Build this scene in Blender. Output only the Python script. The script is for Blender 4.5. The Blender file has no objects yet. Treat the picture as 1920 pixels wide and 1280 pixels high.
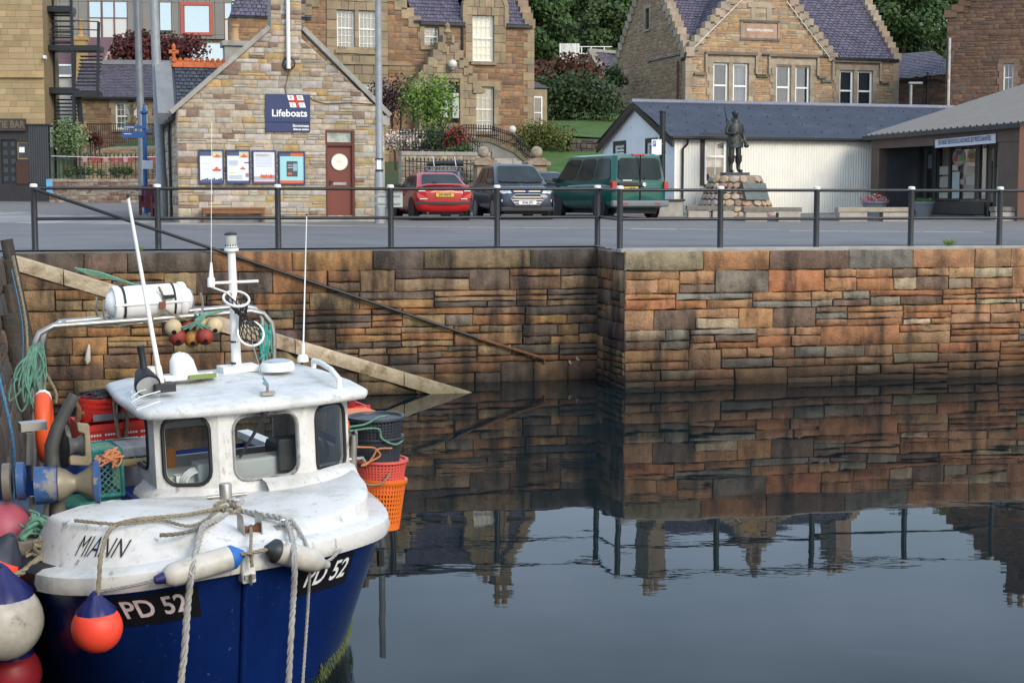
import bpy, bmesh, math, random
from mathutils import Vector, Matrix
R_ = math.radians
rnd = random.Random(7)
sc = bpy.context.scene
C = sc.collection

# ------------------------------------------------------------------ camera, world, sun, exposure
FPX, HOR, CZ = 3000.0, 375.0, 3.4
PIT = math.atan((640 - HOR) / FPX)
SP, CP = math.sin(PIT), math.cos(PIT)
cam = bpy.data.cameras.new('camera')
cam.lens = 36 * FPX / 1920
cam.sensor_width = 36
cam.clip_end = 3000
camo = bpy.data.objects.new('camera', cam)
camo.location = (0, 0, CZ)
camo.rotation_euler = (math.pi / 2 - PIT, 0, 0)
C.objects.link(camo)
sc.camera = camo

SUN_EL, SUN_AZ = R_(31), R_(140)     # azimuth from +Y towards +X: behind the viewer, to the right
w = bpy.data.worlds.new('World')
sc.world = w
w.use_nodes = True
nt = w.node_tree
nt.nodes.clear()
wo = nt.nodes.new('ShaderNodeOutputWorld')
bg = nt.nodes.new('ShaderNodeBackground')
sky = nt.nodes.new('ShaderNodeTexSky')
sky.sky_type = 'NISHITA'
sky.sun_disc = False
sky.sun_elevation = SUN_EL
sky.sun_rotation = SUN_AZ
sky.air_density = 1.3
sky.dust_density = 1.5
bg.inputs[1].default_value = 0.15
tc = nt.nodes.new('ShaderNodeTexCoord')
mp = nt.nodes.new('ShaderNodeMapping')
mp.inputs['Scale'].default_value = (1.0, 1.0, 2.2)
nz = nt.nodes.new('ShaderNodeTexNoise')
nz.inputs['Scale'].default_value = 4.2
nz.inputs['Detail'].default_value = 6
nz.inputs['Roughness'].default_value = 0.55
rp = nt.nodes.new('ShaderNodeMapRange')
rp.inputs[1].default_value = 0.32
rp.inputs[2].default_value = 0.72
rp.inputs[3].default_value = 0.3
rp.inputs[4].default_value = 0.98
mx = nt.nodes.new('ShaderNodeMix')
mx.data_type = 'RGBA'
mx.inputs[7].default_value = (5.2, 6.5, 8.5, 1)      # thin high cloud
nt.links.new(tc.outputs['Generated'], mp.inputs[0])
nt.links.new(mp.outputs[0], nz.inputs['Vector'])
nt.links.new(nz.outputs[0], rp.inputs[0])
nt.links.new(rp.outputs[0], mx.inputs[0])
nt.links.new(sky.outputs[0], mx.inputs[6])
nt.links.new(mx.outputs[2], bg.inputs[0])
nt.links.new(bg.outputs[0], wo.inputs[0])

sl = bpy.data.lights.new('sun', 'SUN')
sl.energy = 1.85
sl.angle = R_(26)
sl.color = (1.0, 0.9, 0.76)
so = bpy.data.objects.new('sun', sl)
_sd = Vector((math.sin(SUN_AZ) * math.cos(SUN_EL), math.cos(SUN_AZ) * math.cos(SUN_EL), math.sin(SUN_EL)))
so.rotation_euler = _sd.to_track_quat('Z', 'Y').to_euler()
so.location = (20, -20, 40)
C.objects.link(so)
vs = sc.view_settings
vs.view_transform = 'Standard'
vs.look = 'None'
vs.exposure = 0.4
vs.gamma = 1.0
vs.use_curve_mapping = False
sc.cycles.max_bounces = 8
sc.cycles.transparent_max_bounces = 12

# ------------------------------------------------------------------ pixel <-> world helpers (photo pixels, 1920 x 1280)
def ray(px, py):
    u, v = (px - 960) / FPX, (640 - py) / FPX
    return Vector((u, CP + v * SP, -SP + v * CP))
CAMP = Vector((0, 0, CZ))
def at(px, py, Y):
    d = ray(px, py)
    return CAMP + d * (Y / d.y)
def hitp(px, py, o, n):
    d = ray(px, py)
    return CAMP + d * ((o - CAMP).dot(n) / d.dot(n))

class Fr:
    """a local frame: x along a facade, y into the building (away from the viewer), z up"""
    def __init__(s, loc, ang=0.0, mat=None):
        s.m = mat if mat is not None else Matrix.Translation(Vector(loc)) @ Matrix.Rotation(ang, 4, 'Z')
        s.i = s.m.inverted()
    def l(s, p): return s.i @ Vector(p)
    def w(s, p): return s.m @ Vector(p)
    def y(s, px, py, y=0.0):
        return s.l(hitp(px, py, s.w((0, y, 0)), s.m.to_3x3() @ Vector((0, 1, 0))))
    def x(s, px, py, x=0.0):
        return s.l(hitp(px, py, s.w((x, 0, 0)), s.m.to_3x3() @ Vector((1, 0, 0))))
    def z(s, px, py, z=0.0):
        return s.l(hitp(px, py, s.w((0, 0, z)), s.m.to_3x3() @ Vector((0, 0, 1))))

QA = R_(15)
QZ = 2.5
QF = Fr((2.06, 28.95, 0), QA)                 # quay frame: x along the sunny wall, y inland
GS = 0.0165                                    # the street climbs gently from the quay edge
def gz(x, y):
    d = QF.l((x, y, 0)).y
    return QZ + GS * max(0.0, d)
def gnd(px, py, dz=0.0):
    d = ray(px, py)
    n = QF.m.to_3x3() @ Vector((0, 1, 0))
    nn = Vector((-n.x * GS, -n.y * GS, 1))
    o = Vector((2.06, 28.95, QZ + dz))
    return CAMP + d * ((o - CAMP).dot(nn) / d.dot(nn))

# ------------------------------------------------------------------ materials
MATS = {}
def mat(name, col=(.5, .5, .5), rough=.6, metal=0.0, var=.15, vs=3.0, bump=0.0, bs=40.0, attr=False, spots=(), streak=None,
        spec=.5, coat=0.0, ior=1.45, sss=0.0, vz=1.0, zdark=None):
    if name in MATS: return MATS[name]
    m = bpy.data.materials.new(name)
    m.use_nodes = True
    t = m.node_tree
    N, L = t.nodes, t.links
    b = N['Principled BSDF']
    b.inputs['Roughness'].default_value = rough
    b.inputs['Metallic'].default_value = metal
    b.inputs['Specular IOR Level'].default_value = spec
    b.inputs['Coat Weight'].default_value = coat
    b.inputs['IOR'].default_value = ior
    co = N.new('ShaderNodeTexCoord')
    def noise(scale, detail=4.0, sz=(1, 1, 1), ro=.55):
        n = N.new('ShaderNodeTexNoise')
        n.inputs['Scale'].default_value = scale
        n.inputs['Detail'].default_value = detail
        n.inputs['Roughness'].default_value = ro
        if sz != (1, 1, 1):
            k = N.new('ShaderNodeMapping')
            k.inputs['Scale'].default_value = sz
            L.new(co.outputs['Object'], k.inputs[0])
            L.new(k.outputs[0], n.inputs['Vector'])
        else:
            L.new(co.outputs['Object'], n.inputs['Vector'])
        return n.outputs[0]
    def ramp(s, a, bb, lo=0.0, hi=1.0):
        r = N.new('ShaderNodeMapRange')
        r.inputs[1].default_value, r.inputs[2].default_value = a, bb
        r.inputs[3].default_value, r.inputs[4].default_value = lo, hi
        L.new(s, r.inputs[0])
        return r.outputs[0]
    def mix(fac, a, bcol, mode='MIX'):
        x = N.new('ShaderNodeMix')
        x.data_type = 'RGBA'
        x.blend_type = mode
        if isinstance(fac, float): x.inputs[0].default_value = fac
        else: L.new(fac, x.inputs[0])
        for s, i in ((a, 6), (bcol, 7)):
            if isinstance(s, tuple): x.inputs[i].default_value = (*s[:3], 1)
            else: L.new(s, x.inputs[i])
        return x.outputs[2]
    if attr:
        a = N.new('ShaderNodeAttribute')
        a.attribute_name = 'Col'
        c = a.outputs['Color']
    else:
        c = tuple(col)
    if var:
        g = ramp(noise(vs, 5.0, (1, 1, vz)), .25, .75, 1 - var, 1 + var)
        cb = N.new('ShaderNodeCombineColor')
        for i in range(3): L.new(g, cb.inputs[i])
        c = mix(1.0, c, cb.outputs[0], 'MULTIPLY')
    for (sc_, lo, hi, scol, amt, sz) in spots:
        c = mix(ramp(noise(sc_, 6.0, sz, .65), lo, hi, 0.0, amt), c, scol)
    if zdark:
        z0, z1, zc, amt = zdark
        sx = N.new('ShaderNodeSeparateXYZ')
        ge = N.new('ShaderNodeNewGeometry')
        L.new(ge.outputs['Position'], sx.inputs[0])
        md = N.new('ShaderNodeMath'); md.operation = 'MULTIPLY_ADD'
        L.new(noise(1.7, 4.0), md.inputs[0]); md.inputs[1].default_value = .5; L.new(sx.outputs[2], md.inputs[2])
        c = mix(ramp(md.outputs[0], z1 + .25, z0 + .25, 0.0, amt), c, zc)
    if isinstance(c, tuple): b.inputs['Base Color'].default_value = (*c, 1)
    else: L.new(c, b.inputs['Base Color'])
    if bump:
        bp = N.new('ShaderNodeBump')
        bp.inputs['Strength'].default_value = min(1.0, bump)
        bp.inputs['Distance'].default_value = .02 * max(1.0, bump)
        L.new(noise(bs, 6.0, (1, 1, vz), .65), bp.inputs['Height'])
        L.new(bp.outputs[0], b.inputs['Normal'])
    MATS[name] = m
    return m

def glass(name, tint=(.8, .85, .85), ior=1.55, boost=0.0, rough=0.0):
    if name in MATS: return MATS[name]
    m = bpy.data.materials.new(name)
    m.use_nodes = True
    t = m.node_tree
    N, L = t.nodes, t.links
    N.remove(N['Principled BSDF'])
    o = N['Material Output']
    tr = N.new('ShaderNodeBsdfTransparent'); tr.inputs[0].default_value = (*tint, 1)
    gl = N.new('ShaderNodeBsdfGlossy'); gl.inputs['Roughness'].default_value = rough
    fr = N.new('ShaderNodeFresnel'); fr.inputs[0].default_value = ior
    ad = N.new('ShaderNodeMath'); ad.operation = 'ADD'; ad.inputs[1].default_value = boost; ad.use_clamp = True
    mx = N.new('ShaderNodeMixShader')
    L.new(fr.outputs[0], ad.inputs[0]); L.new(ad.outputs[0], mx.inputs[0])
    L.new(tr.outputs[0], mx.inputs[1]); L.new(gl.outputs[0], mx.inputs[2]); L.new(mx.outputs[0], o.inputs[0])
    MATS[name] = m
    return m

# ------------------------------------------------------------------ mesh builder
LOCAL = [None]          # when set: the local matrix given to every mesh built (side walls of a building)
class MB:
    def __init__(s):
        s.v, s.f, s.c = [], [], []
        s.col = (.5, .5, .5)
    def add(s, vs, fs, col=None):
        b = len(s.v)
        s.v += [tuple(p) for p in vs]
        for f in fs:
            s.f.append(tuple(b + i for i in f))
            s.c.append(col or s.col)
        return s
    def box(s, lo, hi, col=None):
        (a, b, c), (d, e, f) = lo, hi
        return s.add([(a, b, c), (d, b, c), (d, e, c), (a, e, c), (a, b, f), (d, b, f), (d, e, f), (a, e, f)],
                     [(3, 2, 1, 0), (4, 5, 6, 7), (0, 1, 5, 4), (1, 2, 6, 5), (2, 3, 7, 6), (3, 0, 4, 7)], col)
    def cbox(s, c, sz, rz=0.0, col=None):
        m = Matrix.Rotation(rz, 3, 'Z')
        h = Vector(sz) / 2
        P = [Vector(c) + m @ Vector((x * h.x, y * h.y, z * h.z)) for z in (-1, 1) for x, y in ((-1, -1), (1, -1), (1, 1), (-1, 1))]
        return s.add(P, [(3, 2, 1, 0), (4, 5, 6, 7), (0, 1, 5, 4), (1, 2, 6, 5), (2, 3, 7, 6), (3, 0, 4, 7)], col)
    def bar(s, p, q, wd, ht, up=(0, 0, 1), col=None):
        p, q = Vector(p), Vector(q)
        d = (q - p).normalized()
        u = Vector(up)
        if abs(d.dot(u)) > .98: u = Vector((0, 1, 0))
        a = d.cross(u).normalized() * (wd / 2)
        b = a.cross(d).normalized() * (ht / 2)
        P = [o + i * a + j * b for o in (p, q) for i, j in ((-1, -1), (1, -1), (1, 1), (-1, 1))]
        return s.add(P, [(0, 1, 2, 3), (7, 6, 5, 4), (4, 5, 1, 0), (5, 6, 2, 1), (6, 7, 3, 2), (7, 4, 0, 3)], col)
    def loft(s, rings, caps=True, closed=True, col=None):
        n = len(rings[0])
        vs = [p for r in rings for p in r]
        fs = []
        for k in range(len(rings) - 1):
            for i in range(n if closed else n - 1):
                j = (i + 1) % n
                fs.append((k * n + i, k * n + j, (k + 1) * n + j, (k + 1) * n + i))
        if caps and closed:
            fs.append(tuple(range(n - 1, -1, -1)))
            fs.append(tuple((len(rings) - 1) * n + i for i in range(n)))
        return s.add(vs, fs, col)
    def tube(s, pts, r, n=8, caps=True, col=None, closed=False):
        pts = [Vector(p) for p in pts]
        rr = r if isinstance(r, (list, tuple)) else [r] * len(pts)
        rings = []
        prev = None
        for i, p in enumerate(pts):
            if closed: d = pts[(i + 1) % len(pts)] - pts[i - 1]
            else: d = pts[min(i + 1, len(pts) - 1)] - pts[max(i - 1, 0)]
            d = d.normalized() if d.length > 1e-9 else Vector((0, 0, 1))
            if prev is None:
                u = Vector((0, 0, 1)) if abs(d.z) < .9 else Vector((1, 0, 0))
                a = d.cross(u).normalized()
            else:
                a = (prev - d * prev.dot(d))
                a = a.normalized() if a.length > 1e-6 else d.orthogonal().normalized()
            prev = a
            b = d.cross(a)
            rings.append([p + rr[i] * (math.cos(2 * math.pi * k / n) * a + math.sin(2 * math.pi * k / n) * b) for k in range(n)])
        if closed: rings.append(rings[0]); caps = False
        return s.loft(rings, caps, True, col)
    def lathe(s, prof, o=(0, 0, 0), ax=(0, 0, 1), n=16, col=None, sq=1.0):
        ax = Vector(ax).normalized()
        a = ax.orthogonal().normalized()
        if abs(ax.z) > .99: a = Vector((1, 0, 0))
        b = ax.cross(a)
        o = Vector(o)
        rings = [[o + ax * h + r * (math.cos(2 * math.pi * k / n) * a + math.sin(2 * math.pi * k / n) * b * sq) for k in range(n)] for r, h in prof]
        return s.loft(rings, True, True, col)
    def prism(s, poly, d0, d1, plane='xz', col=None):
        """extrude a 2-D polygon; plane xz: poly (x, z), depth along y; xy: depth z; yz: depth x"""
        f = {'xz': lambda a, b, d: (a, d, b), 'xy': lambda a, b, d: (a, b, d), 'yz': lambda a, b, d: (d, a, b)}[plane]
        n = len(poly)
        vs = [f(a, b, d0) for a, b in poly] + [f(a, b, d1) for a, b in poly]
        fs = [tuple(range(n)), tuple(range(2 * n - 1, n - 1, -1))] + [(i + n, (i + 1) % n + n, (i + 1) % n, i) for i in range(n)]
        return s.add(vs, fs, col)
    def sphere(s, c, r, n=14, m=8, sc3=(1, 1, 1), col=None):
        prof = [(max(1e-3, r * math.sin(math.pi * k / m)), -r * math.cos(math.pi * k / m)) for k in range(m + 1)]
        b = len(s.v)
        s.lathe(prof, (0, 0, 0), (0, 0, 1), n, col)
        c = Vector(c)
        for i in range(b, len(s.v)):
            p = s.v[i]
            s.v[i] = (c.x + p[0] * sc3[0], c.y + p[1] * sc3[1], c.z + p[2] * sc3[2])
        return s
    def build(s, name, m=None, parent=None, smooth=None, kind=None, bevel=0.0, subsurf=0, recalc=True, cols=False):
        me = bpy.data.meshes.new(name)
        me.from_pydata(s.v, [], s.f)
        if cols:
            a = me.color_attributes.new('Col', 'FLOAT_COLOR', 'CORNER')
            buf = []
            for f, c in zip(s.f, s.c): buf += [c[0], c[1], c[2], 1.0] * len(f)
            a.data.foreach_set('color', buf)
        if recalc:
            bm = bmesh.new(); bm.from_mesh(me)
            bmesh.ops.recalc_face_normals(bm, faces=bm.faces)
            bm.to_mesh(me); bm.free()
        if smooth is not None:
            me.polygons.foreach_set('use_smooth', [True] * len(me.polygons))
            me.set_sharp_from_angle(angle=R_(smooth))
        o = bpy.data.objects.new(name, me)
        C.objects.link(o)
        if m: me.materials.append(m)
        if parent: o.parent = parent
        if LOCAL[0] is not None: o.matrix_local = LOCAL[0]
        if kind: o['kind'] = kind
        if bevel:
            bv = o.modifiers.new('bevel', 'BEVEL'); bv.width = bevel; bv.segments = 2; bv.limit_method = 'ANGLE'
        if subsurf:
            ss = o.modifiers.new('sub', 'SUBSURF'); ss.levels = subsurf; ss.render_levels = subsurf
        return o

def tag(o, label=None, cat=None, group=None, kind=None):
    if label: o['label'] = label
    if cat: o['category'] = cat
    if group: o['group'] = group
    if kind: o['kind'] = kind
    return o
def thing(name, fr, label, cat, group=None):
    o = bpy.data.objects.new(name, None)
    C.objects.link(o)
    o.empty_display_size = .3
    o.matrix_world = fr.m if isinstance(fr, Fr) else Matrix.Translation(Vector(fr))
    return tag(o, label, cat, group)
def lf(px, py, Y, ang=0.0):
    p = at(px, py, Y)
    return Fr(p, ang)
def copy_tree(o, parent=None):
    c = o.copy(); C.objects.link(c)
    if parent: c.parent = parent
    for ch in list(o.children): copy_tree(ch, c)
    return c
def jit(c, a=.12):
    k = 1 + rnd.uniform(-a, a)
    return tuple(max(.004, x * k * (1 + rnd.uniform(-a, a) * .35)) for x in c)
def pick(pal):
    return jit(rnd.choice(pal))

def text_mesh(s, size, m, name, parent, fx, align='CENTER', sx=1.0, shear=0.0, ext=.0015, bold=0.0, kind=None):
    """flat lettering; fx maps (x, y) of the text plane and a lift to a point"""
    cu = bpy.data.curves.new(name, 'FONT')
    cu.body = s; cu.size = size; cu.align_x = align; cu.align_y = 'CENTER'; cu.shear = shear; cu.offset = bold
    cu.resolution_u = 3
    t = bpy.data.objects.new(name + '_t', cu)
    C.objects.link(t)
    dg = bpy.context.evaluated_depsgraph_get()
    me = bpy.data.meshes.new_from_object(t.evaluated_get(dg))
    bpy.data.objects.remove(t)
    for v in me.vertices: v.co = fx(v.co.x * sx, v.co.y, ext)
    me.materials.clear(); me.materials.append(m)
    me.name = name
    o = bpy.data.objects.new(name, me)
    C.objects.link(o)
    if parent: o.parent = parent
    return o

# ------------------------------------------------------------------ walls: bands, holes, laid stones
def spans(poly, z):
    xs = []
    n = len(poly)
    for i in range(n):
        (a, za), (b, zb) = poly[i], poly[(i + 1) % n]
        if (za <= z) != (zb <= z):
            xs.append(a + (b - a) * (z - za) / (zb - za))
    xs.sort()
    return list(zip(xs[::2], xs[1::2]))
def traps(poly, z0, z1, holes=()):
    """trapezoids (l0, r0, l1, r1) of the polygon between two heights, less the holes that cross the band's middle"""
    e = (z1 - z0) * .02
    A, B = spans(poly, z0 + e), spans(poly, z1 - e)
    if len(A) != len(B):
        M = spans(poly, (z0 + z1) / 2); A = B = M
    out = [(a[0], a[1], b[0], b[1]) for a, b in zip(A, B)]
    zm = (z0 + z1) / 2
    for (h0, h1, hz0, hz1) in holes:
        if hz0 < zm < hz1:
            nx = []
            for (l0, r0, l1, r1) in out:
                if h1 <= min(l0, l1) or h0 >= max(r0, r1): nx.append((l0, r0, l1, r1)); continue
                if h0 > max(l0, l1) + .01: nx.append((l0, h0, l1, h0))
                if h1 < min(r0, r1) - .01: nx.append((h1, r0, h1, r1))
            out = nx
    return out
def wall(parent, name, poly, m, holes=(), y0=0.0, t=.3, kind=None, col=None, build=True):
    zs = sorted({p[1] for p in poly} | {z for h in holes for z in h[2:] if min(p[1] for p in poly) < z < max(p[1] for p in poly)})
    b = MB()
    for a, c in zip(zs, zs[1:]):
        if c - a < .004: continue
        for (l0, r0, l1, r1) in traps(poly, a, c, holes):
            b.prism([(l0, a), (r0, a), (r1, c), (l1, c)], y0, y0 + t)
    return b.build(name, m, parent, kind=kind)

def stone_into(b, q, y, d, rough, col, sub=2):
    """one laid stone, front towards -y: q = 4 corners (x, z) ccw from lower left; depth d proud of y"""
    P = []
    for i in range(4):
        (ax, az), (bx_, bz_) = q[i], q[(i + 1) % 4]
        k = sub if i in (0, 2) else 1
        for j in range(k):
            t = j / k
            P.append((ax + (bx_ - ax) * t + rnd.uniform(-1, 1) * rough * (.5 if j == 0 else 1),
                      az + (bz_ - az) * t + rnd.uniform(-1, 1) * rough * .8))
    cx = sum(p[0] for p in P) / len(P); cz = sum(p[1] for p in P) / len(P)
    wd = abs(q[1][0] - q[0][0]); ht = abs(q[3][1] - q[0][1])
    n = len(P)
    ch = min(wd, ht) * (.09 if rough > .0045 else .025)
    tilt = rnd.uniform(-1, 1) * rough * .8
    def ins(p):
        kx = max(.2, 1 - 2 * ch / max(wd, .02)); kz = max(.2, 1 - 2 * ch / max(ht, .02))
        return (cx + (p[0] - cx) * kx, cz + (p[1] - cz) * kz)
    vs = [(p[0], y + .02, p[1]) for p in P]
    vs += [(p[0], y - d * .62 + rnd.uniform(-1, 1) * rough * .35, p[1]) for p in P]
    vs += [(ins(p)[0], y - d - rnd.uniform(-1, 1) * rough * .6 - tilt * (p[1] - cz) / max(ht, .05), ins(p)[1]) for p in P]
    vs.append((cx, y - d - rough * .7, cz))
    fs = []
    for i in range(n):
        j = (i + 1) % n
        fs += [(i, j, n + j, n + i), (n + i, n + j, 2 * n + j, 2 * n + i), (2 * n + i, 2 * n + j, 3 * n)]
    b.add(vs, fs, col)

def masonry(parent, poly, holes, m, pal, band=(.3, .45), length=(.5, 1.4), split=.6, joint=.008, y=0.0, depth=.03, rough=.008,
            parts=300, name='stone', zc=None, top=None, sub=2, xc=None, force3=.25):
    zs0, zs1 = min(p[1] for p in poly), max(p[1] for p in poly)
    cuts = [zs1]
    if top: cuts.append(zs1 - top)
    while cuts[-1] > zs0 + band[0] * .5:
        cuts.append(max(zs0, cuts[-1] - rnd.uniform(*band)))
    cuts[-1] = zs0
    quads = []
    for k in range(len(cuts) - 1):
        z1, z0 = cuts[k], cuts[k + 1]
        if z1 - z0 < .02: continue
        first = top and k == 0
        for (l0, r0, l1, r1) in traps(poly, z0, z1, holes):
            if max(r0, r1) - min(l0, l1) < .03: continue
            wtot = max(r0, r1) - min(l0, l1)
            xl, xr = min(l0, l1), max(r0, r1)
            u = xl
            segs = []
            while u < xr:
                ln = rnd.uniform(*length) * (1.25 if first else 1)
                nu = u + ln
                if xr - nu < length[0] * .45: nu = xr
                segs.append((u, nu)); u = nu
            for a, c in segs:
                nsp = 1
                if not first and rnd.random() < split: nsp = 3 if rnd.random() < force3 else 2
                cutz = [0.0] + sorted(rnd.uniform(.35, .65) if nsp == 2 else (i + rnd.uniform(-.12, .12)) / nsp for i in range(1, nsp)) + [1.0]
                for t0, t1 in zip(cutz, cutz[1:]):
                    sub_s = [(a, c)]
                    if (c - a) > length[1] * .62 and rnd.random() < .45 and not first:
                        mid = a + (c - a) * rnd.uniform(.35, .65); sub_s = [(a, mid), (mid, c)]
                    for sa, sb in sub_s:
                        za, zb = z0 + (z1 - z0) * t0 + joint, z0 + (z1 - z0) * t1 - joint
                        if zb - za < .02: continue
                        q = []
                        for t_ in (t0, t1):
                            Lx, Rx = l0 + (l1 - l0) * t_, r0 + (r1 - r0) * t_
                            q.append((max(sa, Lx) + joint, min(sb, Rx) - joint))
                        (x0, x1), (x3, x2) = q
                        if x1 - x0 < .015 and x2 - x3 < .015: continue
                        if x1 < x0: x0 = x1 = min(max((x0 + x1) / 2, sa), sb)
                        if x2 < x3: x2 = x3 = min(max((x2 + x3) / 2, sa), sb)
                        quads.append([(x0, za), (x1, za), (x2, zb), (x3, zb)])
    quads.sort(key=lambda q: -abs((q[1][0] - q[0][0]) * (q[2][1] - q[1][1])))
    rest = MB()
    for i, q in enumerate(quads):
        cx, cz = (q[0][0] + q[1][0]) / 2, (q[0][1] + q[2][1]) / 2
        col = pick(pal)
        if zc: col = zc(col, cx, cz)
        dd = depth * rnd.uniform(.55, 1.2)
        if i < parts:
            b = MB()
            stone_into(b, q, y, dd, rough, col, sub)
            b.build(name, m, parent, cols=True, smooth=50 if rough > .0045 else None, recalc=False)
        else:
            stone_into(rest, q, y, dd, rough, col, sub)
    if rest.v:
        rest.build(name + 'work' if name == 'stone' else name, m, parent, cols=True, smooth=50 if rough > .0045 else None, kind='stuff', recalc=False)
    return len(quads)

def slates(parent, c00, c10, c11, c01, rows, cols, pal, m, parts=0, th=.02, name='slate', jitter=.25):
    """lapped slates on a roof slope; c00-c10 the eave, c01-c11 the ridge"""
    c00, c10, c11, c01 = map(Vector, (c00, c10, c11, c01))
    nrm = (c10 - c00).cross(c01 - c00).normalized()
    if nrm.z < 0: nrm = -nrm
    P = lambda s, t: (c00 * (1 - s) + c10 * s) * (1 - t) + (c01 * (1 - s) + c11 * s) * t
    rest = MB(); k = 0
    for r in range(rows):
        t0, t1 = r / rows, min(1.0, (r + 1.25) / rows)
        off = (r % 2) * .5
        for c in range(-1, cols + 1):
            s0, s1 = max(0, (c + off + rnd.uniform(-.03, .03)) / cols), min(1, (c + 1 + off + rnd.uniform(-.03, .03)) / cols)
            if s1 - s0 < .15 / cols: continue
            g = .06 / cols
            tt = t0 + rnd.uniform(-1, 1) * jitter * .12 / rows
            lift = th * rnd.uniform(.8, 1.3)
            a, b_, d, e = P(s0 + g, max(0, tt)), P(s1 - g, max(0, tt)), P(s1 - g, t1), P(s0 + g, t1)
            vs = [a + nrm * lift * 2, b_ + nrm * lift * 2, d + nrm * .004, e + nrm * .004, a - nrm * .01, b_ - nrm * .01]
            tgt = MB() if k < parts else rest
            tgt.add(vs, [(0, 1, 2, 3), (4, 5, 1, 0), (0, 3, 4), (1, 5, 2)], pick(pal))
            if k < parts: tgt.build(name, m, parent, cols=True, recalc=False)
            k += 1
    if rest.v: rest.build('slating', m, parent, cols=True, kind='stuff', recalc=False)

def plane_sheet(name, pts, m, kind='structure', parent=None):
    b = MB(); b.add(pts, [tuple(range(len(pts)))])
    return b.build(name, m, parent, kind=kind)

# ------------------------------------------------------------------ the materials of the place
M_QUAY = mat('quay_stone', attr=True, rough=.82, var=.38, vs=5, bump=1.6, bs=22,
             spots=[(2.0, .48, .66, (.02, .016, .013), .8, (1.3, 1, .3)), (11, .62, .72, (.012, .01, .01), .7, (1, 1, 1)),
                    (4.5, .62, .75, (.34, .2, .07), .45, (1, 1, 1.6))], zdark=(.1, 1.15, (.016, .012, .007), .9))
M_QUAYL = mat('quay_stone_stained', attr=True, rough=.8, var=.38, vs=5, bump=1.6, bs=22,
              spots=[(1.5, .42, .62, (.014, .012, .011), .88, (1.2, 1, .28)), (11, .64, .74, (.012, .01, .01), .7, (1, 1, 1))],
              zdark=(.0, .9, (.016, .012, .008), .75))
M_MORT = mat('wall_core', (.03, .025, .02), rough=.95, var=.3, vs=8, bump=.8, bs=30)
M_KERB = mat('pale_kerb', attr=True, rough=.85, var=.3, vs=4, bump=1.2, bs=25,
             spots=[(3.5, .5, .66, (.16, .1, .045), .7, (1, 1, 1)), (14, .62, .72, (.06, .05, .04), .5, (1, 1, 1))],
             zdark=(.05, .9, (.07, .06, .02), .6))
M_RUB = mat('rubble_stone', attr=True, rough=.85, var=.3, vs=6, bump=1.2, bs=26,
            spots=[(7, .6, .72, (.13, .1, .075), .5, (1, 1, 2.5))])
M_MORTL = mat('pale_mortar', (.36, .32, .26), rough=.95, var=.25, vs=5, bump=.6, bs=40)
M_DRESS = mat('dressed_stone', attr=True, rough=.8, var=.22, vs=2.2, bump=.5, bs=30,
              spots=[(1.6, .5, .7, (.1, .085, .06), .5, (1, 1, .5))])
M_BRICKW = mat('coursed_stone', attr=True, rough=.85, var=.28, vs=5, bump=.9, bs=22)
M_SLATE = mat('roof_slate', attr=True, rough=.5, var=.22, vs=4, bump=.4, bs=30, spots=[(3, .6, .75, (.3, .29, .25), .35, (1, 1, 1))])
M_ASPH = mat('asphalt', (.15, .148, .148), rough=.8, var=.2, vs=.5, bump=.5, bs=90, spots=[(.35, .45, .7, (.15, .15, .155), .5, (.25, 2.5, 1)), (.9, .58, .66, (.085, .086, .09), .5, (.5, 1.5, 1)), (3.5, .66, .72, (.07, .07, .07), .5, (1, 1, 1))])
M_PAVE = mat('paving_joint', (.16, .15, .14), rough=.9, var=.2, vs=3)
M_SLAB = mat('paving_slab', attr=True, rough=.8, var=.14, vs=2, bump=.3, bs=50, spots=[(1.1, .55, .7, (.13, .125, .12), .4, (1, 1, 1))])
M_CONC = mat('concrete', (.34, .32, .28), rough=.85, var=.22, vs=3, bump=.6, bs=35, spots=[(4, .58, .7, (.14, .13, .1), .5, (1, 1, 1))])
M_BLACK = mat('black_paint', (.018, .019, .021), rough=.38, var=.2, vs=9, bump=.15, bs=60, spots=[(14, .66, .74, (.07, .06, .05), .5, (1, 1, 1))])
M_WPAINT = mat('white_paint', (.78, .77, .73), rough=.45, var=.07, vs=6)
M_GALV = mat('galvanised_steel', (.27, .285, .295), rough=.55, metal=.2, var=.16, vs=7, bump=.1, bs=60)
M_STEEL = mat('stainless_steel', (.4, .38, .345), rough=.38, metal=.8, var=.14, vs=9, spots=[(12, .6, .7, (.3, .2, .12), .5, (1, 1, 1))])
M_RUST = mat('rusted_iron', (.16, .07, .035), rough=.85, var=.4, vs=12, bump=.8, bs=60)
M_SIGN = mat('navy_sign', (.028, .045, .12), rough=.4, var=.08, vs=3)
M_WHT = mat('white_print', (.8, .8, .78), rough=.5, var=0)
M_BLK = mat('black_print', (.012, .012, .013), rough=.5, var=0)
M_GRASS = mat('lawn_grass', (.055, .115, .018), rough=.95, var=.4, vs=1.1, bump=1.6, bs=9, spots=[(.8, .5, .7, (.09, .12, .03), .6, (1, 1, 1)), (6, .5, .7, (.03, .07, .012), .6, (1, 1, 1))])
M_EARTH = mat('hill_ground', (.06, .085, .03), rough=.95, var=.35, vs=.12)
M_FRAME = mat('white_window_frame', (.84, .84, .81), rough=.4, var=.05)
M_DARKIN = mat('dark_room', (.02, .02, .022), rough=.9, var=0)
M_GLARE = mat('cream_blind_glare', (.8, .77, .62), rough=.8, var=.06, vs=.7)  # pale blinds, with the sky's glare on the panes painted into their cream
M_BLUEBL = mat('blue_blind', (.46, .52, .62), rough=.7, var=.06)
M_GLASS = glass('window_glass', (.97, .97, .97), 1.8, .09)
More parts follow.
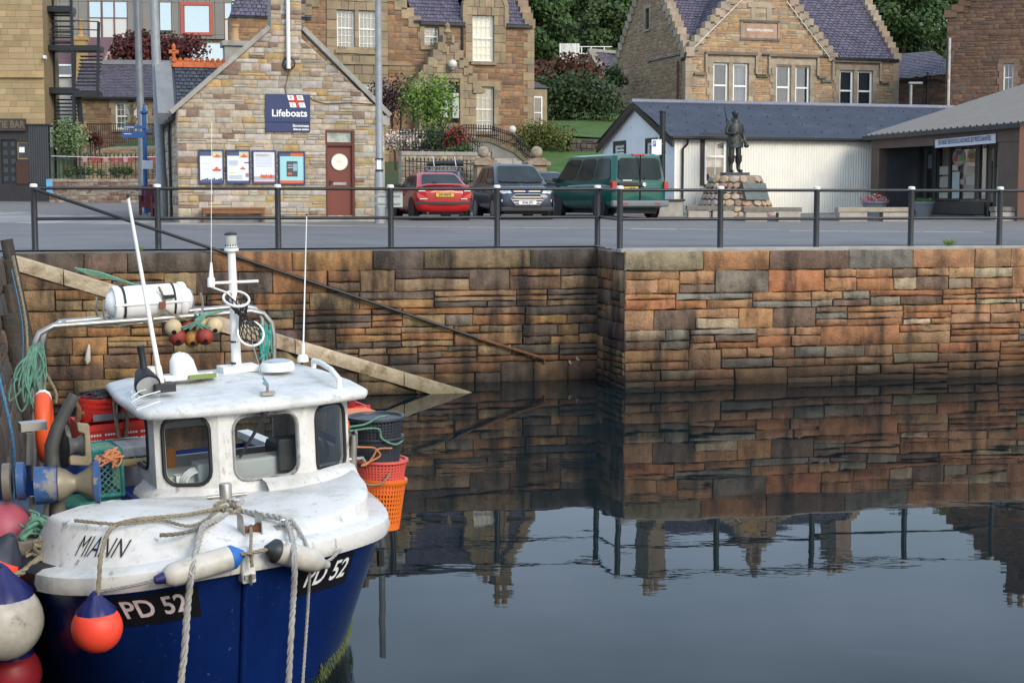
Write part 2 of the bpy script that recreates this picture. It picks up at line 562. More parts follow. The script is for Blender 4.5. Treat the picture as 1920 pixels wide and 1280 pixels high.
M_GLASSD = glass('dark_window_glass', (.5, .55, .55), 1.7, .02)
M_CARGL = glass('car_glass', (.22, .27, .28), 1.65, .03)
M_BOATGL = glass('boat_glass', (.86, .9, .9), 1.25, .0)
M_WOOD = mat('varnished_wood', (.2, .085, .035), rough=.55, var=.25, vs=6, bump=.3, bs=20)
M_TIMBER = mat('tarred_timber', (.05, .042, .034), rough=.9, var=.4, vs=5, bump=1.4, bs=14, spots=[(3, .55, .7, (.13, .1, .06), .5, (3, 3, .3))])
M_WOODG = mat('grey_wood', (.19, .17, .14), rough=.85, var=.25, vs=6, bump=.5, bs=24)

# ------------------------------------------------------------------ water
m = bpy.data.materials.new('harbour_water')
m.use_nodes = True
t = m.node_tree
b = t.nodes['Principled BSDF']
b.inputs['Base Color'].default_value = (.006, .012, .014, 1)
b.inputs['Roughness'].default_value = .008
b.inputs['IOR'].default_value = 1.145
tcn = t.nodes.new('ShaderNodeTexCoord')
def wn(sc_, sz, det):
    k = t.nodes.new('ShaderNodeMapping'); k.inputs['Scale'].default_value = sz; k.inputs['Rotation'].default_value = (0, 0, R_(8))
    n = t.nodes.new('ShaderNodeTexNoise'); n.inputs['Scale'].default_value = sc_; n.inputs['Detail'].default_value = det
    t.links.new(tcn.outputs['Object'], k.inputs[0]); t.links.new(k.outputs[0], n.inputs['Vector'])
    return n.outputs[0]
def mth(op, a, bb, cc=None):
    n = t.nodes.new('ShaderNodeMath'); n.operation = op
    for i, s in enumerate((a, bb, cc)):
        if s is None: continue
        if isinstance(s, (int, float)): n.inputs[i].default_value = s
        else: t.links.new(s, n.inputs[i])
    return n.outputs[0]
big = wn(.55, (.7, 1.0, 1), 2.0)
sml = wn(3.2, (.45, 1.0, 1), 3.0)
msk = t.nodes.new('ShaderNodeMapRange')
t.links.new(wn(.16, (1, 1.6, 1), 3.0), msk.inputs[0])
msk.inputs[1].default_value, msk.inputs[2].default_value, msk.inputs[3].default_value, msk.inputs[4].default_value = .42, .62, .12, 1.0
hgt = mth('MULTIPLY_ADD', mth('MULTIPLY', sml, msk.outputs[0]), .22, big)
bp = t.nodes.new('ShaderNodeBump')
bp.inputs['Strength'].default_value = .05
bp.inputs['Distance'].default_value = .12
t.links.new(hgt, bp.inputs['Height'])
t.links.new(bp.outputs[0], b.inputs['Normal'])
plane_sheet('harbour_water', [(-700, -500, 0), (700, -500, 0), (700, 34, 0), (-700, 34, 0)], m)

# ------------------------------------------------------------------ land
def hill(x, y):
    """height of the land in the quay frame"""
    base = QZ + GS * y
    s0 = 33.0 if x > -4 else 52.0
    if -4 < x < 2: s0 = 33.0
    k = max(0.0, y - s0)
    h = base + min(k, 22) * .17 + max(0.0, k - 22) * .11
    return h - .03
b = MB()
ys = [1.62, 6, 12, 18, 24, 30, 33, 36, 40, 44, 48, 52, 56, 60, 66, 74, 84, 96, 110, 130, 160, 200, 260, 340, 600]
xs = [-500, -300, -200, -140, -100, -80, -64, -52, -42, -34, -27, -20, -14, -9, -4.02, -3.98, .0, 5, 10, 16, 22, 30, 40, 52, 66, 84, 110, 150, 220, 320, 500]
vsn = [QF.w((x, y, hill(x, y))) for y in ys for x in xs]
nx = len(xs)
b.add(vsn, [(j * nx + i, j * nx + i + 1, (j + 1) * nx + i + 1, (j + 1) * nx + i) for j in range(len(ys) - 1) for i in range(nx - 1)])
b.build('ground', M_EARTH, kind='structure', smooth=60)
b = MB()   # the strip behind the sunny wall, and the quay to the left
q0 = [QF.w((x, y, QZ - .03)) for x, y in ((-.02, .1), (400, .1), (400, 1.62), (-.02, 1.62))]
b.add(q0, [(0, 1, 2, 3)])
b.build('quay_ground', M_EARTH, kind='structure')

def sheet(name, pts, m, dz):
    return plane_sheet(name, [(x, y, gz(x, y) + dz) for x, y in pts], m)
def qxy(x, y): p = QF.w((x, y, 0)); return (p.x, p.y)
far_l, far_a, far_b, far_r = (-60, 50.4), (-10.6, 42.0), (7.0, 39.0), (60, 37.0)
sheet('road', [qxy(-40, 1.64), qxy(-.07, 1.64), qxy(-.07, .08), qxy(60, .1), far_r, far_b, far_a, far_l], M_ASPH, .004)
pv = sheet('pavement', [far_l, far_a, far_b, far_r, (60, 95), (-60, 95)], M_PAVE, .006)
# big flags laid in strips; only the ones near enough to tell apart are laid singly
PAL_SLAB = [(.27, .265, .255), (.25, .25, .245), (.29, .28, .265), (.23, .23, .23)]
def slab(x, y, wx, wy, ang, parent):
    c, s_ = math.cos(ang), math.sin(ang)
    P = [(x + c * a - s_ * d, y + s_ * a + c * d) for a, d in ((0, 0), (wx, 0), (wx, wy), (0, wy))]
    b = MB()
    e = rnd.uniform(0, .004)
    b.add([(p[0], p[1], gz(*p) + .002) for p in P] + [(p[0], p[1], gz(*p) + .012 + e) for p in P],
          [(4, 5, 6, 7), (0, 1, 5, 4), (1, 2, 6, 5), (2, 3, 7, 6), (3, 0, 4, 7)], pick(PAL_SLAB))
    b.build('paving_slab', M_SLAB, parent, cols=True, recalc=False)
def fline(x, xa, xb):   # far road edge y at x
    (x0, y0), (x1, y1) = xa, xb
    return y0 + (y1 - y0) * (x - x0) / (x1 - x0)
ang1 = math.atan2(42 - 50.4, -10.6 + 60)
ang2 = math.atan2(39 - 42.0, 7 + 10.6)
row = 0.05
for r, dp in enumerate((2.2, 4.2, 5.6, 7.0)):
    x = -26 + rnd.uniform(0, .5) + r * .3
    while x < -9.6:
        wd = rnd.choice((.78, .9, 1.02))
        yb = fline(x, far_l, far_a) + row
        if x + wd < -9.3 + row * .0: slab(x, yb, wd - .025, dp - .05, ang1 * .5, pv)
        x += wd
    row += dp
row = 0.05
for r, dp in enumerate((1.6, 2.4, 3.2, 4.0)):
    x = -9.4 + r * .27
    while x < 17:
        wd = rnd.choice((1.2, 1.45, 1.7))
        yb = fline(x, far_a, far_b) + row
        slab(x, yb, wd - .03, dp - .05, ang2, pv)
        x += wd
    row += dp

# ------------------------------------------------------------------ harbour walls
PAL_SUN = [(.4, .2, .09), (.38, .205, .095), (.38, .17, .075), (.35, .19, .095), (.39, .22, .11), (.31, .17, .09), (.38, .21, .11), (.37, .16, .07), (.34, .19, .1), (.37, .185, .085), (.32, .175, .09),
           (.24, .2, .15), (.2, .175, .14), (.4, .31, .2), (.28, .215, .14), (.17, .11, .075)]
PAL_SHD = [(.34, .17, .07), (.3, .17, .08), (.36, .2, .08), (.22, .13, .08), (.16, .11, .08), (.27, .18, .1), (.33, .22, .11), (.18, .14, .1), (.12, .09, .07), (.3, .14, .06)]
t1 = thing('harbour_wall', QF, 'sunlit harbour wall of orange and tan sandstone blocks', 'sea wall')
wall(t1, 'wall_core', [(-.02, -1.0), (30, -1.0), (30, QZ - .05), (-.02, QZ - .05)], M_MORT, t=.5)
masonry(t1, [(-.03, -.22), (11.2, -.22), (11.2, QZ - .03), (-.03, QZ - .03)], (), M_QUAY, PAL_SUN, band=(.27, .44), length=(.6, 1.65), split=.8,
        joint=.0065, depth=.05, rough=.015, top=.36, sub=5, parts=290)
b = MB()
b.box((-.075, .05, QZ - .05), (30, .62, QZ + .018))
b.build('coping_slab', M_CONC, t1, bevel=.01)
RF = Fr(QF.w((0, 1.56, 0)), QA - math.pi / 2)
t2 = thing('harbour_wall_return', RF, 'short shaded return of the harbour wall at the corner', 'sea wall')
wall(t2, 'wall_core', [(-.3, -1.0), (1.5, -1.0), (1.5, QZ - .05), (-.3, QZ - .05)], M_MORT, t=.4, y0=.01)
b = MB(); b.box((-.05, -.035, QZ - .06), (1.5, .12, QZ - .004)); b.build('coping_slab', M_CONC, t2)
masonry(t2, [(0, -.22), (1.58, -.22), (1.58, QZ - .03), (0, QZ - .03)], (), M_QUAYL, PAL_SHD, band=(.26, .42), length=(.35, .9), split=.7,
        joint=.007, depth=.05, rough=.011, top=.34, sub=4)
LF = Fr(QF.w((0, 1.56, 0)), QA)
t3 = thing('slipway_wall', LF, 'dark stained harbour wall behind the slipway with a sloping handrail', 'sea wall')
b = MB(); b.box((-14, .03, QZ - .05), (.0, .4, QZ + .003)); b.build('coping_back', M_ASPH, t3)
wall(t3, 'wall_core', [(-14, -1.0), (0, -1.0), (0, QZ - .05), (-14, QZ - .05)], M_MORT, t=.5)
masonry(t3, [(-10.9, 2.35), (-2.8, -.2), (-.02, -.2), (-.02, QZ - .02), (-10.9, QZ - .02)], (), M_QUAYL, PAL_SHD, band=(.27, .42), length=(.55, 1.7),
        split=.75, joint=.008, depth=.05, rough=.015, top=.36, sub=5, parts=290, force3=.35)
# the slip: stone side, paved ramp, pale kerb
X0, X1 = -10.55, -2.85
slope = QZ / (X1 - X0)
rz = lambda x: QZ - .06 - (x - X0) * slope
t4 = thing('slipway', QF, 'stone slipway ramp with a pale kerb running down into the water', 'slipway')
b = MB()
b.prism([(X0, -1), (X1 + 2.0, -1), (X1 + 2.0, rz(X1 + 2.0) - .1), (X0, rz(X0) - .1)], .03, 1.56)
b.build('ramp_core', M_MORT, t4)
PAL_RAMP = [(.3, .17, .09), (.26, .18, .11), (.22, .14, .08)]
x = X0
while x < X1 + 1.6:
    ln = rnd.uniform(.5, .9)
    for ya, yb in ((.34, .95), (.96, 1.53)):
        b = MB(); b.prism([(x, rz(x) - .12), (x + ln - .02, rz(x + ln - .02) - .12), (x + ln - .02, rz(x + ln - .02)), (x, rz(x))], ya, yb, col=pick(PAL_RAMP))
        b.build('ramp_sett', M_QUAYL, t4, cols=True)
    x += ln
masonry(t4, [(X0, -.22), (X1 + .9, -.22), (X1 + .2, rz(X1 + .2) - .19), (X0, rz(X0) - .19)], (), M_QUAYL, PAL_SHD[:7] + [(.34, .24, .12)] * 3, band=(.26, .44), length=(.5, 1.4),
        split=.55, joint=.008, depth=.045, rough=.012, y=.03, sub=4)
x = X0
for ln in (.75, 2.1, 1.7, 1.9, 1.35, .75):
    b = MB()
    q = [(x + .008, rz(x) - .17), (x + ln - .008, rz(x + ln) - .17), (x + ln - .008, rz(x + ln) + .05), (x + .008, rz(x) + .05)]
    col = jit((.5, .41, .28), .08)
    n = 5
    top = [(x + .008 + (ln - .016) * i / n) for i in range(n + 1)]
    vs_ = []
    for xx in top:
        j = lambda: rnd.uniform(-.008, .008)
        z = rz(xx)
        vs_ += [(xx, -.05 + j(), z - .19), (xx, -.06 + j(), z - .06 + j()), (xx, -.045 + j(), z + .035 + j()), (xx, -.015, z + .055 + j()), (xx, .3, z + .05), (xx, .33, z - .02), (xx, .33, z - .19)]
    fs_ = []
    for i in range(n):
        for k in range(7):
            fs_.append((i * 7 + k, i * 7 + (k + 1) % 7, (i + 1) * 7 + (k + 1) % 7, (i + 1) * 7 + k))
    fs_ += [tuple(range(6, -1, -1)), tuple(n * 7 + k for k in range(7))]
    b.add(vs_, fs_, col)
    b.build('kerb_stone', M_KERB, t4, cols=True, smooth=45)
    x += ln

# left quay: a battered wall running towards the viewer
P0 = Vector((-8.38, 26.35, QZ))
LQ = Fr(None, mat=Matrix.Translation(P0) @ Matrix.Rotation(R_(105.6), 4, 'Z') @ Matrix.Rotation(R_(-9), 4, 'X'))
t5 = thing('side_quay_wall', LQ, 'dark tarry quay wall the fishing boat lies against', 'sea wall')
wall(t5, 'wall_core', [(-30, -3.2), (.1, -3.2), (.1, -.03), (-30, -.03)], M_MORT, t=.6)
masonry(t5, [(-18, -2.7), (0, -2.7), (0, -.02), (-18, -.02)], (), M_QUAYL, [(.12, .08, .05), (.09, .07, .055), (.16, .1, .055), (.07, .06, .05)], band=(.3, .45), length=(.6, 1.5), split=.5,
        joint=.01, depth=.05, rough=.012, sub=3, parts=160)
d_ = LQ.m.to_3x3() @ Vector((-1, 0, 0))
n_ = LQ.m.to_3x3() @ Vector((0, 1, 0))
b = MB()
pA, pB = P0 - d_ * 4, P0 + d_ * 30
b.add([(p.x, p.y, QZ - .02) for p in (pA, pB, pB + n_ * 60, pA + n_ * 60)], [(0, 1, 2, 3)])
b.build('side_quay_ground', M_ASPH, kind='structure')
for i, (xx, lean) in enumerate(((-.55, .02), (-1.5, -.05), (-3.2, .03), (-5.2, -.02))):
    b = MB()
    b.tube([(xx + lean, -.12, .25 - .3 * i), (xx + lean * .6, -.13, -1.2), (xx, -.14, -3.2)], [.1, .115, .12], 9)
    p = b.build('fender_pile', M_TIMBER, smooth=50)
    p.matrix_world = LQ.m
    tag(p, ['tarred round timber pile nearest the slipway corner', 'tarred round timber pile second from the slipway corner', 'tarred timber pile behind the coiled green ropes',
            'tarred timber pile beside the boat hauler, largest of its row'][i], 'timber pile', 'fender piles on the side quay')

# ------------------------------------------------------------------ railings
def post(parent, x, y, h=1.15):
    z = QZ + GS * max(0, y)
    b = MB(); b.lathe([(.062, z - .03), (.062, z + .0), (.056, z + .02), (.054, z + h - .06)], (x, y, 0), n=14)
    o = b.build('post', M_BLACK, parent, smooth=50)
    c = MB(); c.lathe([(.054, z + h - .06), (.066, z + h - .055), (.066, z + h - .015), (.05, z + h), (.001, z + h + .004)], (x, y, 0), n=14)
    c.build('post_cap', M_WPAINT, o, smooth=40)
    return z
r1 = thing('quay_railing', QF, 'black tubular quay railing along the dark wall with sloping slipway handrail', 'railing')
pl = [(QF.y(px, 468, 1.78).x) for px in (66, 297, 522, 733, 932, 1120)]
for x in pl: zb = post(r1, x, 1.78)
for hh in (1.075, .545):
    for xa, xb in zip(pl, pl[1:]):
        b = MB(); b.tube([(xa + .05, 1.78, zb + hh), (xb - .05, 1.78, zb + hh)], .029, 9)
        b.build('rail', M_BLACK, r1, smooth=60)
pe = QF.y(1020, 672, 1.44)
pm = QF.y(440, 480, 1.44)
b = MB(); b.tube([(pl[0], 1.78, zb + 1.07), (pl[0] + .12, 1.52, zb + 1.02), (pm.x, 1.44, pm.z), (pe.x - 1.3, 1.44, pe.z + .42)], .03, 9)
b.build('handrail', M_BLACK, r1, smooth=60)
b = MB(); b.tube([(pe.x - 1.3, 1.44, pe.z + .42), (pe.x, 1.44, pe.z), (pe.x + .02, 1.52, pe.z - .1)], .029, 9)
b.build('rusty_handrail_end', M_RUST, r1, smooth=60)
r2 = thing('quay_railing', QF, 'black tubular quay railing above the sunlit wall, from the corner on', 'railing')
pr = [(QF.y(px, 463, .3).x) for px in (1162, 1350, 1530, 1707, 1873, 2040)]
for x in pr: zc_ = post(r2, x, .3)
for hh in (1.075, .545):
    for xa, xb in zip(pr, pr[1:]):
        b = MB(); b.tube([(xa + .05, .3, zc_ + hh), (xb - .05, .3, zc_ + hh)], .029, 9)
        b.build('rail', M_BLACK, r2, smooth=60)
    b = MB(); b.tube([(pl[-1] + .05, 1.76, zb + hh), (pr[0], .34, zc_ + hh)], .029, 9)
    b.build('rail', M_BLACK, r2, smooth=60)

# ------------------------------------------------------------------ pieces that buildings share
def window(parent, x0, x1, z0, z1, y=.12, fw=.06, mid=.5, bars=(0, 0, 0), fm=None, gm=None, back=None, bm=None, name='window', blind_to=1.0, slats=0):
    """sash window set y behind the wall face; bars = (upright, cross in the top sash, cross in the bottom sash)"""
    b = MB()
    b.box((x0, y, z0), (x0 + fw, y + .07, z1)); b.box((x1 - fw, y, z0), (x1, y + .07, z1))
    b.box((x0 + fw, y, z0), (x1 - fw, y + .07, z0 + fw * 1.2)); b.box((x0 + fw, y, z1 - fw), (x1 - fw, y + .07, z1))
    zm = z0 + (z1 - z0) * (mid or .5)
    if mid: b.box((x0 + fw, y - .012, zm - fw * .4), (x1 - fw, y + .06, zm + fw * .4))
    t = .02
    for i in range(bars[0]):
        x = x0 + fw + (x1 - x0 - 2 * fw) * (i + 1) / (bars[0] + 1)
        b.box((x - t / 2, y + .01, z0 + fw), (x + t / 2, y + .05, z1 - fw))
    for n, a, c in ((bars[1], zm, z1), (bars[2], z0, zm)):
        for i in range(n):
            z = a + (c - a) * (i + 1) / (n + 1)
            b.box((x0 + fw, y + .013, z - t / 2), (x1 - fw, y + .047, z + t / 2))
    o = b.build(name, fm or M_FRAME, parent)
    g = MB(); g.add([(x0 + fw * .5, y + .03, z0 + fw * .5), (x1 - fw * .5, y + .03, z0 + fw * .5), (x1 - fw * .5, y + .03, z1 - fw * .5), (x0 + fw * .5, y + .03, z1 - fw * .5)], [(0, 1, 2, 3)])
    g.build('pane', gm or M_GLASS, o)
    k = MB(); k.box((x0 + .01, y + .5, z0 + .01), (x1 - .01, y + .55, z1 - .01)); k.box((x0 - .04, y + .07, z0 - .04), (x0, y + .5, z1 + .04)); k.box((x1, y + .07, z0 - .04), (x1 + .04, y + .5, z1 + .04))
    k.box((x0, y + .07, z1), (x1, y + .5, z1 + .04)); k.box((x0, y + .07, z0 - .04), (x1, y + .5, z0))
    k.build('room_behind', back or M_DARKIN, o)
    if bm:
        k = MB(); zb = z1 - (z1 - z0) * blind_to
        if slats:
            for i in range(slats):
                xa = x0 + fw + (x1 - x0 - 2 * fw) * (i + .12) / slats; xb = x0 + fw + (x1 - x0 - 2 * fw) * (i + .68) / slats
                k.add([(xa, y + .14, zb), (xb, y + .19, zb), (xb, y + .19, z1 - .02), (xa, y + .14, z1 - .02)], [(0, 1, 2, 3)])
            k.build('vertical_blind', bm, o, kind='stuff')
        else:
            k.add([(x0 + .02, y + .12, zb), (x1 - .02, y + .12, zb), (x1 - .02, y + .12, z1 - .02), (x0 + .02, y + .12, z1 - .02)], [(0, 1, 2, 3)])
            k.build('pane_backing', bm, o)
    return o
PAL_DR = [(.3, .25, .18), (.28, .22, .15), (.33, .27, .19), (.25, .21, .16)]
def surround(parent, x0, x1, z0, z1, wd=.2, proud=.05, sill=True, pal=PAL_DR, m=None, blocks=True):
    m = m or M_DRESS
    z = z0; k = 0
    while z < z1 - .02:
        h = min(rnd.uniform(.3, .42), z1 - z) if blocks else z1 - z
        if z1 - z - h < .12: h = z1 - z
        e = wd * (1.45 if (k % 2 and blocks) else 1)
        for a, c in ((x0 - e, x0), (x1, x1 + e)):
            b = MB(); b.box((a, -proud, z + .004), (c, .25, z + h - .004), pick(pal)); b.build('jamb_stone', m, parent, cols=True)
        z += h; k += 1
    b = MB(); b.box((x0 - wd * 1.3, -proud - .005, z1), (x1 + wd * 1.3, .25, z1 + wd * 1.1), pick(pal)); b.build('lintel_stone', m, parent, cols=True)
    if sill:
        b = MB(); b.box((x0 - wd * .9, -proud - .06, z0 - wd * .6), (x1 + wd * .9, .25, z0 - .004), pick(pal)); b.build('sill_stone', m, parent, cols=True)
def quoins(parent, x, side, z0, z1, pal=PAL_DR, wa=.5, wb=.3, h=.34, y1=.2, proud=.045):
    z, k = z0, 0
    while z < z1 - .05:
        hh = min(h * rnd.uniform(.85, 1.15), z1 - z)
        e = wa if k % 2 else wb
        b = MB()
        b.box((min(x - .03 * side, x + side * -e), -proud, z + .005), (max(x - .03 * side, x + side * -e) if side < 0 else x + .03, y1, z + hh - .005), pick(pal)) if side > 0 else \
            b.box((x - .03, -proud, z + .005), (x + e, y1, z + hh - .005), pick(pal))
        b.build('quoin_stone', M_DRESS, parent, cols=True)
        z += hh; k += 1
def crowsteps(parent, p0, p1, n, y0, y1, wd=.4, pal=PAL_DR):
    """stepped skew stones from the eave p0 to the apex p1 (x, z)"""
    dx, dz = (p1[0] - p0[0]) / n, (p1[1] - p0[1]) / n
    s = 1 if dx > 0 else -1
    for i in range(n):
        xa, za = p0[0] + dx * i, p0[1] + dz * i
        b = MB()
        b.box((min(xa - s * .05, xa + dx + s * wd * .5), y0, za - .1), (max(xa - s * .05, xa + dx + s * wd * .5), y1, za + dz * 1.02), pick(pal))
        b.build('crow_step', M_DRESS, parent, cols=True)
def xz(fr, y=0.0):
    return lambda px, py: (lambda p: (p.x, p.z))(fr.y(px, py, y))
def cowl_pot(parent, x, y, z, h=.55, r=.16, col=(.42, .26, .13)):
    b = MB(); b.lathe([(r * 1.1, z), (r * 1.1, z + .06), (r * .85, z + .1), (r * .8, z + h * .8), (r, z + h * .85), (r, z + h), (r * .7, z + h)], (x, y, 0), n=12)
    return b.build('chimney_pot', mat('clay_pot', col, .8, bump=.3), parent, smooth=40)
def chimney(parent, x0, x1, y0, y1, z0, z1, pal, pots=2, name='chimney'):
    b = MB(); b.box((x0, y0, z0), (x1, y1, z1 - .25), jit(pal[0]))
    b.box((x0 - .09, y0 - .09, z1 - .25), (x1 + .09, y1 + .09, z1 - .1), jit(pal[-1])); b.box((x0 - .02, y0 - .02, z1 - .1), (x1 + .02, y1 + .02, z1), jit(pal[-1]))
    o = b.build(name, M_DRESS, parent, cols=True)
    for i in range(pots): cowl_pot(o, x0 + (x1 - x0) * (i + .5) / pots, (y0 + y1) / 2, z1)
    return o
PAL_SLATE = [(.095, .08, .12), (.11, .095, .135), (.085, .078, .1), (.125, .105, .14), (.1, .09, .12)]
PAL_BLUES = [(.06, .07, .09), (.07, .08, .1), (.055, .06, .08), (.08, .085, .1)]
def side_local(x, y=0.0, z=0.0, sgn=-1):
    """local matrix of a side wall: sgn -1 faces -x, +1 faces +x; its x runs along the wall"""
    return Matrix.Translation((x, y, z)) @ Matrix.Rotation(R_(90 * sgn), 4, 'Z')

# ------------------------------------------------------------------ lifeboat station
SF = Fr(gnd(335, 418), QA)
S = xz(SF)
st = thing('lifeboat_station', SF, 'rubble stone gabled lifeboat station with a brown door and slate roof', 'building')
wR = S(722, 418)[0]
eL, eR = S(337, 205)[1], S(728, 216)[1]
eL = eR = (eL + eR) / 2
cxs, cz0 = S(508, 56), S(565, 62)
ax = wR / 2
rise = (cxs[1] - eL) / (cxs[0] - 0)
apz = eL + rise * ax
gab = [(0, -.4), (wR, -.4), (wR, eR), (ax, apz), (0, eL)]
d0, d1 = S(612, 408), S(664, 245)
holes = [(d0[0], d1[0], d0[1], d1[1])]
PAL_ST = [(.43, .34, .23), (.46, .37, .26), (.41, .33, .24), (.45, .36, .26), (.46, .39, .3), (.38, .34, .28), (.5, .44, .36), (.42, .36, .27), (.4, .36, .3), (.46, .41, .35), (.43, .31, .16), (.45, .3, .13), (.22, .15, .11), (.36, .27, .18)]
wall(st, 'wall', gab, M_MORTL, holes, y0=.0, t=.5)
masonry(st, gab, holes, M_RUB, PAL_ST, band=(.11, .21), length=(.24, .78), split=.25, joint=.006, depth=.022, rough=.009, parts=295, sub=2, force3=.05)
# chimney stack with its own laid stones
ch = MB(); ch.box((cxs[0], -.02, cxs[1] - .5), (cz0[0], .75, apz + 1.1)); ch.build('chimney', M_MORTL, st)
masonry(st, [(cxs[0], cxs[1] - .35), (cz0[0], cxs[1] - .35), (cz0[0], apz + 1.1), (cxs[0], apz + 1.1)], (), M_RUB, PAL_ST, band=(.11, .2), length=(.2, .5), split=.2, joint=.006, y=-.02, depth=.02, rough=.008, parts=60)
b = MB(); b.box((cxs[0] - .08, -.1, apz + 1.1), (cz0[0] + .08, .83, apz + 1.25)); b.build('chimney_cap', M_CONC, st, bevel=.01)
for p, q in (((-.12, eL - .1), (cxs[0], cxs[1] + .02)), ((wR + .12, eR - .1), (cz0[0], cxs[1] + .02))):
    b = MB(); b.bar((p[0], .12, p[1]), (q[0], .12, q[1]), .42, .13, up=(0, 1, 0))
    b = MB()
    dxn, dzn = q[0] - p[0], q[1] - p[1]; L_ = math.hypot(dxn, dzn); nx_, nz_ = -dzn / L_ * .13, dxn / L_ * .13
    if nz_ < 0: nx_, nz_ = -nx_, -nz_
    b.prism([p, q, (q[0] + nx_, q[1] + nz_), (p[0] + nx_, p[1] + nz_)], -.09, .36)
    b.build('skew_stone', M_CONC, st, bevel=.008)
b = MB(); b.box((wR - .25, -.06, eR - .32), (wR + .14, .36, eR - .06)); b.build('skew_corbel', M_CONC, st)
# roof slopes, side walls, cross wing with its orange ridge
dep = 8.0
for sx, xa, xb in ((0, -.15, ax), (1, wR + .15, ax)):
    b = MB(); za = eL - .12; b.add([(xa, .3, za), (xb, .3, apz), (xb, dep, apz), (xa, dep, za), (xa, .3, za - .12), (xb, .3, apz - .12), (xb, dep, apz - .12), (xa, dep, za - .12)], [(0, 1, 2, 3), (7, 6, 5, 4), (0, 4, 5, 1), (3, 2, 6, 7), (0, 3, 7, 4)])
    b.build('roof_slope', mat('slate_plain', (.06, .065, .08), .5, var=.25, vs=5, bump=.4, bs=12), st)
b = MB(); b.box((wR - .4, .5, -.4), (wR, dep, eR)); b.build('wall', M_MORTL, st)
LOCAL[0] = side_local(0, dep, 0, -1)
wall(st, 'wall', [(0, -.4), (dep, -.4), (dep, eL), (0, eL)], M_MORTL, [(dep - 3.4, dep - 2.3, .85, 2.9)], t=.4, y0=.01)
masonry(st, [(0, -.4), (dep - .02, -.4), (dep - .02, eL), (0, eL)], [(dep - 3.4, dep - 2.3, .85, 2.9)], M_RUB, PAL_ST, band=(.16, .27), length=(.3, .7), split=.3, depth=.02, rough=.008, parts=0)
window(st, dep - 3.4, dep - 2.3, .85, 2.9, y=.1, fm=M_SIGN, bars=(1, 1, 1))
LOCAL[0] = None
b = MB(); b.tube([(-.16, .35, eL - .2), (-.16, dep, eL - .2)], .06, 8); b.tube([(-.1, 2.2, eL - .25), (-.07, 2.2, -.2)], .04, 8)
b.build('gutter', M_BLACK, st, smooth=50)
W1 = xz(SF, 3.6)
rl, rr = W1(313, 120)[0], ax - .1
zr, ze = W1(370, 121)[1], S(340, 208)[1] + .1
yr, ye = 3.6, 3.6 - (zr - ze) * .95
slates(st, (rl + .2, ye, ze), (rr, ye, ze), (rr, yr, zr), (rl + .2, yr, zr), 13, 17, PAL_BLUES, M_SLATE, parts=220)
b = MB(); b.add([(rl, ye - .02, ze - .05), (rr, ye - .02, ze - .05), (rr, yr, zr - .05), (rl, yr, zr - .05), (rl, 2 * yr - ye, ze - .05), (rr, 2 * yr - ye, ze - .05)], [(0, 1, 2, 3), (3, 2, 5, 4), (0, 3, 4), (1, 5, 2)])
b.build('wing_roof', MATS['slate_plain'], st)
b = MB(); b.prism([(ye - .05, ze - .05), (yr, zr + .05), (yr, zr - .2), (ye + .1, ze - .35)], rl - .35, rl + .12, 'yz'); b.prism([(2 * yr - ye, ze), (yr, zr + .05), (yr, zr - .2), (2 * yr - ye - .2, ze - .2)], rl - .35, rl + .12, 'yz')
b.build('lead_verge', mat('lead', (.2, .21, .22), .6, var=.2), st)
M_TERR = mat('terracotta', (.5, .13, .04), .75, var=.2, vs=6, bump=.3)
x = rl + .15
while x < rr - .3:
    b = MB(); b.prism([(yr - .16, zr - .1), (yr, zr + .12), (yr + .16, zr - .1)], x, x + .3, 'yz')
    for k in range(2): b.lathe([(.055, -.05), (.055, .05)], (x + .08 + k * .15, yr, zr + .13), (0, 1, 0), n=8)
    b.build('ridge_tile', M_TERR, st); x += .31
b = MB(); b.lathe([(.1, 0), (.11, .06), (.05, .1), (.05, .3), (.08, .34), (.02, .4)], (rl + .2, yr, zr + .05), n=10)
b.box((rl + .06, yr - .04, zr + .3), (rl + .34, yr + .04, zr + .4)); b.lathe([(.05, .38), (.06, .46), (.005, .55)], (rl + .2, yr, zr + .05), n=8)
b.build('finial', M_TERR, st)
# chimney behind the wing and red-tiled slope end
kx, kz = xz(SF, 6.5)(420, 80), xz(SF, 6.5)(470, 150)
b = MB(); b.box((kx[0], 6.2, kz[1] - 1), (kz[0], 7.0, kx[1] - .12)); b.box((kx[0] - .08, 6.12, kx[1] - .12), (kz[0] + .08, 7.08, kx[1] + .03)); b.build('rear_chimney', M_CONC, st)
cowl_pot(st, (kx[0] + kz[0]) / 2 - .05, 6.6, kx[1] + .03, .55, .14)
# door
M_DOOR = mat('brown_door', (.2, .055, .035), .5, var=.08, vs=2)
z0, z1 = d0[1], d1[1]
b = MB(); fw = .08
b.box((d0[0], -.03, z0), (d0[0] + .04, .2, z1)); b.box((d1[0] - .07, -.03, z0), (d1[0], .2, z1)); b.box((d0[0] + .04, -.03, z1 - .06), (d1[0] - .07, .2, z1)); zt = S(640, 267)[1]; b.box((d0[0] + .04, -.02, zt - .1), (d1[0] - .07, .2, zt))
b.build('door_frame', mat('door_frame_paint', (.13, .03, .022), .45, var=.08), st)
b = MB(); b.box((d0[0] + .04, .06, z0 + .02), (d1[0] - .07, .11, zt - .1)); dr = b.build('door', M_DOOR, st)
pc = S(637, 304)
b = MB(); b.lathe([(.235, -.02), (.25, .0), (.235, .02)], (pc[0], .05, pc[1]), (0, 1, 0), n=26); b.build('porthole_rim', M_STEEL, dr, smooth=40)
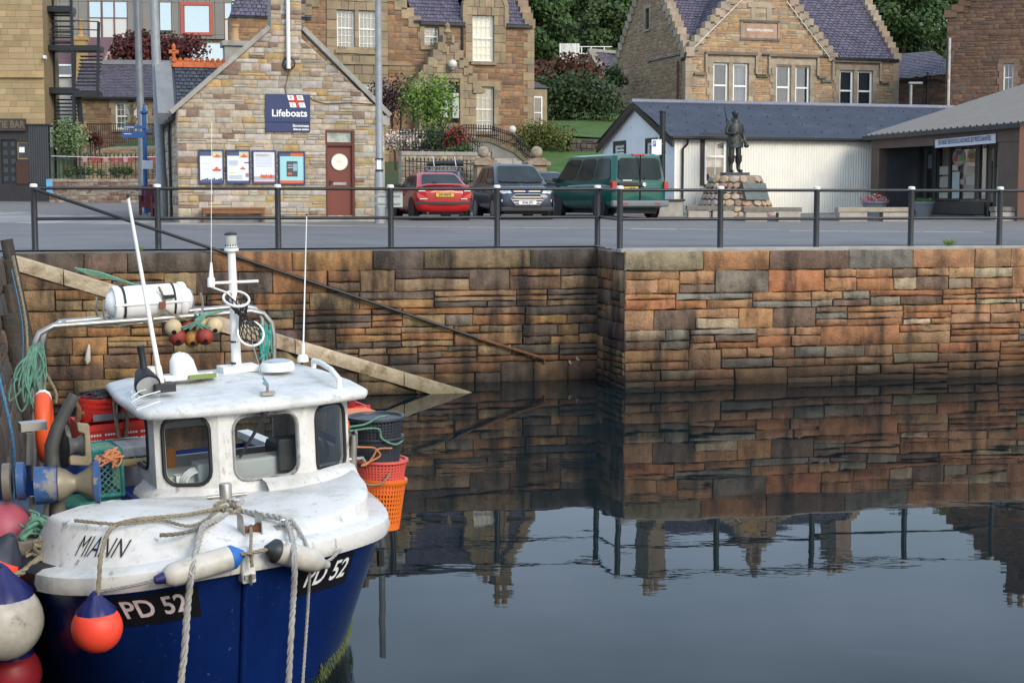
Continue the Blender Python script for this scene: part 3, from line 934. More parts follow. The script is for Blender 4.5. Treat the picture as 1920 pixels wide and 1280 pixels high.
b = MB(); b.lathe([(.22, -.003), (.22, .0)], (pc[0], .025, pc[1]), (0, 1, 0), n=26); b.build('porthole_glass', mat('mirror_pane', (.62, .66, .68), .06, metal=.85, var=.3, vs=5), dr)
lb = S(625, 342), S(650, 347)
b = MB(); b.box((lb[0][0], .035, lb[1][1]), (lb[1][0], .062, lb[0][1])); b.build('letterbox', M_STEEL, dr)
lh = S(618, 341); b = MB(); b.bar((lh[0], .03, lh[1]), (lh[0] + .13, .03, lh[1] + .0), .02, .02); b.box((lh[0], .03, lh[1] - .1), (lh[0] + .03, .062, lh[1] + .04)); b.build('door_handle', M_BLACK, dr)
b = MB(); b.box((d0[0] + .04, .08, zt), (d1[0] - .07, .09, z1 - .06)); b.build('transom_pane', mat('transom_glass', (.35, .4, .38), .08, metal=.4, var=.5, vs=4), st)
b = MB(); b.box((d0[0] - .03, -.06, -.05), (d1[0] + .03, .1, z0)); b.build('door_step', mat('ochre_step', (.4, .29, .1), .8), st)
b = MB(); b.box((0.02, -.09, -.3), (wR, .0, .1), None); b.build('plinth_course', M_CONC, st, bevel=.01)
b = MB(); b.box((wR + .02, -.05, eR - .35), (wR + .12, .06, eR - .2)); b.tube([(wR, .0, eR - .22), (wR + .07, .0, eR - .22)], .02, 6); b.build('corner_lamp', M_GALV, st)
# pole on the gable with a rubber ring
pt = S(540, 130)
fl = thing('flagpole', Fr(SF.w((pt[0], -.14, pt[1]))), 'white pole fixed to the lifeboat station gable with a black ring', 'flagpole')
b = MB(); b.tube([(0, 0, 0), (0, 0, 3.4)], [.058, .05], 10); b.build('pole', M_WPAINT, fl, smooth=50)
b = MB(); b.tube([(.16 * math.cos(a), .05, .14 + .16 * math.sin(a)) for a in [2 * math.pi * k / 18 for k in range(18)]], .022, 7, closed=True); b.build('ring', M_BLACK, fl, smooth=60)
b = MB(); b.box((-.05, 0, .4), (.05, .14, .46)); b.box((-.05, 0, 1.5), (.05, .14, 1.56)); b.build('bracket', M_GALV, fl)
b = MB(); cb = [S(541, 133), S(538, 150), S(534, 165), S(536, 176)]; b.tube([(p[0], -.05, p[1]) for p in cb], .011, 5)
tag(b.build('cable', M_RUST, st), None)
cb = [S(580, 183), S(590, 190), S(612, 195), S(655, 193), S(700, 196)]
b = MB(); b.tube([(p[0], -.045, p[1]) for p in cb], .01, 5); b.build('cable', M_BLACK, st)

# signs on the station
def fxq(a, b_, y):
    """maps text (x, y) centred on the panel"""
    return lambda x, z, l: (a + x, y - l, b_ + z)
a, c = S(498, 229), S(580.5, 178)
sg = thing('name_sign', Fr(SF.w((a[0], -.06, a[1])), QA), 'large navy sign lettered Lifeboats with a flag emblem on the stone gable', 'sign')
W_, H_ = c[0] - a[0], c[1] - a[1]
b = MB(); b.box((0, -.03, 0), (W_, .02, H_)); b.build('panel', M_SIGN, sg, bevel=.004)
text_mesh('Lifeboats', .27, M_WHT, 'lettering', sg, fxq(W_ * .53, H_ * .31, -.032), sx=1.0, bold=.006)
def em(x, z, l=0.0): return (W_ * .555 + x * .42 + z * -.09, -.032 - l, H_ * .53 + z * .33)
b = MB(); b.add([em(0, 0), em(1, 0), em(1, 1), em(0, 1)], [(0, 1, 2, 3)]); b.build('emblem_flag', M_WHT, sg)
b = MB(); M_RED = mat('red_print', (.5, .03, .03), .5, var=0)
b.add([em(.40, 0, .002), em(.6, 0, .002), em(.6, 1, .002), em(.40, 1, .002)], [(0, 1, 2, 3)]); b.add([em(0, .4, .003), em(1, .4, .003), em(1, .6, .003), em(0, .6, .003)], [(0, 1, 2, 3)]); b.build('emblem_cross', M_RED, sg)
for ch_, (ux, uz) in zip('RNLI', ((.2, .8), (.8, .8), (.2, .2), (.8, .2))):
    text_mesh(ch_, .12, M_SIGN, 'emblem_letter', sg, lambda x, z, l, ux=ux, uz=uz: (em(ux, uz)[0] + x, -.034 - l, em(ux, uz)[2] + z))
b = MB(); M_ORG = mat('orange_print', (.6, .2, .05), .5, var=0)
b.tube([em(.5, .15, .006), em(.5, .85, .006)], .008, 5); b.tube([em(.42, .32, .006), em(.5, .2, .006), em(.58, .32, .006)], .007, 5); b.tube([em(.45, .8, .006), em(.55, .8, .006)], .007, 5); b.build('emblem_anchor', M_ORG, sg)
a, c = S(498, 247), S(580.5, 231)
sg2 = thing('name_sign', Fr(SF.w((a[0], -.06, a[1])), QA), 'narrow navy sign lettered Stromness under the large sign on the gable', 'sign')
H2 = c[1] - a[1]
b = MB(); b.box((0, -.03, 0), (W_, .02, H2)); b.build('panel', M_SIGN, sg2, bevel=.004)
text_mesh('Stromness', .105, M_WHT, 'lettering', sg2, fxq(W_ * .97, H2 * .66, -.032), 'RIGHT', bold=.003)
text_mesh('lifeboat station', .072, M_WHT, 'lettering', sg2, fxq(W_ * .97, H2 * .27, -.032), 'RIGHT', bold=.003)

def board(px0, py0, px1, py1, label, items):
    a, c = S(px0, py1), S(px1, py0)
    o = thing('notice_board', Fr(SF.w((a[0], -.05, a[1])), QA), label, 'notice board', 'framed notice boards on the lifeboat station')
    w_, h_ = c[0] - a[0], c[1] - a[1]
    f = .035
    b = MB()
    b.box((0, -.04, 0), (f, .03, h_)); b.box((w_ - f, -.04, 0), (w_, .03, h_)); b.box((f, -.04, 0), (w_ - f, .03, f)); b.box((f, -.04, h_ - f), (w_ - f, .03, h_))
    b.build('board_frame', M_SIGN, o)
    pw, ph = w_ - 2 * f, h_ - 2 * f
    b = MB(); b.box((f, -.012, f), (w_ - f, .02, h_ - f)); b.build('poster', mat('poster_paper', (.72, .77, .84), .6, var=.04, vs=2), o)
    k = 0
    for it in items:
        (x0, z0, x1, z1), cc = it[0], it[1]
        k += 1
        pts = it[2] if len(it) > 2 else [(0, 0), (1, 0), (1, 1), (0, 1)]
        b = MB(); b.add([(f + pw * (x0 + (x1 - x0) * u), -.0135 - .0012 * k, f + ph * (z0 + (z1 - z0) * v)) for u, v in pts], [tuple(range(len(pts)))])
        b.build('print', mat('print_%02x%02x%02x' % tuple(int(q * 255) for q in cc), cc, .55, var=.05, vs=9), o)
    return o
NV, CR, OR_, TQ = (.07, .095, .17), (.6, .55, .38), (.62, .12, .05), (.32, .62, .64)
boat_pts = [(0, .35), (.15, .0), (.85, 0), (1, .4), (.7, .42), (.62, .7), (.5, .72), (.48, 1), (.44, .72), (.33, .7), (.28, .4)]
board(372.8, 281, 419, 344.7, 'leftmost of the four notice boards, pale poster with one orange lifeboat',
      [((0, .84, .55, 1), NV), ((.55, .78, 1, 1), CR), ((.6, .8, .95, .92), OR_, boat_pts), ((0, 0, 1, .07), NV), ((.52, .36, .96, .53), OR_, boat_pts), ((.1, .42, .4, .425), NV), ((.1, .6, .42, .605), NV)] +
      [((.08 + .1 * i, .07, .16 + .1 * i, .1 + .02 * (i % 3)), NV) for i in range(9)])
board(423.8, 281.5, 468.4, 344.7, 'second notice board from the left, poster with text columns and small pictures',
      [((0, .85, .55, 1), NV), ((.55, .79, 1, 1), CR), ((.6, .8, .96, .94), OR_, boat_pts), ((0, 0, 1, .06), NV), ((.58, .42, .85, .52), OR_, boat_pts), ((.1, .3, .35, .33), (.7, .6, .1)), ((.78, .62, 1, .65), NV), ((.84, .18, .98, .3), (.4, .2, .15))] +
      [((.08, .55 + .035 * i, .5, .56 + .035 * i), (.35, .38, .42)) for i in range(5)] + [((.08, .12 + .035 * i, .7, .13 + .035 * i), (.4, .42, .46)) for i in range(4)])
board(473.4, 282.4, 517, 344.7, 'third notice board from the left, text poster with a crew photograph along its foot',
      [((0, 0, 1, .05), (.5, .15, .12)), ((0, .08, 1, .2), (.4, .42, .45))] + [((.3 + .11 * i, .14, .42 + .11 * i, .3 - .02 * (i % 2)), jit(OR_, .3), [(.1, 0), (.9, 0), (1, .6), (.6, .75), (.5, 1), (.4, .75), (0, .6)]) for i in range(6)] +
      [((.1, .5 + .05 * i, .9, .51 + .05 * i), (.5, .52, .55)) for i in range(9)] + [((.1, .88, .7, .93), (.5, .45, .42))])
board(522.2, 284.3, 571, 346.2, 'rightmost and newest notice board, turquoise poster with a dark centre panel and orange foot',
      [((0, 0, 1, 1), TQ), ((0, 0, 1, .09), OR_), ((0, .88, .45, 1), NV), ((.45, .88, 1, 1), OR_), ((.28, .22, .74, .72), (.07, .08, .09)), ((.32, .28, .5, .35), OR_), ((.33, .5, .55, .52), (.6, .6, .6)), ((.33, .58, .52, .6), (.6, .6, .6)), ((.55, .4, .72, .64), (.25, .4, .42))])
# bench below the boards
a, c = S(379, 421), S(493, 389)
bn = thing('bench', Fr(SF.w((a[0], -.42, 0)), QA), 'low varnished wooden bench against the station wall under the boards', 'bench')
w_, h_ = c[0] - a[0], c[1]
b = MB(); b.box((-.03, -.02, h_ - .05), (w_ + .03, .3, h_)); b.build('seat', M_WOOD, bn, bevel=.006)
b = MB(); b.box((0, .0, h_ - .16), (w_, .03, h_ - .05)); b.build('apron', M_WOOD, bn)
for x in (0, w_ - .07):
    for y in (0.02, .24):
        b = MB(); b.box((x, y, 0), (x + .07, y + .06, h_ - .05)); b.build('leg', M_WOOD, bn)

# ------------------------------------------------------------------ town hall behind the cars
TF = Fr(at(612, 262, 72), R_(17))
T = xz(TF)
th = thing('villa', TF, 'tall brown stone villa with crow stepped gables and a porch behind the parked cars', 'building')
xl, xrr = T(432, 200)[0], T(1000, 200)[0]
ze = T(800, 44)[1]
zb = T(700, 300)[1] - 1.5
g1l, g1r, g1a = T(549, 44)[0], T(787, 33)[0], (T(668, 50)[0], T(668, -100)[1])
g2l, g2r = T(871, 44)[0], T(949, 47)[0]
g2c = (g2l + g2r) / 2
poly = [(xl, zb), (xrr, zb), (xrr, ze), (g2r, ze), (g2r, ze + .9), (g2c + .75, ze + 1.5), (g2c + .25, ze + 2.9), (g2c - .25, ze + 2.9), (g2c - .75, ze + 1.5), (g2l, ze + .9), (g2l, ze), (g1r, ze), g1a, (g1l, ze), (xl, ze)]
W = {}
def px_rect(f, x0, y0, x1, y1):
    a, c = f(x0, y1), f(x1, y0)
    return (a[0], c[0], a[1], c[1])
wins = [((632, 12, 664.5, 93), (3, 1, 2)), ((673, 14, 706, 95), (3, 1, 2)), ((796, 49, 823, 88), (2, 1, 1)), ((886, 28, 926, 115), (3, 1, 2)), ((886, 163, 926, 247), (3, 1, 1)), ((673, 152, 706, 230), (3, 1, 2))]
hl = [px_rect(T, *w_[0]) for w_ in wins]
door = px_rect(T, 810, 151, 851, 232)
PAL_TH = [(.25, .14, .075), (.27, .155, .08), (.22, .12, .065), (.3, .17, .085), (.19, .11, .07), (.28, .19, .1), (.24, .15, .09)]
mort2 = mat('brown_mortar', (.26, .2, .14), .95, var=.2, vs=4)
wall(th, 'wall', poly, mort2, hl + [door], t=.5)
fmid = T(655, 60)[0]
ash = [(T(612, 60)[0], fmid + .0)]
masonry(th, poly, hl + [door, (T(612, 60)[0], T(727, 60)[0], zb, T(660, 96)[1] + 3.5), (g2l + .05, g2r - .05, T(900, 118)[1], ze + 4)], M_BRICKW, PAL_TH, band=(.2, .3), length=(.3, .75), split=.25, joint=.009, depth=.022, rough=.006, parts=220, force3=0)
PAL_ASH = [(.3, .23, .14), (.28, .21, .13), (.33, .25, .15), (.26, .2, .13)]
a0, a1 = T(612, 60)[0], T(727, 60)[0]
masonry(th, [(a0, zb), (a1, zb), (a1, ze + 1.6), (a0, ze + 1.6)], hl, M_DRESS, PAL_ASH, band=(.34, .46), length=(.5, .95), split=0, joint=.003, depth=.07, rough=.003, parts=60)
masonry(th, [(g2l + .02, T(900, 118)[1]), (g2r - .02, T(900, 118)[1]), (g2r - .02, ze + .9), (g2c + .72, ze + 1.5), (g2c + .22, ze + 2.85), (g2c - .22, ze + 2.85), (g2c - .72, ze + 1.5), (g2l + .02, ze + .9)], hl, M_DRESS, PAL_ASH, band=(.34, .46), length=(.4, .8), split=0, joint=.003, depth=.06, rough=.003, parts=60)
for (r, bars) in zip(hl, [w_[1] for w_ in wins]):
    window(th, *r, y=.14, fw=.07, bars=bars, bm=M_GLARE)
for i in (2, 4): surround(th, *hl[i], wd=.22, proud=.06, pal=PAL_ASH)
for i in (0, 1, 3):
    r = hl[i]
    b = MB(); b.box((r[0] - .1, -.14, r[2] - .16), (r[1] + .1, .14, r[2] - .003), PAL_ASH[0]); b.build('sill_stone', M_DRESS, th, cols=True)
zs_ = T(690, 122)[1]
b = MB(); b.box((xl, -.07, zs_), (a0 - .02, .05, zs_ + .12), PAL_ASH[1]); b.box((a0 - .02, -.13, zs_), (a1 + .02, .05, zs_ + .12), PAL_ASH[0]); b.box((a1 + .02, -.07, zs_), (T(772, 120)[0], .05, zs_ + .12), PAL_ASH[1]); b.build('string_course', M_DRESS, th, cols=True)
quoins(th, xrr, 1, zb, ze, PAL_ASH)
crowsteps(th, (g1r, ze - .1), g1a, 9, -.06, .35, .42, PAL_ASH)
crowsteps(th, (g1l, ze - .1), g1a, 9, -.06, .35, .42, PAL_ASH)
for s, x in ((-1, g2l), (1, g2r)):
    b = MB(); pts = [(x, ze - .1), (x, ze + .9), (g2c + s * .75, ze + 1.5), (g2c + s * .3, ze + 2.9)]
    for p, q in zip(pts, pts[1:]): b.bar((p[0], .1, p[1]), (q[0], .1, q[1]), .2, .4, up=(0, 1, 0), col=PAL_ASH[0])
    b.build('gable_skew', M_DRESS, th, cols=True)
b = MB(); b.lathe([(.16, ze + 2.85), (.2, ze + 3.0), (.08, ze + 3.1), (.15, ze + 3.35), (.02, ze + 3.6)], (g2c, .1, 0), n=10, col=PAL_ASH[0]); b.build('finial', M_DRESS, th, cols=True)
# roofs
RD, RH = 4.2, 3.7
ry = lambda y: ze + .05 + RH * (y + .12) / (RD + .12)
for xa, xb, ya, nc, hip in ((g1r - .3, g2l + .02, -.12, 16, 0), (g2l, g2r, 1.6, 12, 0), (g2r - .02, xrr - .25, -.12, 10, 0), (xl, g1l + .8, -.12, 16, 1.6), (g1l + .8, g1r - .3, 2.4, 16, 0)):
    slates(th, (xa, ya, ry(ya)), (xb, ya, ry(ya)), (xb, RD, ry(RD)), (xa + hip, RD, ry(RD)), 20 if ya < 0 else 11, nc, PAL_SLATE, M_SLATE)
    b = MB(); b.add([(xa, ya, ry(ya) - .06), (xb, ya, ry(ya) - .06), (xb, RD, ry(RD) - .06), (xa + hip, RD, ry(RD) - .06)], [(0, 1, 2, 3)]); b.build('roof', MATS['slate_plain'], th)
b = MB(); b.add([(xrr - .1, 2 * RD, ze), (xl + 3.2, 2 * RD, ze), (xl + 1.6, RD, ze + RH), (xrr - .1, RD, ze + RH), (xl, -.1, ze)], [(0, 1, 2, 3), (1, 4, 2)]); b.build('roof', MATS['slate_plain'], th)
b = MB(); b.add([(xl, .02, zb), (xl, .02, ze), (xl + 3.2, 2 * RD, ze), (xl + 3.2, 2 * RD, zb)], [(0, 1, 2, 3)]); b.build('end_wall', mort2, th)
for gl, gr, ga in ((g1l, g1r, g1a), (g2l, g2r, (g2c, ze + 2.8))):
    b = MB(); b.add([(gl, .6, ze), (ga[0], .6, ga[1] - .1), (ga[0], 4.2, ga[1] - .1), (gl, 4.2, ze), (gr, .6, ze), (gr, 4.2, ze)], [(0, 1, 2, 3), (1, 4, 5, 2)]); b.build('gable_roof', MATS['slate_plain'], th)
b = MB(); b.box((g1r, -.2, ze - .08), (g2l, -.08, ze + .04)); b.box((g2r, -.2, ze - .08), (xrr - .1, -.08, ze + .04)); b.tube([(g2l - .12, -.1, ze - .1), (g2l - .12, -.1, T(870, 130)[1])], .05, 8); b.build('gutter', M_BLACK, th)
LOCAL[0] = side_local(xrr, 0, 0, 1)
wall(th, 'wall', [(0, zb), (2 * RD, zb), (2 * RD, ze), (RD, ze + RH), (0, ze)], mort2, t=.4, y0=.02)
crowsteps(th, (-.05, ze), (RD, ze + RH + .2), 12, -.06, .45, .4, PAL_ASH)
LOCAL[0] = None
chimney(th, xrr - .75, xrr + .05, RD - .6, RD + .6, ze + RH - .6, ze + RH + 1.1, PAL_ASH, 2)
chimney(th, g1l - 1.0, g1l + .2, RD - .5, RD + .5, ze + RH - 1.2, ze + RH + 1.0, PAL_ASH, 3)
# porch
pp0, pp1, ppa = T(770, 152), T(888, 163), T(831, 70)
pz = (pp0[1] + pp1[1]) / 2
ppoly = [(pp0[0] + .15, zb), (pp1[0] - .15, zb), (pp1[0] - .15, pz), (ppa[0], ppa[1] - .15), (pp0[0] + .15, pz)]
LOCAL[0] = Matrix.Translation((0, -.9, 0))
dq = (door[0], door[1], door[2], door[3])
wall(th, 'porch_wall', ppoly, mort2, [dq], t=1.0)
masonry(th, ppoly, [dq], M_DRESS, PAL_ASH, band=(.34, .44), length=(.5, .9), split=0, joint=.004, depth=.05, rough=.004, parts=60)
crowsteps(th, (pp0[0] - .05, pz - .25), (ppa[0], ppa[1]), 7, -.1, .5, .3, PAL_ASH)
crowsteps(th, (pp1[0] + .05, pz - .25), (ppa[0], ppa[1]), 7, -.1, .5, .3, PAL_ASH)
b = MB(); b.box((pp0[0] - .25, -.16, pz - .45), (pp0[0] + .3, .4, pz - .22), PAL_ASH[0]); b.box((pp1[0] - .3, -.16, pz - .45), (pp1[0] + .25, .4, pz - .22), PAL_ASH[0]); b.lathe([(.1, ppa[1]), (.2, ppa[1] + .15), (.1, ppa[1] + .3), (.13, ppa[1] + .45), (.02, ppa[1] + .6)], (ppa[0], .15, 0), n=8, col=PAL_ASH[0])
b.box((door[0] - .18, -.12, door[2] - 1), (door[0] - .02, .1, door[3] + .14), PAL_ASH[2]); b.box((door[1] + .02, -.12, door[2] - 1), (door[1] + .18, .1, door[3] + .14), PAL_ASH[2]); b.box((door[0] - .02, -.12, door[3] + .01), (door[1] + .02, .1, door[3] + .14), PAL_ASH[2])
b.build('porch_trim', M_DRESS, th, cols=True)
M_DKB = mat('dark_brown_door', (.035, .024, .018), .4, var=.1)
zt_ = T(830, 172)[1]
b = MB(); b.box((door[0], .5, door[2] - 1), (door[1], .55, zt_)); b.box((door[0], .45, zt_), (door[1], .55, zt_ + .14)); b.box((door[0], .45, door[3] - .1), (door[1], .55, door[3])); dd_ = b.build('door', M_DKB, th)
dm = (door[0] + door[1]) / 2
for xa, xb, za, zb_ in ((door[0] + .12, dm - .1, door[2] + .2, zt_ - .15), (dm + .1, door[1] - .12, door[2] + .2, zt_ - .15)):
    b = MB(); b.box((xa, .48, za), (xb, .5, zb_)); b.build('door_pane', mat('frosted_pane', (.42, .44, .4), .25, var=.05), dd_)
b = MB(); b.box((door[0] + .06, .5, zt_ + .14), (door[1] - .06, .52, door[3] - .1)); b.build('fanlight', mat('cream_fanlight', (.55, .56, .42), .2, var=.04), th)
lp = T(835.5, 124.5)
b = MB(); b.sphere((lp[0], -.35, lp[1]), .2, 14, 9); b.build('globe_lamp', mat('opal_globe', (.62, .6, .52), .3, var=.1), th, smooth=60)
b = MB(); b.tube([(lp[0], -.2, lp[1] - .22), (lp[0], .05, lp[1] - .35)], .04, 6); b.lathe([(.1, -.24), (.1, -.18)], (lp[0], -.35, lp[1]), n=10); b.build('lamp_bracket', M_GALV, th)
LOCAL[0] = None
b = MB(); b.add([(pp0[0], -.6, pz - .1), (ppa[0], -.6, ppa[1] - .2), (ppa[0], .1, ppa[1] - .2), (pp0[0], .1, pz - .1), (pp1[0], -.6, pz - .1), (pp1[0], .1, pz - .1)], [(0, 1, 2, 3), (1, 4, 5, 2)]); b.build('porch_roof', MATS['slate_plain'], th)
# side bay
v0, v1 = T(1000, 160), T(1012, 232)
b = MB(); b.box((xrr + .03, 1.0, zb), (xrr + 1.0, 3.2, v0[1] - .1), PAL_ASH[0]); b.build('side_bay', M_DRESS, th, cols=True)
b = MB(); b.add([(xrr, .9, v0[1] - .05), (xrr + 1.1, .9, v0[1] - .05), (xrr + 1.1, 3.3, v0[1] - .05), (xrr, 3.3, v0[1] - .05), (xrr, 1.4, v0[1] + .5), (xrr, 2.8, v0[1] + .5)], [(0, 1, 4), (1, 2, 5, 4), (2, 3, 5), (0, 1, 2, 3)]); b.build('side_bay_roof', MATS['slate_plain'], th)
window(th, xrr + .3, xrr + .75, v1[1] - .2, v0[1] - .45, y=.95, fw=.06)

# ------------------------------------------------------------------ the 1889 institute above the shed
EF = Fr(at(1285, 210, 88), R_(17))
E_ = xz(EF)
eb = thing('institute', EF, 'big sandstone building dated 1889 with crow stepped front gable above the white shed', 'building')
PAL_EB = [(.4, .26, .15), (.42, .29, .17), (.38, .25, .15), (.34, .25, .17), (.44, .34, .23), (.37, .22, .12), (.33, .23, .15), (.42, .27, .13)]
PAL_ED = [(.36, .29, .21), (.34, .27, .19), (.38, .31, .23), (.32, .25, .18)]
ex = E_(1683, 200)[0]
ez = (E_(1287, 99)[1] + E_(1683, 117)[1]) / 2
gR = E_(1565, 109)[0]
gA = (gR / 2, E_(1428, -82)[1])
ezb = ez - 7.0
epoly = [(0, ezb), (ex, ezb), (ex, ez), (gR, ez), gA, (0, ez)]
def er(x0, y0, x1, y1): return px_rect(E_, x0, y0, x1, y1)
ew = [er(1336, 118, 1366, 214), er(1373, 119, 1403.6, 216), er(1453.7, 122, 1483, 217), er(1490, 123.4, 1519, 218), er(1572.5, 132, 1600.6, 219), er(1606.6, 133, 1636.5, 220)]
wall(eb, 'wall', epoly, mat('tan_mortar', (.38, .31, .23), .95, var=.15, vs=4), ew, t=.5)
pl1, pl2 = er(1392, 44, 1457, 71), er(1417, 19, 1437, 40)
masonry(eb, epoly, ew + [pl1, pl2], M_BRICKW, PAL_EB, band=(.17, .3), length=(.3, .85), split=.5, joint=.011, depth=.022, rough=.008, parts=250, force3=0)
for i, r in enumerate(ew):
    window(eb, *r, y=.1, fw=.12, mid=.56, bm=M_BLUEBL, slats=9)
    b = MB(); b.box((r[0] + .06, .45, r[2]), (r[1] - .06, .46, r[3])); b.build('room_wall', mat('dim_blue_room', (.1, .13, .2), .9, var=.1), eb)
for a, c in ((0, 1), (2, 3), (4, 5)):
    l, r = ew[a], ew[c]
    z0, z1 = l[2], max(l[3], r[3])
    surround(eb, l[0], r[1], z0, z1, wd=.26, proud=.06, pal=PAL_ED, sill=False)
    b = MB(); b.box((l[1] + .01, -.05, z0), (r[0] - .01, .25, z1), PAL_ED[1]); b.build('mullion_stone', M_DRESS, eb, cols=True)
    b = MB(); zt = z1 + .42
    b.box((l[0] - .5, -.17, zt), (r[1] + .5, .05, zt + .14), (.16, .14, .11)); b.box((l[0] - .5, -.15, zt - 1.0), (l[0] - .38, .05, zt), PAL_ED[0]); b.box((r[1] + .38, -.15, zt - 1.0), (r[1] + .5, .05, zt), PAL_ED[0])
    xa, xb = l[0] - .5, r[1] + .5
    b.box((max(0, xa - .65), -.16, zt - 1.13), (xa + .02, .05, zt - 1.0), (.18, .16, .12)); b.box((xb - .02, -.16, zt - 1.13), (min(ex, xb + .5), .05, zt - 1.0), (.18, .16, .12))
    b.build('drip_mould', M_DRESS, eb, cols=True)
quoins(eb, 0, -1, ezb, ez, PAL_ED, .6, .36, .4)
quoins(eb, ex, 1, ezb, ez, PAL_ED, .6, .36, .4)
crowsteps(eb, (-.1, ez - .05), gA, 15, -.1, .4, .42, PAL_ED)
crowsteps(eb, (gR + .1, ez - .05), gA, 15, -.1, .4, .42, PAL_ED)
b = MB(); b.box((gA[0] - .3, -.1, gA[1] - .1), (gA[0] + .3, .4, gA[1] + .3), PAL_ED[0]); b.lathe([(.14, .3), (.26, .5), (.1, .65), (.2, .9), (.02, 1.25)], (gA[0], .15, gA[1]), n=8, col=PAL_ED[1]); b.build('finial', M_DRESS, eb, cols=True)
b = MB(); f = .12
b.box((pl2[0] - .3, -.06, pl2[2] - .12), (pl2[0], .1, pl2[3] + .1), PAL_ED[0]); b.box((pl2[1], -.06, pl2[2] - .12), (pl2[1] + .3, .1, pl2[3] + .1), PAL_ED[0]); b.box((pl2[0] - .5, -.07, pl2[3] + .1), (pl2[1] + .5, .1, pl2[3] + .4), PAL_ED[2]); b.box((pl2[0], -.02, pl2[2] - .12), (pl2[1], .1, pl2[3] + .1), (.42, .34, .22))
b.build('date_panel', M_DRESS, eb, cols=True)
text_mesh('1889', .36, mat('carved_letter', (.2, .14, .07), .9, var=0), 'date_lettering', eb, fxq((pl2[0] + pl2[1]) / 2, (pl2[2] + pl2[3]) / 2, -.025))
b = MB(); b.box((pl1[0] - .02, -.02, pl1[2]), (pl1[1] + .02, .1, pl1[3]), (.46, .29, .2)); b.box((pl1[0] - .15, -.1, pl1[3]), (pl1[1] + .15, .1, pl1[3] + .13), (.14, .12, .1)); b.box((pl1[0] - .15, -.09, pl1[2] - .13), (pl1[1] + .15, .1, pl1[2]), (.17, .14, .12))
b.box((pl1[0] - .15, -.08, pl1[2]), (pl1[0] - .02, .1, pl1[3]), PAL_ED[3]); b.box((pl1[1] + .02, -.08, pl1[2]), (pl1[1] + .15, .1, pl1[3]), PAL_ED[3]); b.build('name_panel', M_DRESS, eb, cols=True)
pm_ = ((pl1[0] + pl1[1]) / 2, (pl1[2] + pl1[3]) / 2)
text_mesh('MERCANTILE MARINE', .19, M_WHT, 'panel_lettering', eb, fxq(pm_[0], pm_[1], -.024), sx=.86, bold=.004)
# gable side, facing left
ED_, EH = 11.2, 0
LOCAL[0] = side_local(0, ED_, 0, -1)
apL = (ED_ / 2, E_(1285, 99)[1] + ED_ / 2 * 1.02)
spoly = [(0, ezb), (ED_, ezb), (ED_, ez), apL, (0, ez)]
sw = (ED_ / 2 - .3, ED_ / 2 + .3, ez + 1.9, ez + 3.1)
wall(eb, 'side_wall', spoly, MATS['tan_mortar'], [sw], t=.5, y0=.01)
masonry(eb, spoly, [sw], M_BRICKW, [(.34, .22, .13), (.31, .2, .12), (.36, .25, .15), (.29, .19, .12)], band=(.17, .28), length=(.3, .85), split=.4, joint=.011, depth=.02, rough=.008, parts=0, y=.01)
b = MB(); b.box((sw[0], .1, sw[2]), (sw[1], .2, sw[3]), (.05, .05, .05)); b.build('slit_window', M_DARKIN, eb)
surround(eb, *sw, wd=.2, proud=.05, pal=PAL_ED, blocks=False)
crowsteps(eb, (ED_ + .1, ez), apL, 15, -.08, .45, .42, PAL_ED)
crowsteps(eb, (-.1, ez), apL, 15, -.08, .45, .42, PAL_ED)
LOCAL[0] = None
rz_ = apL[1] - .25
slates(eb, (.35, .15, ez + .05), (gA[0] + 1, .15, ez + .05), (gA[0] + 1, ED_ / 2, rz_), (.35, ED_ / 2, rz_), 34, 22, PAL_SLATE, M_SLATE)
slates(eb, (gR - 4.5, -.1, ez + .05), (ex - .3, -.1, ez + .05), (ex - .3, ED_ / 2, rz_), (gR - 4.5, ED_ / 2, rz_), 34, 26, PAL_SLATE, M_SLATE)
for s in (0, 1):
    e0 = (-.05 if s == 0 else gR + .05, ez)
    c = [(e0[0], .3, ez + .02), (e0[0], 5.5, ez + .02), (gA[0], 5.5, gA[1] - .15), (gA[0], .3, gA[1] - .15)]
    slates(eb, c[0], c[1], c[2], c[3], 34, 16, PAL_SLATE, M_SLATE)
b = MB(); b.add([(.3, .2, ez), (ex - .2, .2, ez), (ex - .2, ED_ / 2, rz_ - .05), (.3, ED_ / 2, rz_ - .05), (ex - .2, ED_, ez), (.3, ED_, ez)], [(0, 1, 2, 3), (3, 2, 4, 5)]); b.build('roof', MATS['slate_plain'], eb)
LOCAL[0] = side_local(ex, 0, 0, 1)
wall(eb, 'side_wall', [(0, ezb), (ED_, ezb), (ED_, ez), apL, (0, ez)], MATS['tan_mortar'], t=.4, y0=.02)
crowsteps(eb, (-.1, ez + .05), apL, 17, -.1, .4, .4, PAL_ED)
LOCAL[0] = None
b = MB(); b.box((gR, -.24, ez - .06), (ex - .1, -.1, ez + .06)); b.tube([(.03, .6, ez), (.03, .6, ezb)], .05, 8); b.tube([(-.06, -.12, ez + .1), (-.1, -.1, ez - .2), (-.06, .5, ez - .25)], .07, 7); b.build('gutter', M_BLACK, eb)
b = MB(); b.tube([(-.1, .9, ez - .3), (-.1, .9, ezb)], .06, 8); b.build('rusty_downpipe', M_RUST, eb, smooth=50)
chimney(eb, -.1, .95, ED_ / 2 - 1.0, ED_ / 2 + 1.0, apL[1] - 1, apL[1] + 1.9, PAL_ED, 3)
chimney(eb, ex - .95, ex + .1, ED_ / 2 - 1.0, ED_ / 2 + 1.0, apL[1] - 1, apL[1] + 1.5, PAL_ED, 3)
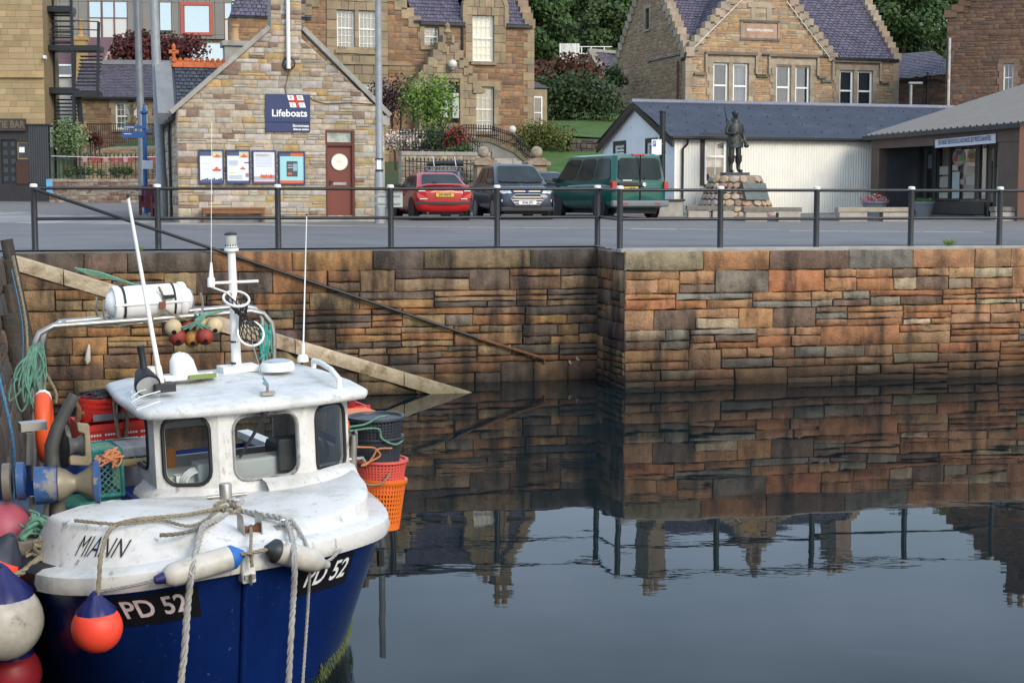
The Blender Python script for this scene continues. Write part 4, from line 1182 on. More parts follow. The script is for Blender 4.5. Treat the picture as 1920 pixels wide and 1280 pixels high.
for pts, y in (([(1291, 99), (1388, 2), (1400, -20)], -.13), ([(1553, 108), (1473, 3)], -.13)):
    b = MB(); b.tube([(E_(*p)[0], y, E_(*p)[1]) for p in pts], .022, 5); b.build('white_cable', M_WPAINT, eb)

# ------------------------------------------------------------------ corrugated shed
HF = Fr(gnd(1264, 404), R_(18))
H = xz(HF)
sh = thing('corrugated_shed', HF, 'white corrugated iron shed with a dark ridged roof and black gable edges', 'shed')
hx = H(1640, 330)[0] + 9.0
hz = (H(1264, 254)[1] + H(1631, 259)[1]) / 2
hd = 6.6
hr = xz(HF, hd / 2)(1191, 194)[1]
M_CORW = mat('warm_lit_corrugated', (.84, .81, .71), .55, var=.07, vs=1.2, bump=.1, bs=40, spots=[(2.2, .63, .74, (.42, .38, .28), .35, (1, 1, .3))])  # white sheeting, with the warm light on the front put into its colour
M_CORG = mat('white_corrugated', (.8, .81, .8), .5, var=.07, vs=1.2, spots=[(3.5, .64, .7, (.08, .09, .13), .8, (1, 1, .5))])
M_CORR = mat('corrugated_roof', (.05, .057, .08), .55, var=.2, vs=1.5, spots=[(1.6, .56, .72, (.13, .14, .16), .5, (1, 1, 1))])
def corrugated(parent, P, nx_, m, amp=.011, holes=(), name='cladding', nrm=(0, -1, 0)):
    """ridged sheet: P(s, t) with s across the ridges"""
    b = MB(); n = Vector(nrm)
    for k in range(nx_ * 4):
        s0, s1 = k / (nx_ * 4), (k + 1) / (nx_ * 4)
        o0, o1 = amp * math.sin(2 * math.pi * k / 4 + .4), amp * math.sin(2 * math.pi * (k + 1) / 4 + .4)
        for t0, t1 in P(None, (s0 + s1) / 2):
            b.add([P(s0, t0) + n * o0, P(s1, t0) + n * o1, P(s1, t1) + n * o1, P(s0, t1) + n * o0], [(0, 1, 2, 3)])
    return b.build(name, m, parent, smooth=80, recalc=False)
hw = px_rect(H, 1320, 262, 1362, 345)
fx0, fx1 = .02, hx
def Pf(s, t):
    if s is None:
        x = fx0 + (fx1 - fx0) * t
        return [(-.2, hw[2]), (hw[3], hz)] if hw[0] < x < hw[1] else [(-.2, hz)]
    return Vector((fx0 + (fx1 - fx0) * s, -.012, t))
corrugated(sh, Pf, int(hx / .1), M_CORW)
wall(sh, 'wall', [(.02, -.3), (hx, -.3), (hx, hz), (.02, hz)], M_WPAINT, [hw], y0=.01, t=.2)
window(sh, *hw, y=.0, fw=.09, mid=.62, bars=(1, 0, 0), bm=mat('net_curtain', (.5, .52, .48), .9, var=.12, vs=6), blind_to=.62)
M_BRTRIM = mat('brown_trim', (.05, .04, .035), .6, var=.15)
b = MB()
for a, c in (((hw[0] - .16, hw[2] - .05), (hw[0] - .01, hw[3] + .22)), ((hw[1] + .01, hw[2] - .05), (hw[1] + .16, hw[3] + .22)), ((hw[0] - .01, hw[3] + .01), (hw[1] + .01, hw[3] + .22)), ((hw[0] - .01, hw[2] - .1), (hw[1] + .01, hw[2] - .01))):
    b.box((a[0], -.06, a[1]), (c[0], .0, c[1]))
b.build('window_trim', M_BRTRIM, sh)
LOCAL[0] = side_local(0, hd, 0, -1)
HG = Fr(None, mat=HF.m @ LOCAL[0])
Gx = xz(HG)
gw = [px_rect(Gx, 1154, 272, 1172, 292), px_rect(Gx, 1214, 267, 1231, 330)]
def gtop(x): return hz + (hr - hz) * (1 - abs(x - hd / 2) / (hd / 2))
def Pg(s, t):
    if s is None:
        x = hd * t
        for g in gw:
            if g[0] < x < g[1]: return [(-.2, g[2]), (g[3], gtop(x))]
        return [(-.2, gtop(x))]
    return Vector((hd * s, -.012, min(t, gtop(hd * s)) if t > hz else t))
corrugated(sh, Pg, 70, M_CORG, .009)
wall(sh, 'wall', [(0, -.3), (hd, -.3), (hd, hz), (hd / 2, hr), (0, hz)], M_WPAINT, gw, y0=.01, t=.2)
for g in gw:
    window(sh, *g, y=.0, fw=.08, mid=.5, bars=(1, 0, 0))
    b = MB(); b.box((g[0] - .13, -.05, g[2] - .06), (g[0] - .01, .0, g[3] + .16)); b.box((g[1] + .01, -.05, g[2] - .06), (g[1] + .13, .0, g[3] + .16)); b.box((g[0] - .01, -.05, g[3] + .01), (g[1] + .01, 0, g[3] + .16)); b.build('window_trim', M_BRTRIM, sh)
for p, q in (((-.22, hz - .16), (hd / 2, hr + .06)), ((hd + .22, hz - .16), (hd / 2, hr + .06))):
    b = MB(); b.bar((p[0], -.17, p[1]), (q[0], -.17, q[1]), .05, .24, up=(0, 1, 0)); 
    b = MB(); b.prism([p, q, (q[0], q[1] - .24), (p[0], p[1] - .24)], -.2, -.14); b.build('barge_board', M_BLACK, sh)
LOCAL[0] = None
er_ = (hr - hz) / (hd / 2)
def Pr(s, t):
    if s is None: return [(0.0, 1.0)]
    y = -.25 + (hd / 2 + .25) * t
    return Vector((-.2 + (hx + .3) * s, y, hz + er_ * y + .06))
nn = Vector((0, -er_, 1)).normalized()
corrugated(sh, Pr, int(hx / .11), M_CORR, .016, name='roof_sheet', nrm=nn)
def Pr2(s, t):
    if s is None: return [(0.0, 1.0)]
    y = hd + .25 - (hd / 2 + .25) * t
    return Vector((-.2 + (hx + .3) * s, y, hz + er_ * (hd - y) + .06))
corrugated(sh, Pr2, 60, M_CORR, .016, name='roof_sheet', nrm=(0, er_, 1))
b = MB(); b.tube([(-.22, hd / 2, hr + .07), (hx, hd / 2, hr + .07)], .09, 8); b.build('ridge_cap', mat('ridge_lead', (.17, .18, .22), .5, var=.15), sh, smooth=50)
b = MB()
for i in range(int(hx / .62)):
    for j, t in enumerate((.15, .38, .61, .84)):
        p = Pr(min(1, (i + .5 * (j % 2)) * .62 / hx + .01), t) + nn * .02
        b.sphere(p, .028, 5, 3)
b.build('roof_bolts', M_BLACK, sh, kind='stuff')
b = MB(); b.prism([(-.3, hz - .03), (-.3, hz - .1), (-.25, hz - .14), (-.16, hz - .14), (-.12, hz - .1), (-.12, hz - .03)], -.2, hx, 'yz'); b.build('gutter', M_BLACK, sh)
q = H(1279, 330)[0]
b = MB(); b.tube([(q + .12, -.22, hz - .12), (q + .1, -.15, hz - .3), (q - .02, -.08, hz - .45), (q - .02, -.08, .05), (q - .02, -.14, -.02)], .042, 8); b.build('downpipe', M_BLACK, sh, smooth=50)
b = MB(); b.box((-.02, -.03, -.2), (.06, .06, hz)); b.build('corner_strip', M_CORG, sh)
# stove pipe on a stone block, small parking sign on it
p = gnd(1241, 408)
sp = thing('flue_pipe', Fr((p.x, p.y, gz(p.x, p.y))), 'tall black pipe on a stone block beside the shed gable', 'pipe')
tz = at(1242, 210, p.y).z - sp.location.z
b = MB(); b.tube([(0, 0, .5), (0, 0, tz)], .095, 12); b.lathe([(.1, tz - .03), (.115, tz), (.1, tz + .04), (.06, tz + .05)], n=12); b.build('pipe', M_BLACK, sp, smooth=50)
b = MB(); b.cbox((.12, .0, .24), (.95, .6, .56), R_(18)); b.build('base_block', M_CONC, sp, bevel=.02)
b = MB(); b.cbox((.12, 0, .55), (1.05, .7, .07), R_(18)); b.build('base_cap', M_BLACK, sp, bevel=.01)
for k in (.3, .62): 
    b = MB(); b.lathe([(.11, -.03), (.11, .03)], (0, 0, tz * k), n=10); b.build('pipe_collar', M_BLACK, sp)
ps = thing('parking_sign', Fr(at(1231, 276, p.y - .15), R_(10)), 'small white and blue parking sign fixed by the black pipe', 'sign')
b = MB(); b.box((-.16, -.01, -.24), (.16, .01, .24)); b.build('panel', M_WHT, ps)
b = MB(); b.box((-.13, -.014, .02), (-.02, -.0105, .2)); b.build('panel_mark', mat('blue_print', (.05, .12, .4), .5, var=0), ps)
text_mesh('P', .15, M_WHT, 'lettering', ps, fxq(-.075, .11, -.016))
b = MB(); b.bar((.16, 0, .1), (.3, .12, .1), .03, .03); b.build('bracket', M_GALV, ps)

# ------------------------------------------------------------------ shop on the right
a_, c_ = gnd(1640, 404), at(1905, 300, 47.0)
ang = math.atan2(c_.y - a_.y, c_.x - a_.x)
PF = Fr(a_, ang)
Pp = xz(PF)
shp = thing('fish_shop', PF, 'low shop with brown posts, ribbed metal roof and poster covered windows', 'shop')
pw_ = math.hypot(c_.x - a_.x, c_.y - a_.y)
M_BRN = mat('brown_cladding', (.11, .075, .06), .7, var=.18, vs=3, bump=.2, bs=30, spots=[(2, .55, .7, (.06, .055, .055), .5, (1, 1, .3))])
M_ANTH = mat('anthracite', (.045, .05, .058), .55, var=.12, vs=2)
M_GREYF = mat('grey_frame', (.06, .058, .056), .5, var=.1)
def Pc(px, py, y=0.): q = PF.y(px, py, y); return q.x, q.z
fl_, fr_ = Pc(1634, 259), Pc(1908, 236)
fz0, fz1 = fl_[1], fr_[1]
b = MB()
b.add([(-.12, -.12, fz0 - .38), (pw_ + .3, -.12, fz1 - .45), (pw_ + .3, -.12, fz1), (-.12, -.12, fz0), (-.12, .1, fz0 - .38), (pw_ + .3, .1, fz1 - .45), (pw_ + .3, .1, fz1), (-.12, .1, fz0)],
      [(0, 1, 2, 3), (7, 6, 5, 4), (0, 4, 5, 1), (3, 2, 6, 7), (0, 3, 7, 4), (1, 5, 6, 2)]); b.build('fascia', M_BRN, shp)
b = MB(); b.box((-.12, -.1, -.2), (.42, .3, fz0 - .38)); b.build('corner_post', M_BRN, shp)
p2 = Pc(1876, 330)[0]
b = MB(); b.box((p2, -.1, -.4), (pw_ + .3, .3, fz1 - .4)); b.build('end_post', M_BRN, shp)
rec = 1.5
b = MB(); b.box((.3, .2, -.3), (.5, rec + .2, fz0 - .3)); b.build('recess_wall', M_ANTH, shp)
def Pw(px, py): return Pc(px, py, rec)
lampx = Pw(1680, 292)
x = .42; xw = Pw(1714, 330)[0]
# recess back wall: dark boarded panel, then glazing
nb = 11
for i in range(nb):
    x0 = .5 + (xw - .5) * i / nb; x1 = .5 + (xw - .5) * (i + 1) / nb
    b = MB(); b.box((x0 + .008, rec, -.2), (x1 - .008, rec + .05, fz0 - .3)); b.build('dark_board', M_ANTH, shp)
b = MB(); b.box((.4, rec + .05, -.2), (pw_ + .3, rec + .2, -.1)); b.build('back_wall', M_DARKIN, shp)
b = MB(); b.box((lampx[0] - .3, rec - .09, lampx[1] - .12), (lampx[0] + .3, rec, lampx[1] + .18)); o = b.build('bulkhead_lamp', M_BLACK, shp)
b = MB(); b.box((lampx[0] - .24, rec - .12, lampx[1] - .1), (lampx[0] + .24, rec - .09, lampx[1] + .06)); b.build('lamp_glass', mat('pale_plastic', (.55, .55, .5), .4, var=.05), o)
zs0, zs1 = Pw(1760, 373)[1], Pw(1760, 266)[1]
bays = [(1716, 1731, 0), (1735, 1759, 2), (1760, 1779, 1), (1783, 1829, 1), (1838, 1850, 1)]
zt = fz0 - .25
for (xa, xb, kind) in bays:
    u0, u1 = Pw(xa, 330)[0], Pw(xb, 330)[0]
    b = MB(); f = .06
    b.box((u0 - f, rec - .03, zs0), (u0, rec + .05, zt)); b.box((u1, rec - .03, zs0), (u1 + f, rec + .05, zt)); b.box((u0, rec - .03, zs0 - .06), (u1, rec + .05, zs0)); b.box((u0, rec - .03, zt - .06), (u1, rec + .05, zt))
    o = b.build('shop_window', M_GREYF, shp)
    b = MB(); b.add([(u0, rec + .02, zs0), (u1, rec + .02, zs0), (u1, rec + .02, zt), (u0, rec + .02, zt)], [(0, 1, 2, 3)]); b.build('pane', M_GLASS if kind == 1 else M_GLASSD, o)
    if kind == 1:
        b = MB(); b.box((u0, rec + .12, zs0), (u1, rec + .14, zt)); b.build('cream_panel', mat('shop_backing', (.42, .4, .33), .8, var=.06), o)
    else:
        b = MB(); b.box((u0, rec + .8, zs0 - .3), (u1, rec + .85, zt)); b.build('room_behind', M_DARKIN, o)
def poster(px0, py0, px1, py1, cc, k=0, name='window_poster', rnd_=False):
    a, c = Pw(px0, py1), Pw(px1, py0)
    b = MB()
    if rnd_:
        pts = [((a[0] + c[0]) / 2 + (c[0] - a[0]) / 2 * math.cos(t_), rec + .01 - .003 * k, (a[1] + c[1]) / 2 + (c[1] - a[1]) / 2 * math.sin(t_)) for t_ in [2 * math.pi * i / 20 for i in range(20)]]
        b.add(pts, [tuple(range(20))])
    else: b.add([(a[0], rec + .01 - .003 * k, a[1]), (c[0], rec + .01 - .003 * k, a[1]), (c[0], rec + .01 - .003 * k, c[1]), (a[0], rec + .01 - .003 * k, c[1])], [(0, 1, 2, 3)])
    b.build(name, mat('print_%02x%02x%02x' % tuple(int(q * 255) for q in cc), cc, .55, var=.05, vs=9), shp)
for args in [(1718, 305, 1729, 319, (.3, .4, .18)), (1720, 321, 1728, 330, (.35, .25, .12)), (1719, 331, 1727, 344, (.08, .3, .5)), (1761, 312, 1778, 328, (.5, .5, .44)), (1761, 331, 1778, 352, (.42, .42, .38)), (1760, 361, 1777, 372, (.48, .48, .42)),
             (1785, 309, 1796, 320, (.62, .6, .52)), (1784, 322, 1799, 372, (.52, .58, .6)), (1812, 311, 1827, 325, (.5, .42, .36)), (1811, 331, 1828, 347, (.5, .48, .42)), (1806, 357, 1827, 372, (.46, .44, .4)), (1800, 336, 1808, 346, (.46, .36, .3)), (1840, 345, 1849, 366, (.6, .58, .52))]:
    poster(*args)
poster(1785, 278, 1810, 312, (.42, .4, .38), 0, 'crest_disc', True); poster(1787, 281, 1808, 308, (.5, .48, .43), 1, 'crest_disc', True)
poster(1792, 282, 1804, 291, (.16, .14, .3), 2, 'crest_field'); poster(1787.5, 291, 1796, 303, (.5, .12, .16), 2, 'crest_field'); poster(1798, 291, 1807, 302, (.16, .42, .14), 2, 'crest_field')
poster(1812, 279, 1828, 306, (.5, .46, .4), 0, 'crest_disc', True); poster(1815, 286, 1827, 299, (.36, .19, .05), 1, 'crest_field', True); poster(1812, 301, 1827, 304, (.6, .25, .08), 2, 'crest_field')
poster(1739, 290, 1747, 316, (.18, .22, .28), 0, 'jacket_print'); 
# base course and door
u0, u1 = Pw(1716, 380)[0], Pw(1848, 380)[0]
b = MB(); b.box((u0, rec - .05, zs0 - .5), (u1, rec + .1, zs0 - .08)); b.build('sill_panel', M_GREYF, shp)
masonry(shp, [(u0, -.3), (u1, -.3), (u1, zs0 - .52), (u0, zs0 - .52)], (), M_RUB, [(.17, .14, .12), (.13, .11, .1), (.2, .16, .13)], band=(.12, .18), length=(.3, .7), split=.1, y=rec, depth=.03, parts=40)
ud0, ud1 = Pw(1853, 330)[0], Pw(1874, 330)[0]
b = MB(); b.box((ud0, rec - .02, -.2), (ud0 + .09, rec + .06, zt)); b.box((ud0 + .09, rec - .02, zt - .25), (ud1 + .3, rec + .06, zt)); b.box((ud0 + .3, rec, -.1), (ud0 + .42, rec + .05, zt - .25)); dd_ = b.build('shop_door', M_GREYF, shp)
b = MB(); b.box((ud0 + .42, rec + .03, .1), (ud1 + .4, rec + .04, zt - .3)); b.build('door_pane', mat('pale_door_pane', (.42, .44, .36), .15, var=.1), dd_)
zh = Pw(1864, 332)[1]
b = MB(); b.tube([(ud0 + .36, rec - .1, zh - .5), (ud0 + .36, rec - .1, zh + .5)], .03, 7); b.bar((ud0 + .2, rec - .1, zh + .35), (ud0 + .55, rec - .1, zh + .35), .04, .04); b.build('door_handle', M_BLACK, dd_)
b = MB(); b.box((.4, rec + .1, -.3), (pw_, rec + .3, zs0 - .1)); b.build('plinth', M_ANTH, shp)
b = MB(); b.box((.2, 0, fz0 - .33), (pw_, rec + .3, fz0 - .27)); b.build('soffit', M_ANTH, shp)
# frontal brown end, ribbed roof
ex_ = pw_ + .3
rise_ = 1.35
def Pm(s, t):
    if s is None: return [(0.0, 1.0)]
    x = -.35 + (ex_ + .7) * s
    y = -.35 + 7.5 * t
    return Vector((x, y, fz0 + (fz1 - fz0) * (x / pw_) + .06 + .3 * (y + .35)))
b = MB()
NR = 26
for k in range(NR):
    s0, s1 = k / NR, (k + 1) / NR
    for sa, sb, o0, o1 in ((s0, s0 + .7 / NR, 0, 0), (s0 + .7 / NR, s0 + .75 / NR, 0, .045), (s0 + .75 / NR, s0 + .95 / NR, .045, .045), (s0 + .95 / NR, s1, .045, 0)):
        z_ = Vector((0, 0, 1))
        b.add([Pm(sa, 0) + z_ * o0, Pm(sb, 0) + z_ * o1, Pm(sb, 1) + z_ * o1, Pm(sa, 1) + z_ * o0], [(0, 1, 2, 3)])
b.build('ribbed_roof', mat('grey_metal_roof', (.11, .11, .108), .5, var=.12, vs=2), shp, recalc=False)
b = MB(); b.add([Pm(0, 0), Pm(1, 0), Pm(1, 0) + Vector((0, .03, -.14)), Pm(0, 0) + Vector((0, .03, -.14))], [(0, 1, 2, 3)]); b.build('eaves_flashing', M_ANTH, shp)
b = MB(); b.add([(-.12, .1, fz0), (-.12, 7, fz0 + .3 * 7), (-.12, 7, -.3), (-.12, .1, -.3)], [(0, 1, 2, 3)]); b.build('end_wall', M_ANTH, shp)
LOCAL[0] = Matrix.Translation((ex_, -.12, 0)) @ Matrix.Rotation(-ang, 4, 'Z')
k = 0; xx = 0
while xx < 5:
    b = MB(); b.box((xx + .006, -.03, -.5), (xx + .34, .06, fz1 + .0 + xx * .27)); b.build('brown_board', mat('reddish_brown_board', (.16, .075, .05), .7, var=.15, vs=2, bump=.15, bs=30), shp); xx += .346
LOCAL[0] = None
# banner and beam lamp hang on the fascia
a, c = Pc(1761, 278), Pc(1875, 250)
bl, br = (Pc(1761, 262.5), Pc(1761, 277.5)), (Pc(1875, 251), Pc(1875, 268.5))
ba = thing('banner', PF, 'white banner about seafood rolls and snacks across the shop fascia', 'banner')
b = MB(); b.add([(bl[1][0], -.15, bl[1][1]), (br[1][0], -.15, br[1][1]), (br[0][0], -.15, br[0][1]), (bl[0][0], -.15, bl[0][1]), (bl[1][0], -.14, bl[1][1]), (br[1][0], -.14, br[1][1]), (br[0][0], -.14, br[0][1]), (bl[0][0], -.14, bl[0][1])], [(0, 1, 2, 3), (7, 6, 5, 4), (0, 4, 5, 1), (2, 6, 7, 3)]); b.build('cloth', mat('banner_cloth', (.6, .62, .68), .7, var=.04), ba)
bx0, bx1 = bl[0][0], br[0][0]; bw_ = bx1 - bx0
bzm = lambda x: ((bl[0][1] + bl[1][1]) / 2 + ((br[0][1] + br[1][1]) / 2 - (bl[0][1] + bl[1][1]) / 2) * (x - bx0) / bw_)
text_mesh('ESH ORKNEY SEAFOOD ROLLS AND SNACKS. BEST PRICES GUARANTEED.', .2, M_SIGN, 'lettering', ba, lambda x, z, l: ((bx0 + bx1) / 2 + x, -.153 - l, bzm((bx0 + bx1) / 2 + x) + z + .02), sx=bw_ / 7.6, bold=.004)

# ------------------------------------------------------------------ brown buildings on the right
BF = Fr(at(1772, 205, 84), R_(-17))
B_ = xz(BF)
bb = thing('brown_house', BF, 'tall dark brown stone house with a white downpipe above the shop roof', 'building')
PAL_BB = [(.13, .07, .045), (.15, .085, .05), (.11, .065, .045), (.17, .095, .06), (.12, .08, .06)]
bx_, bz0 = 9.0, -4
bzE = B_(1775, 30)[1]
bpoly = [(0, bz0), (bx_, bz0), (bx_, bzE), (bx_ / 2, bzE + 3.4), (0, bzE)]
bwn = px_rect(B_, 1881, 119, 1901, 172)
wall(bb, 'wall', bpoly, mat('dark_mortar', (.14, .11, .09), .95, var=.2), [bwn], t=.4)
masonry(bb, bpoly, [bwn], M_BRICKW, PAL_BB, band=(.16, .26), length=(.3, .75), split=.3, joint=.01, depth=.02, rough=.007, parts=160, force3=0)
window(bb, *bwn, y=.12, fw=.07, mid=.5, bars=(1, 0, 0))
surround(bb, *bwn, wd=.22, proud=.05, pal=[(.2, .13, .09), (.22, .14, .1)])
crowsteps(bb, (-.1, bzE), (bx_ / 2, bzE + 3.5), 13, -.08, .4, .42, PAL_BB)
crowsteps(bb, (bx_ + .1, bzE), (bx_ / 2, bzE + 3.5), 13, -.08, .4, .42, PAL_BB)
b = MB(); b.add([(-.05, .3, bzE), (bx_ / 2, .3, bzE + 3.3), (bx_ / 2, 9, bzE + 3.3), (-.05, 9, bzE), (bx_ + .05, .3, bzE), (bx_ + .05, 9, bzE)], [(0, 1, 2, 3), (1, 4, 5, 2)]); b.build('roof', MATS['slate_plain'], bb)
b = MB(); b.box((.05, .4, bz0), (.4, 9, bzE)); b.build('side_wall', MATS['dark_mortar'], bb)
chimney(bb, bx_ / 2 - .8, bx_ / 2 + .8, .0, .8, bzE + 2.8, bzE + 4.6, PAL_BB, 3)
pA_, pB_ = B_(1781, 72), B_(1779, 205)
b = MB(); b.tube([(pA_[0], -.1, pA_[1]), (pA_[0], -.1, pB_[1])], .07, 8); b.build('downpipe', mat('flaking_white_pipe', (.5, .48, .44), .6, var=.2, vs=4, spots=[(5, .55, .65, (.2, .12, .07), .8, (1, 1, .4))]), bb, smooth=50)
NF = Fr(at(1683, 205, 93), R_(12))
N_ = xz(NF)
nb_ = thing('annexe', NF, 'low brown annexe with a slate roof between the institute and the tall brown house', 'building')
nx1, nz1 = N_(1772, 205)[0] + 1, N_(1766, 137)[1]
na, nc = N_(1683, 148), N_(1768, 97)
wall(nb_, 'wall', [(0, -4), (nx1, -4), (nx1, nz1), (0, na[1])], MATS['dark_mortar'], t=.3)
masonry(nb_, [(0, -4), (nx1, -4), (nx1, nz1), (0, na[1])], (), M_BRICKW, PAL_BB, band=(.17, .28), length=(.3, .8), split=.3, joint=.01, depth=.02, rough=.007, parts=40, force3=0)
slates(nb_, (-.3, -.2, na[1]), (nx1, -.2, nz1), (nx1 + .2, 4, nc[1] + .4), (2.0, 4, nc[1] + .2), 16, 20, PAL_SLATE, M_SLATE)
b = MB(); b.tube([(N_(1737, 200)[0], -.08, nz1), (N_(1737, 200)[0], -.08, -3)], .06, 7); b.box((-.3, -.3, na[1] - .12), (nx1, -.18, na[1] - .0)); b.build('gutter', M_BLACK, nb_)
lpz = gnd(1707, 330)
lq = thing('street_light', Fr(at(1706, 260, 80)), 'slim grey street light in front of the brown annexe', 'street light')
lt = at(1706, 158, 80).z - lq.location.z
b = MB(); b.tube([(0, 0, -3), (0, 0, lt)], .07, 8); b.build('pole', M_GALV, lq, smooth=50)
b = MB(); b.box((-.12, -.12, lt), (.55, .12, lt + .1)); b.build('lamp_head', M_GALV, lq, bevel=.02)

# ------------------------------------------------------------------ left side: bar, fire escape, terrace, modern block
def gfr(px, py, ang=0.0, dz=0.0):
    p = gnd(px, py); return Fr((p.x, p.y, p.z + dz), ang)
AF = Fr(at(88, 366, 73), R_(3))
A_ = xz(AF)
ba_ = thing('bar_building', AF, 'buff blockwork building with a black bar front at street level', 'building')
x0b, ztop = A_(-60, 200)[0], A_(40, -60)[1]
z_s = A_(40, 233)[1]
bd = px_rect(A_, 4, 262, 31, 346); bw2 = px_rect(A_, 33, 266, 55, 299)
M_BUFF = mat('buff_blockwork', attr=True, rough=.85, var=.18, vs=.8, bump=.3, bs=30)
wall(ba_, 'wall', [(x0b, z_s), (0, z_s), (0, ztop), (x0b, ztop)], mat('buff_mortar', (.24, .18, .1), .9), t=3.0)
masonry(ba_, [(x0b, z_s), (.01, z_s), (.01, ztop), (x0b, ztop)], (), M_BUFF, [(.36, .27, .14), (.34, .25, .13), (.38, .285, .15)], band=(.26, .28), length=(.7, 1.1), split=0, joint=.006, depth=.015, rough=.002, parts=90)
b = MB(); zc2 = A_(40, 146)[1]; b.box((x0b, -.16, zc2), (.03, .05, zc2 + .14)); b.build('string_course', mat('buff_ledge', (.4, .28, .13), .8, var=.2), ba_)
wall(ba_, 'shop_front', [(x0b, -.5), (.06, -.5), (.06, z_s), (x0b, z_s)], mat('black_shopfront', (.03, .027, .026), .5, var=.2, vs=3), [bd, bw2], y0=-.04, t=.3)
fz_ = (A_(20, 246)[1], A_(20, 223)[1])
b = MB(); b.box((x0b, -.22, fz_[0]), (A_(50, 240)[0], -.05, fz_[1])); b.build('fascia', mat('dark_fascia', (.045, .035, .03), .6, var=.2), ba_)
text_mesh('TTIE BAR', .44, mat('aged_letter', (.14, .11, .07), .6, var=.1), 'bar_lettering', ba_, fxq(A_(49, 240)[0] - .02, (fz_[0] + fz_[1]) / 2, -.225), 'RIGHT', sx=.8, bold=.012)
b = MB(); b.box((bd[0], .05, bd[2]), (bd[1], .1, bd[3])); do = b.build('bar_door', M_BLACK, ba_)
for i in range(2):
    for j in range(5):
        w_ = (bd[1] - bd[0]) / 2; h_ = (bd[3] - bd[2]) / 5.2
        b = MB(); b.box((bd[0] + w_ * i + .07, .02, bd[2] + h_ * j + .14), (bd[0] + w_ * (i + 1) - .07, .05, bd[2] + h_ * (j + 1) - .02)); b.build('door_panel', M_ANTH, do, bevel=.012)
window(ba_, *bw2, y=.0, fw=.05, mid=0, fm=mat('ochre_frame', (.22, .16, .07), .6), gm=M_GLASSD)
b = MB(); q = px_rect(A_, 36, 276, 46, 286); b.box((q[0], -.005, q[2]), (q[1], .0, q[3])); b.build('paper_notice', M_WHT, ba_)
b = MB(); q = px_rect(A_, 32, 303, 55, 345); b.box((q[0], -.09, q[2]), (q[1], -.045, q[3])); b.build('brown_panel', mat('dark_red_panel', (.06, .026, .015), .5), ba_)
q = px_rect(A_, 56, 236, 91, 348)
def Pk(s, t):
    if s is None: return [(q[2], q[3])]
    return Vector((q[0] + (q[1] - q[0]) * s, -.06, t))
corrugated(ba_, Pk, 9, M_ANTH, .02, name='ribbed_panel')
b = MB(); b.box((q[0] - .05, -.1, q[3]), (q[1] + .05, .0, q[3] + .08)); b.build('panel_cap', M_BLACK, ba_)
b = MB(); q = A_(86, 108); b.cbox((q[0], -.15, q[1]), (.1, .3, .14)); b.build('white_fixture', M_WHT, ba_)
b = MB(); b.lathe([(.25, 0), (.25, .3), (.2, .35), (.16, .6), (.26, .65), (.28, .7), (.05, .8)], n=12)
o = b.build('litter_bin', M_BLACK, smooth=40); fr_ = gfr(66, 373); o.matrix_world = fr_.m @ Matrix.Scale(1.35, 4); tag(o, 'black litter bin with a domed top by the ribbed panel', 'litter bin')
b = MB(); b.lathe([(.075, 0), (.075, .95), (.09, .97), (.06, 1.05)], n=10); o = b.build('bollard', M_BLACK, smooth=40); o.matrix_world = gfr(9, 373).m; tag(o, 'black bollard in front of the bar door', 'bollard')

# fire escape
FF = Fr(at(90, 300, 74), R_(3)); F_ = xz(FF)
fe = thing('fire_escape', FF, 'black iron fire escape with landings and open treads beside the buff building', 'fire escape')
def fbar(name, p, q, wd=.1, ht=.1, y=0.): 
    a, c = F_(*p), F_(*q); b = MB(); b.bar((a[0], y, a[1]), (c[0], y, c[1]), wd, ht); b.build(name, M_BLACK, fe)
for p, q, y in (((84, -20), (93, 345), 0), ((90, -20), (96, 345), .9), ((133, -20), (140, 260), 0), ((185, 42), (183, 178), 0)): fbar('post', p, q, .12, .12, y)
for x0, x1, yy, hh in ((85, 186, 90, .24), (92, 139, 170, .28), (139, 183, 176, .3), (90, 133, 17, .26)):
    a, c = F_(x0, yy), F_(x1, yy); b = MB(); b.box((a[0], -.1, a[1] - hh / 2), (c[0], 1.1, a[1] + hh / 2)); b.build('landing', M_BLACK, fe)
for yy in (41, 57): fbar('handrail', (135, yy - 2), (185, yy), .05, .05)
for yy in (40, 56, 66, 77): fbar('handrail', (92, yy), (135, yy + 1), .05, .05)
def treads(x0, x1, ya, yb, n):
    for i in range(n):
        yy = ya + (yb - ya) * i / (n - 1); a, c = F_(x0, yy), F_(x1, yy)
        b = MB(); b.box((a[0], .1 + .12 * i, a[1] - .03), (c[0], .35 + .12 * i, a[1] + .03)); b.build('tread', M_BLACK, fe)
treads(141, 183, 160, 102, 9); treads(96, 138, 250, 184, 10); treads(93, 133, 80, 26, 6)
fbar('post', (141, 98), (139, 178), .1, .1)
fbar('handrail', (143, 180), (148, 232), .2, .2, .5)

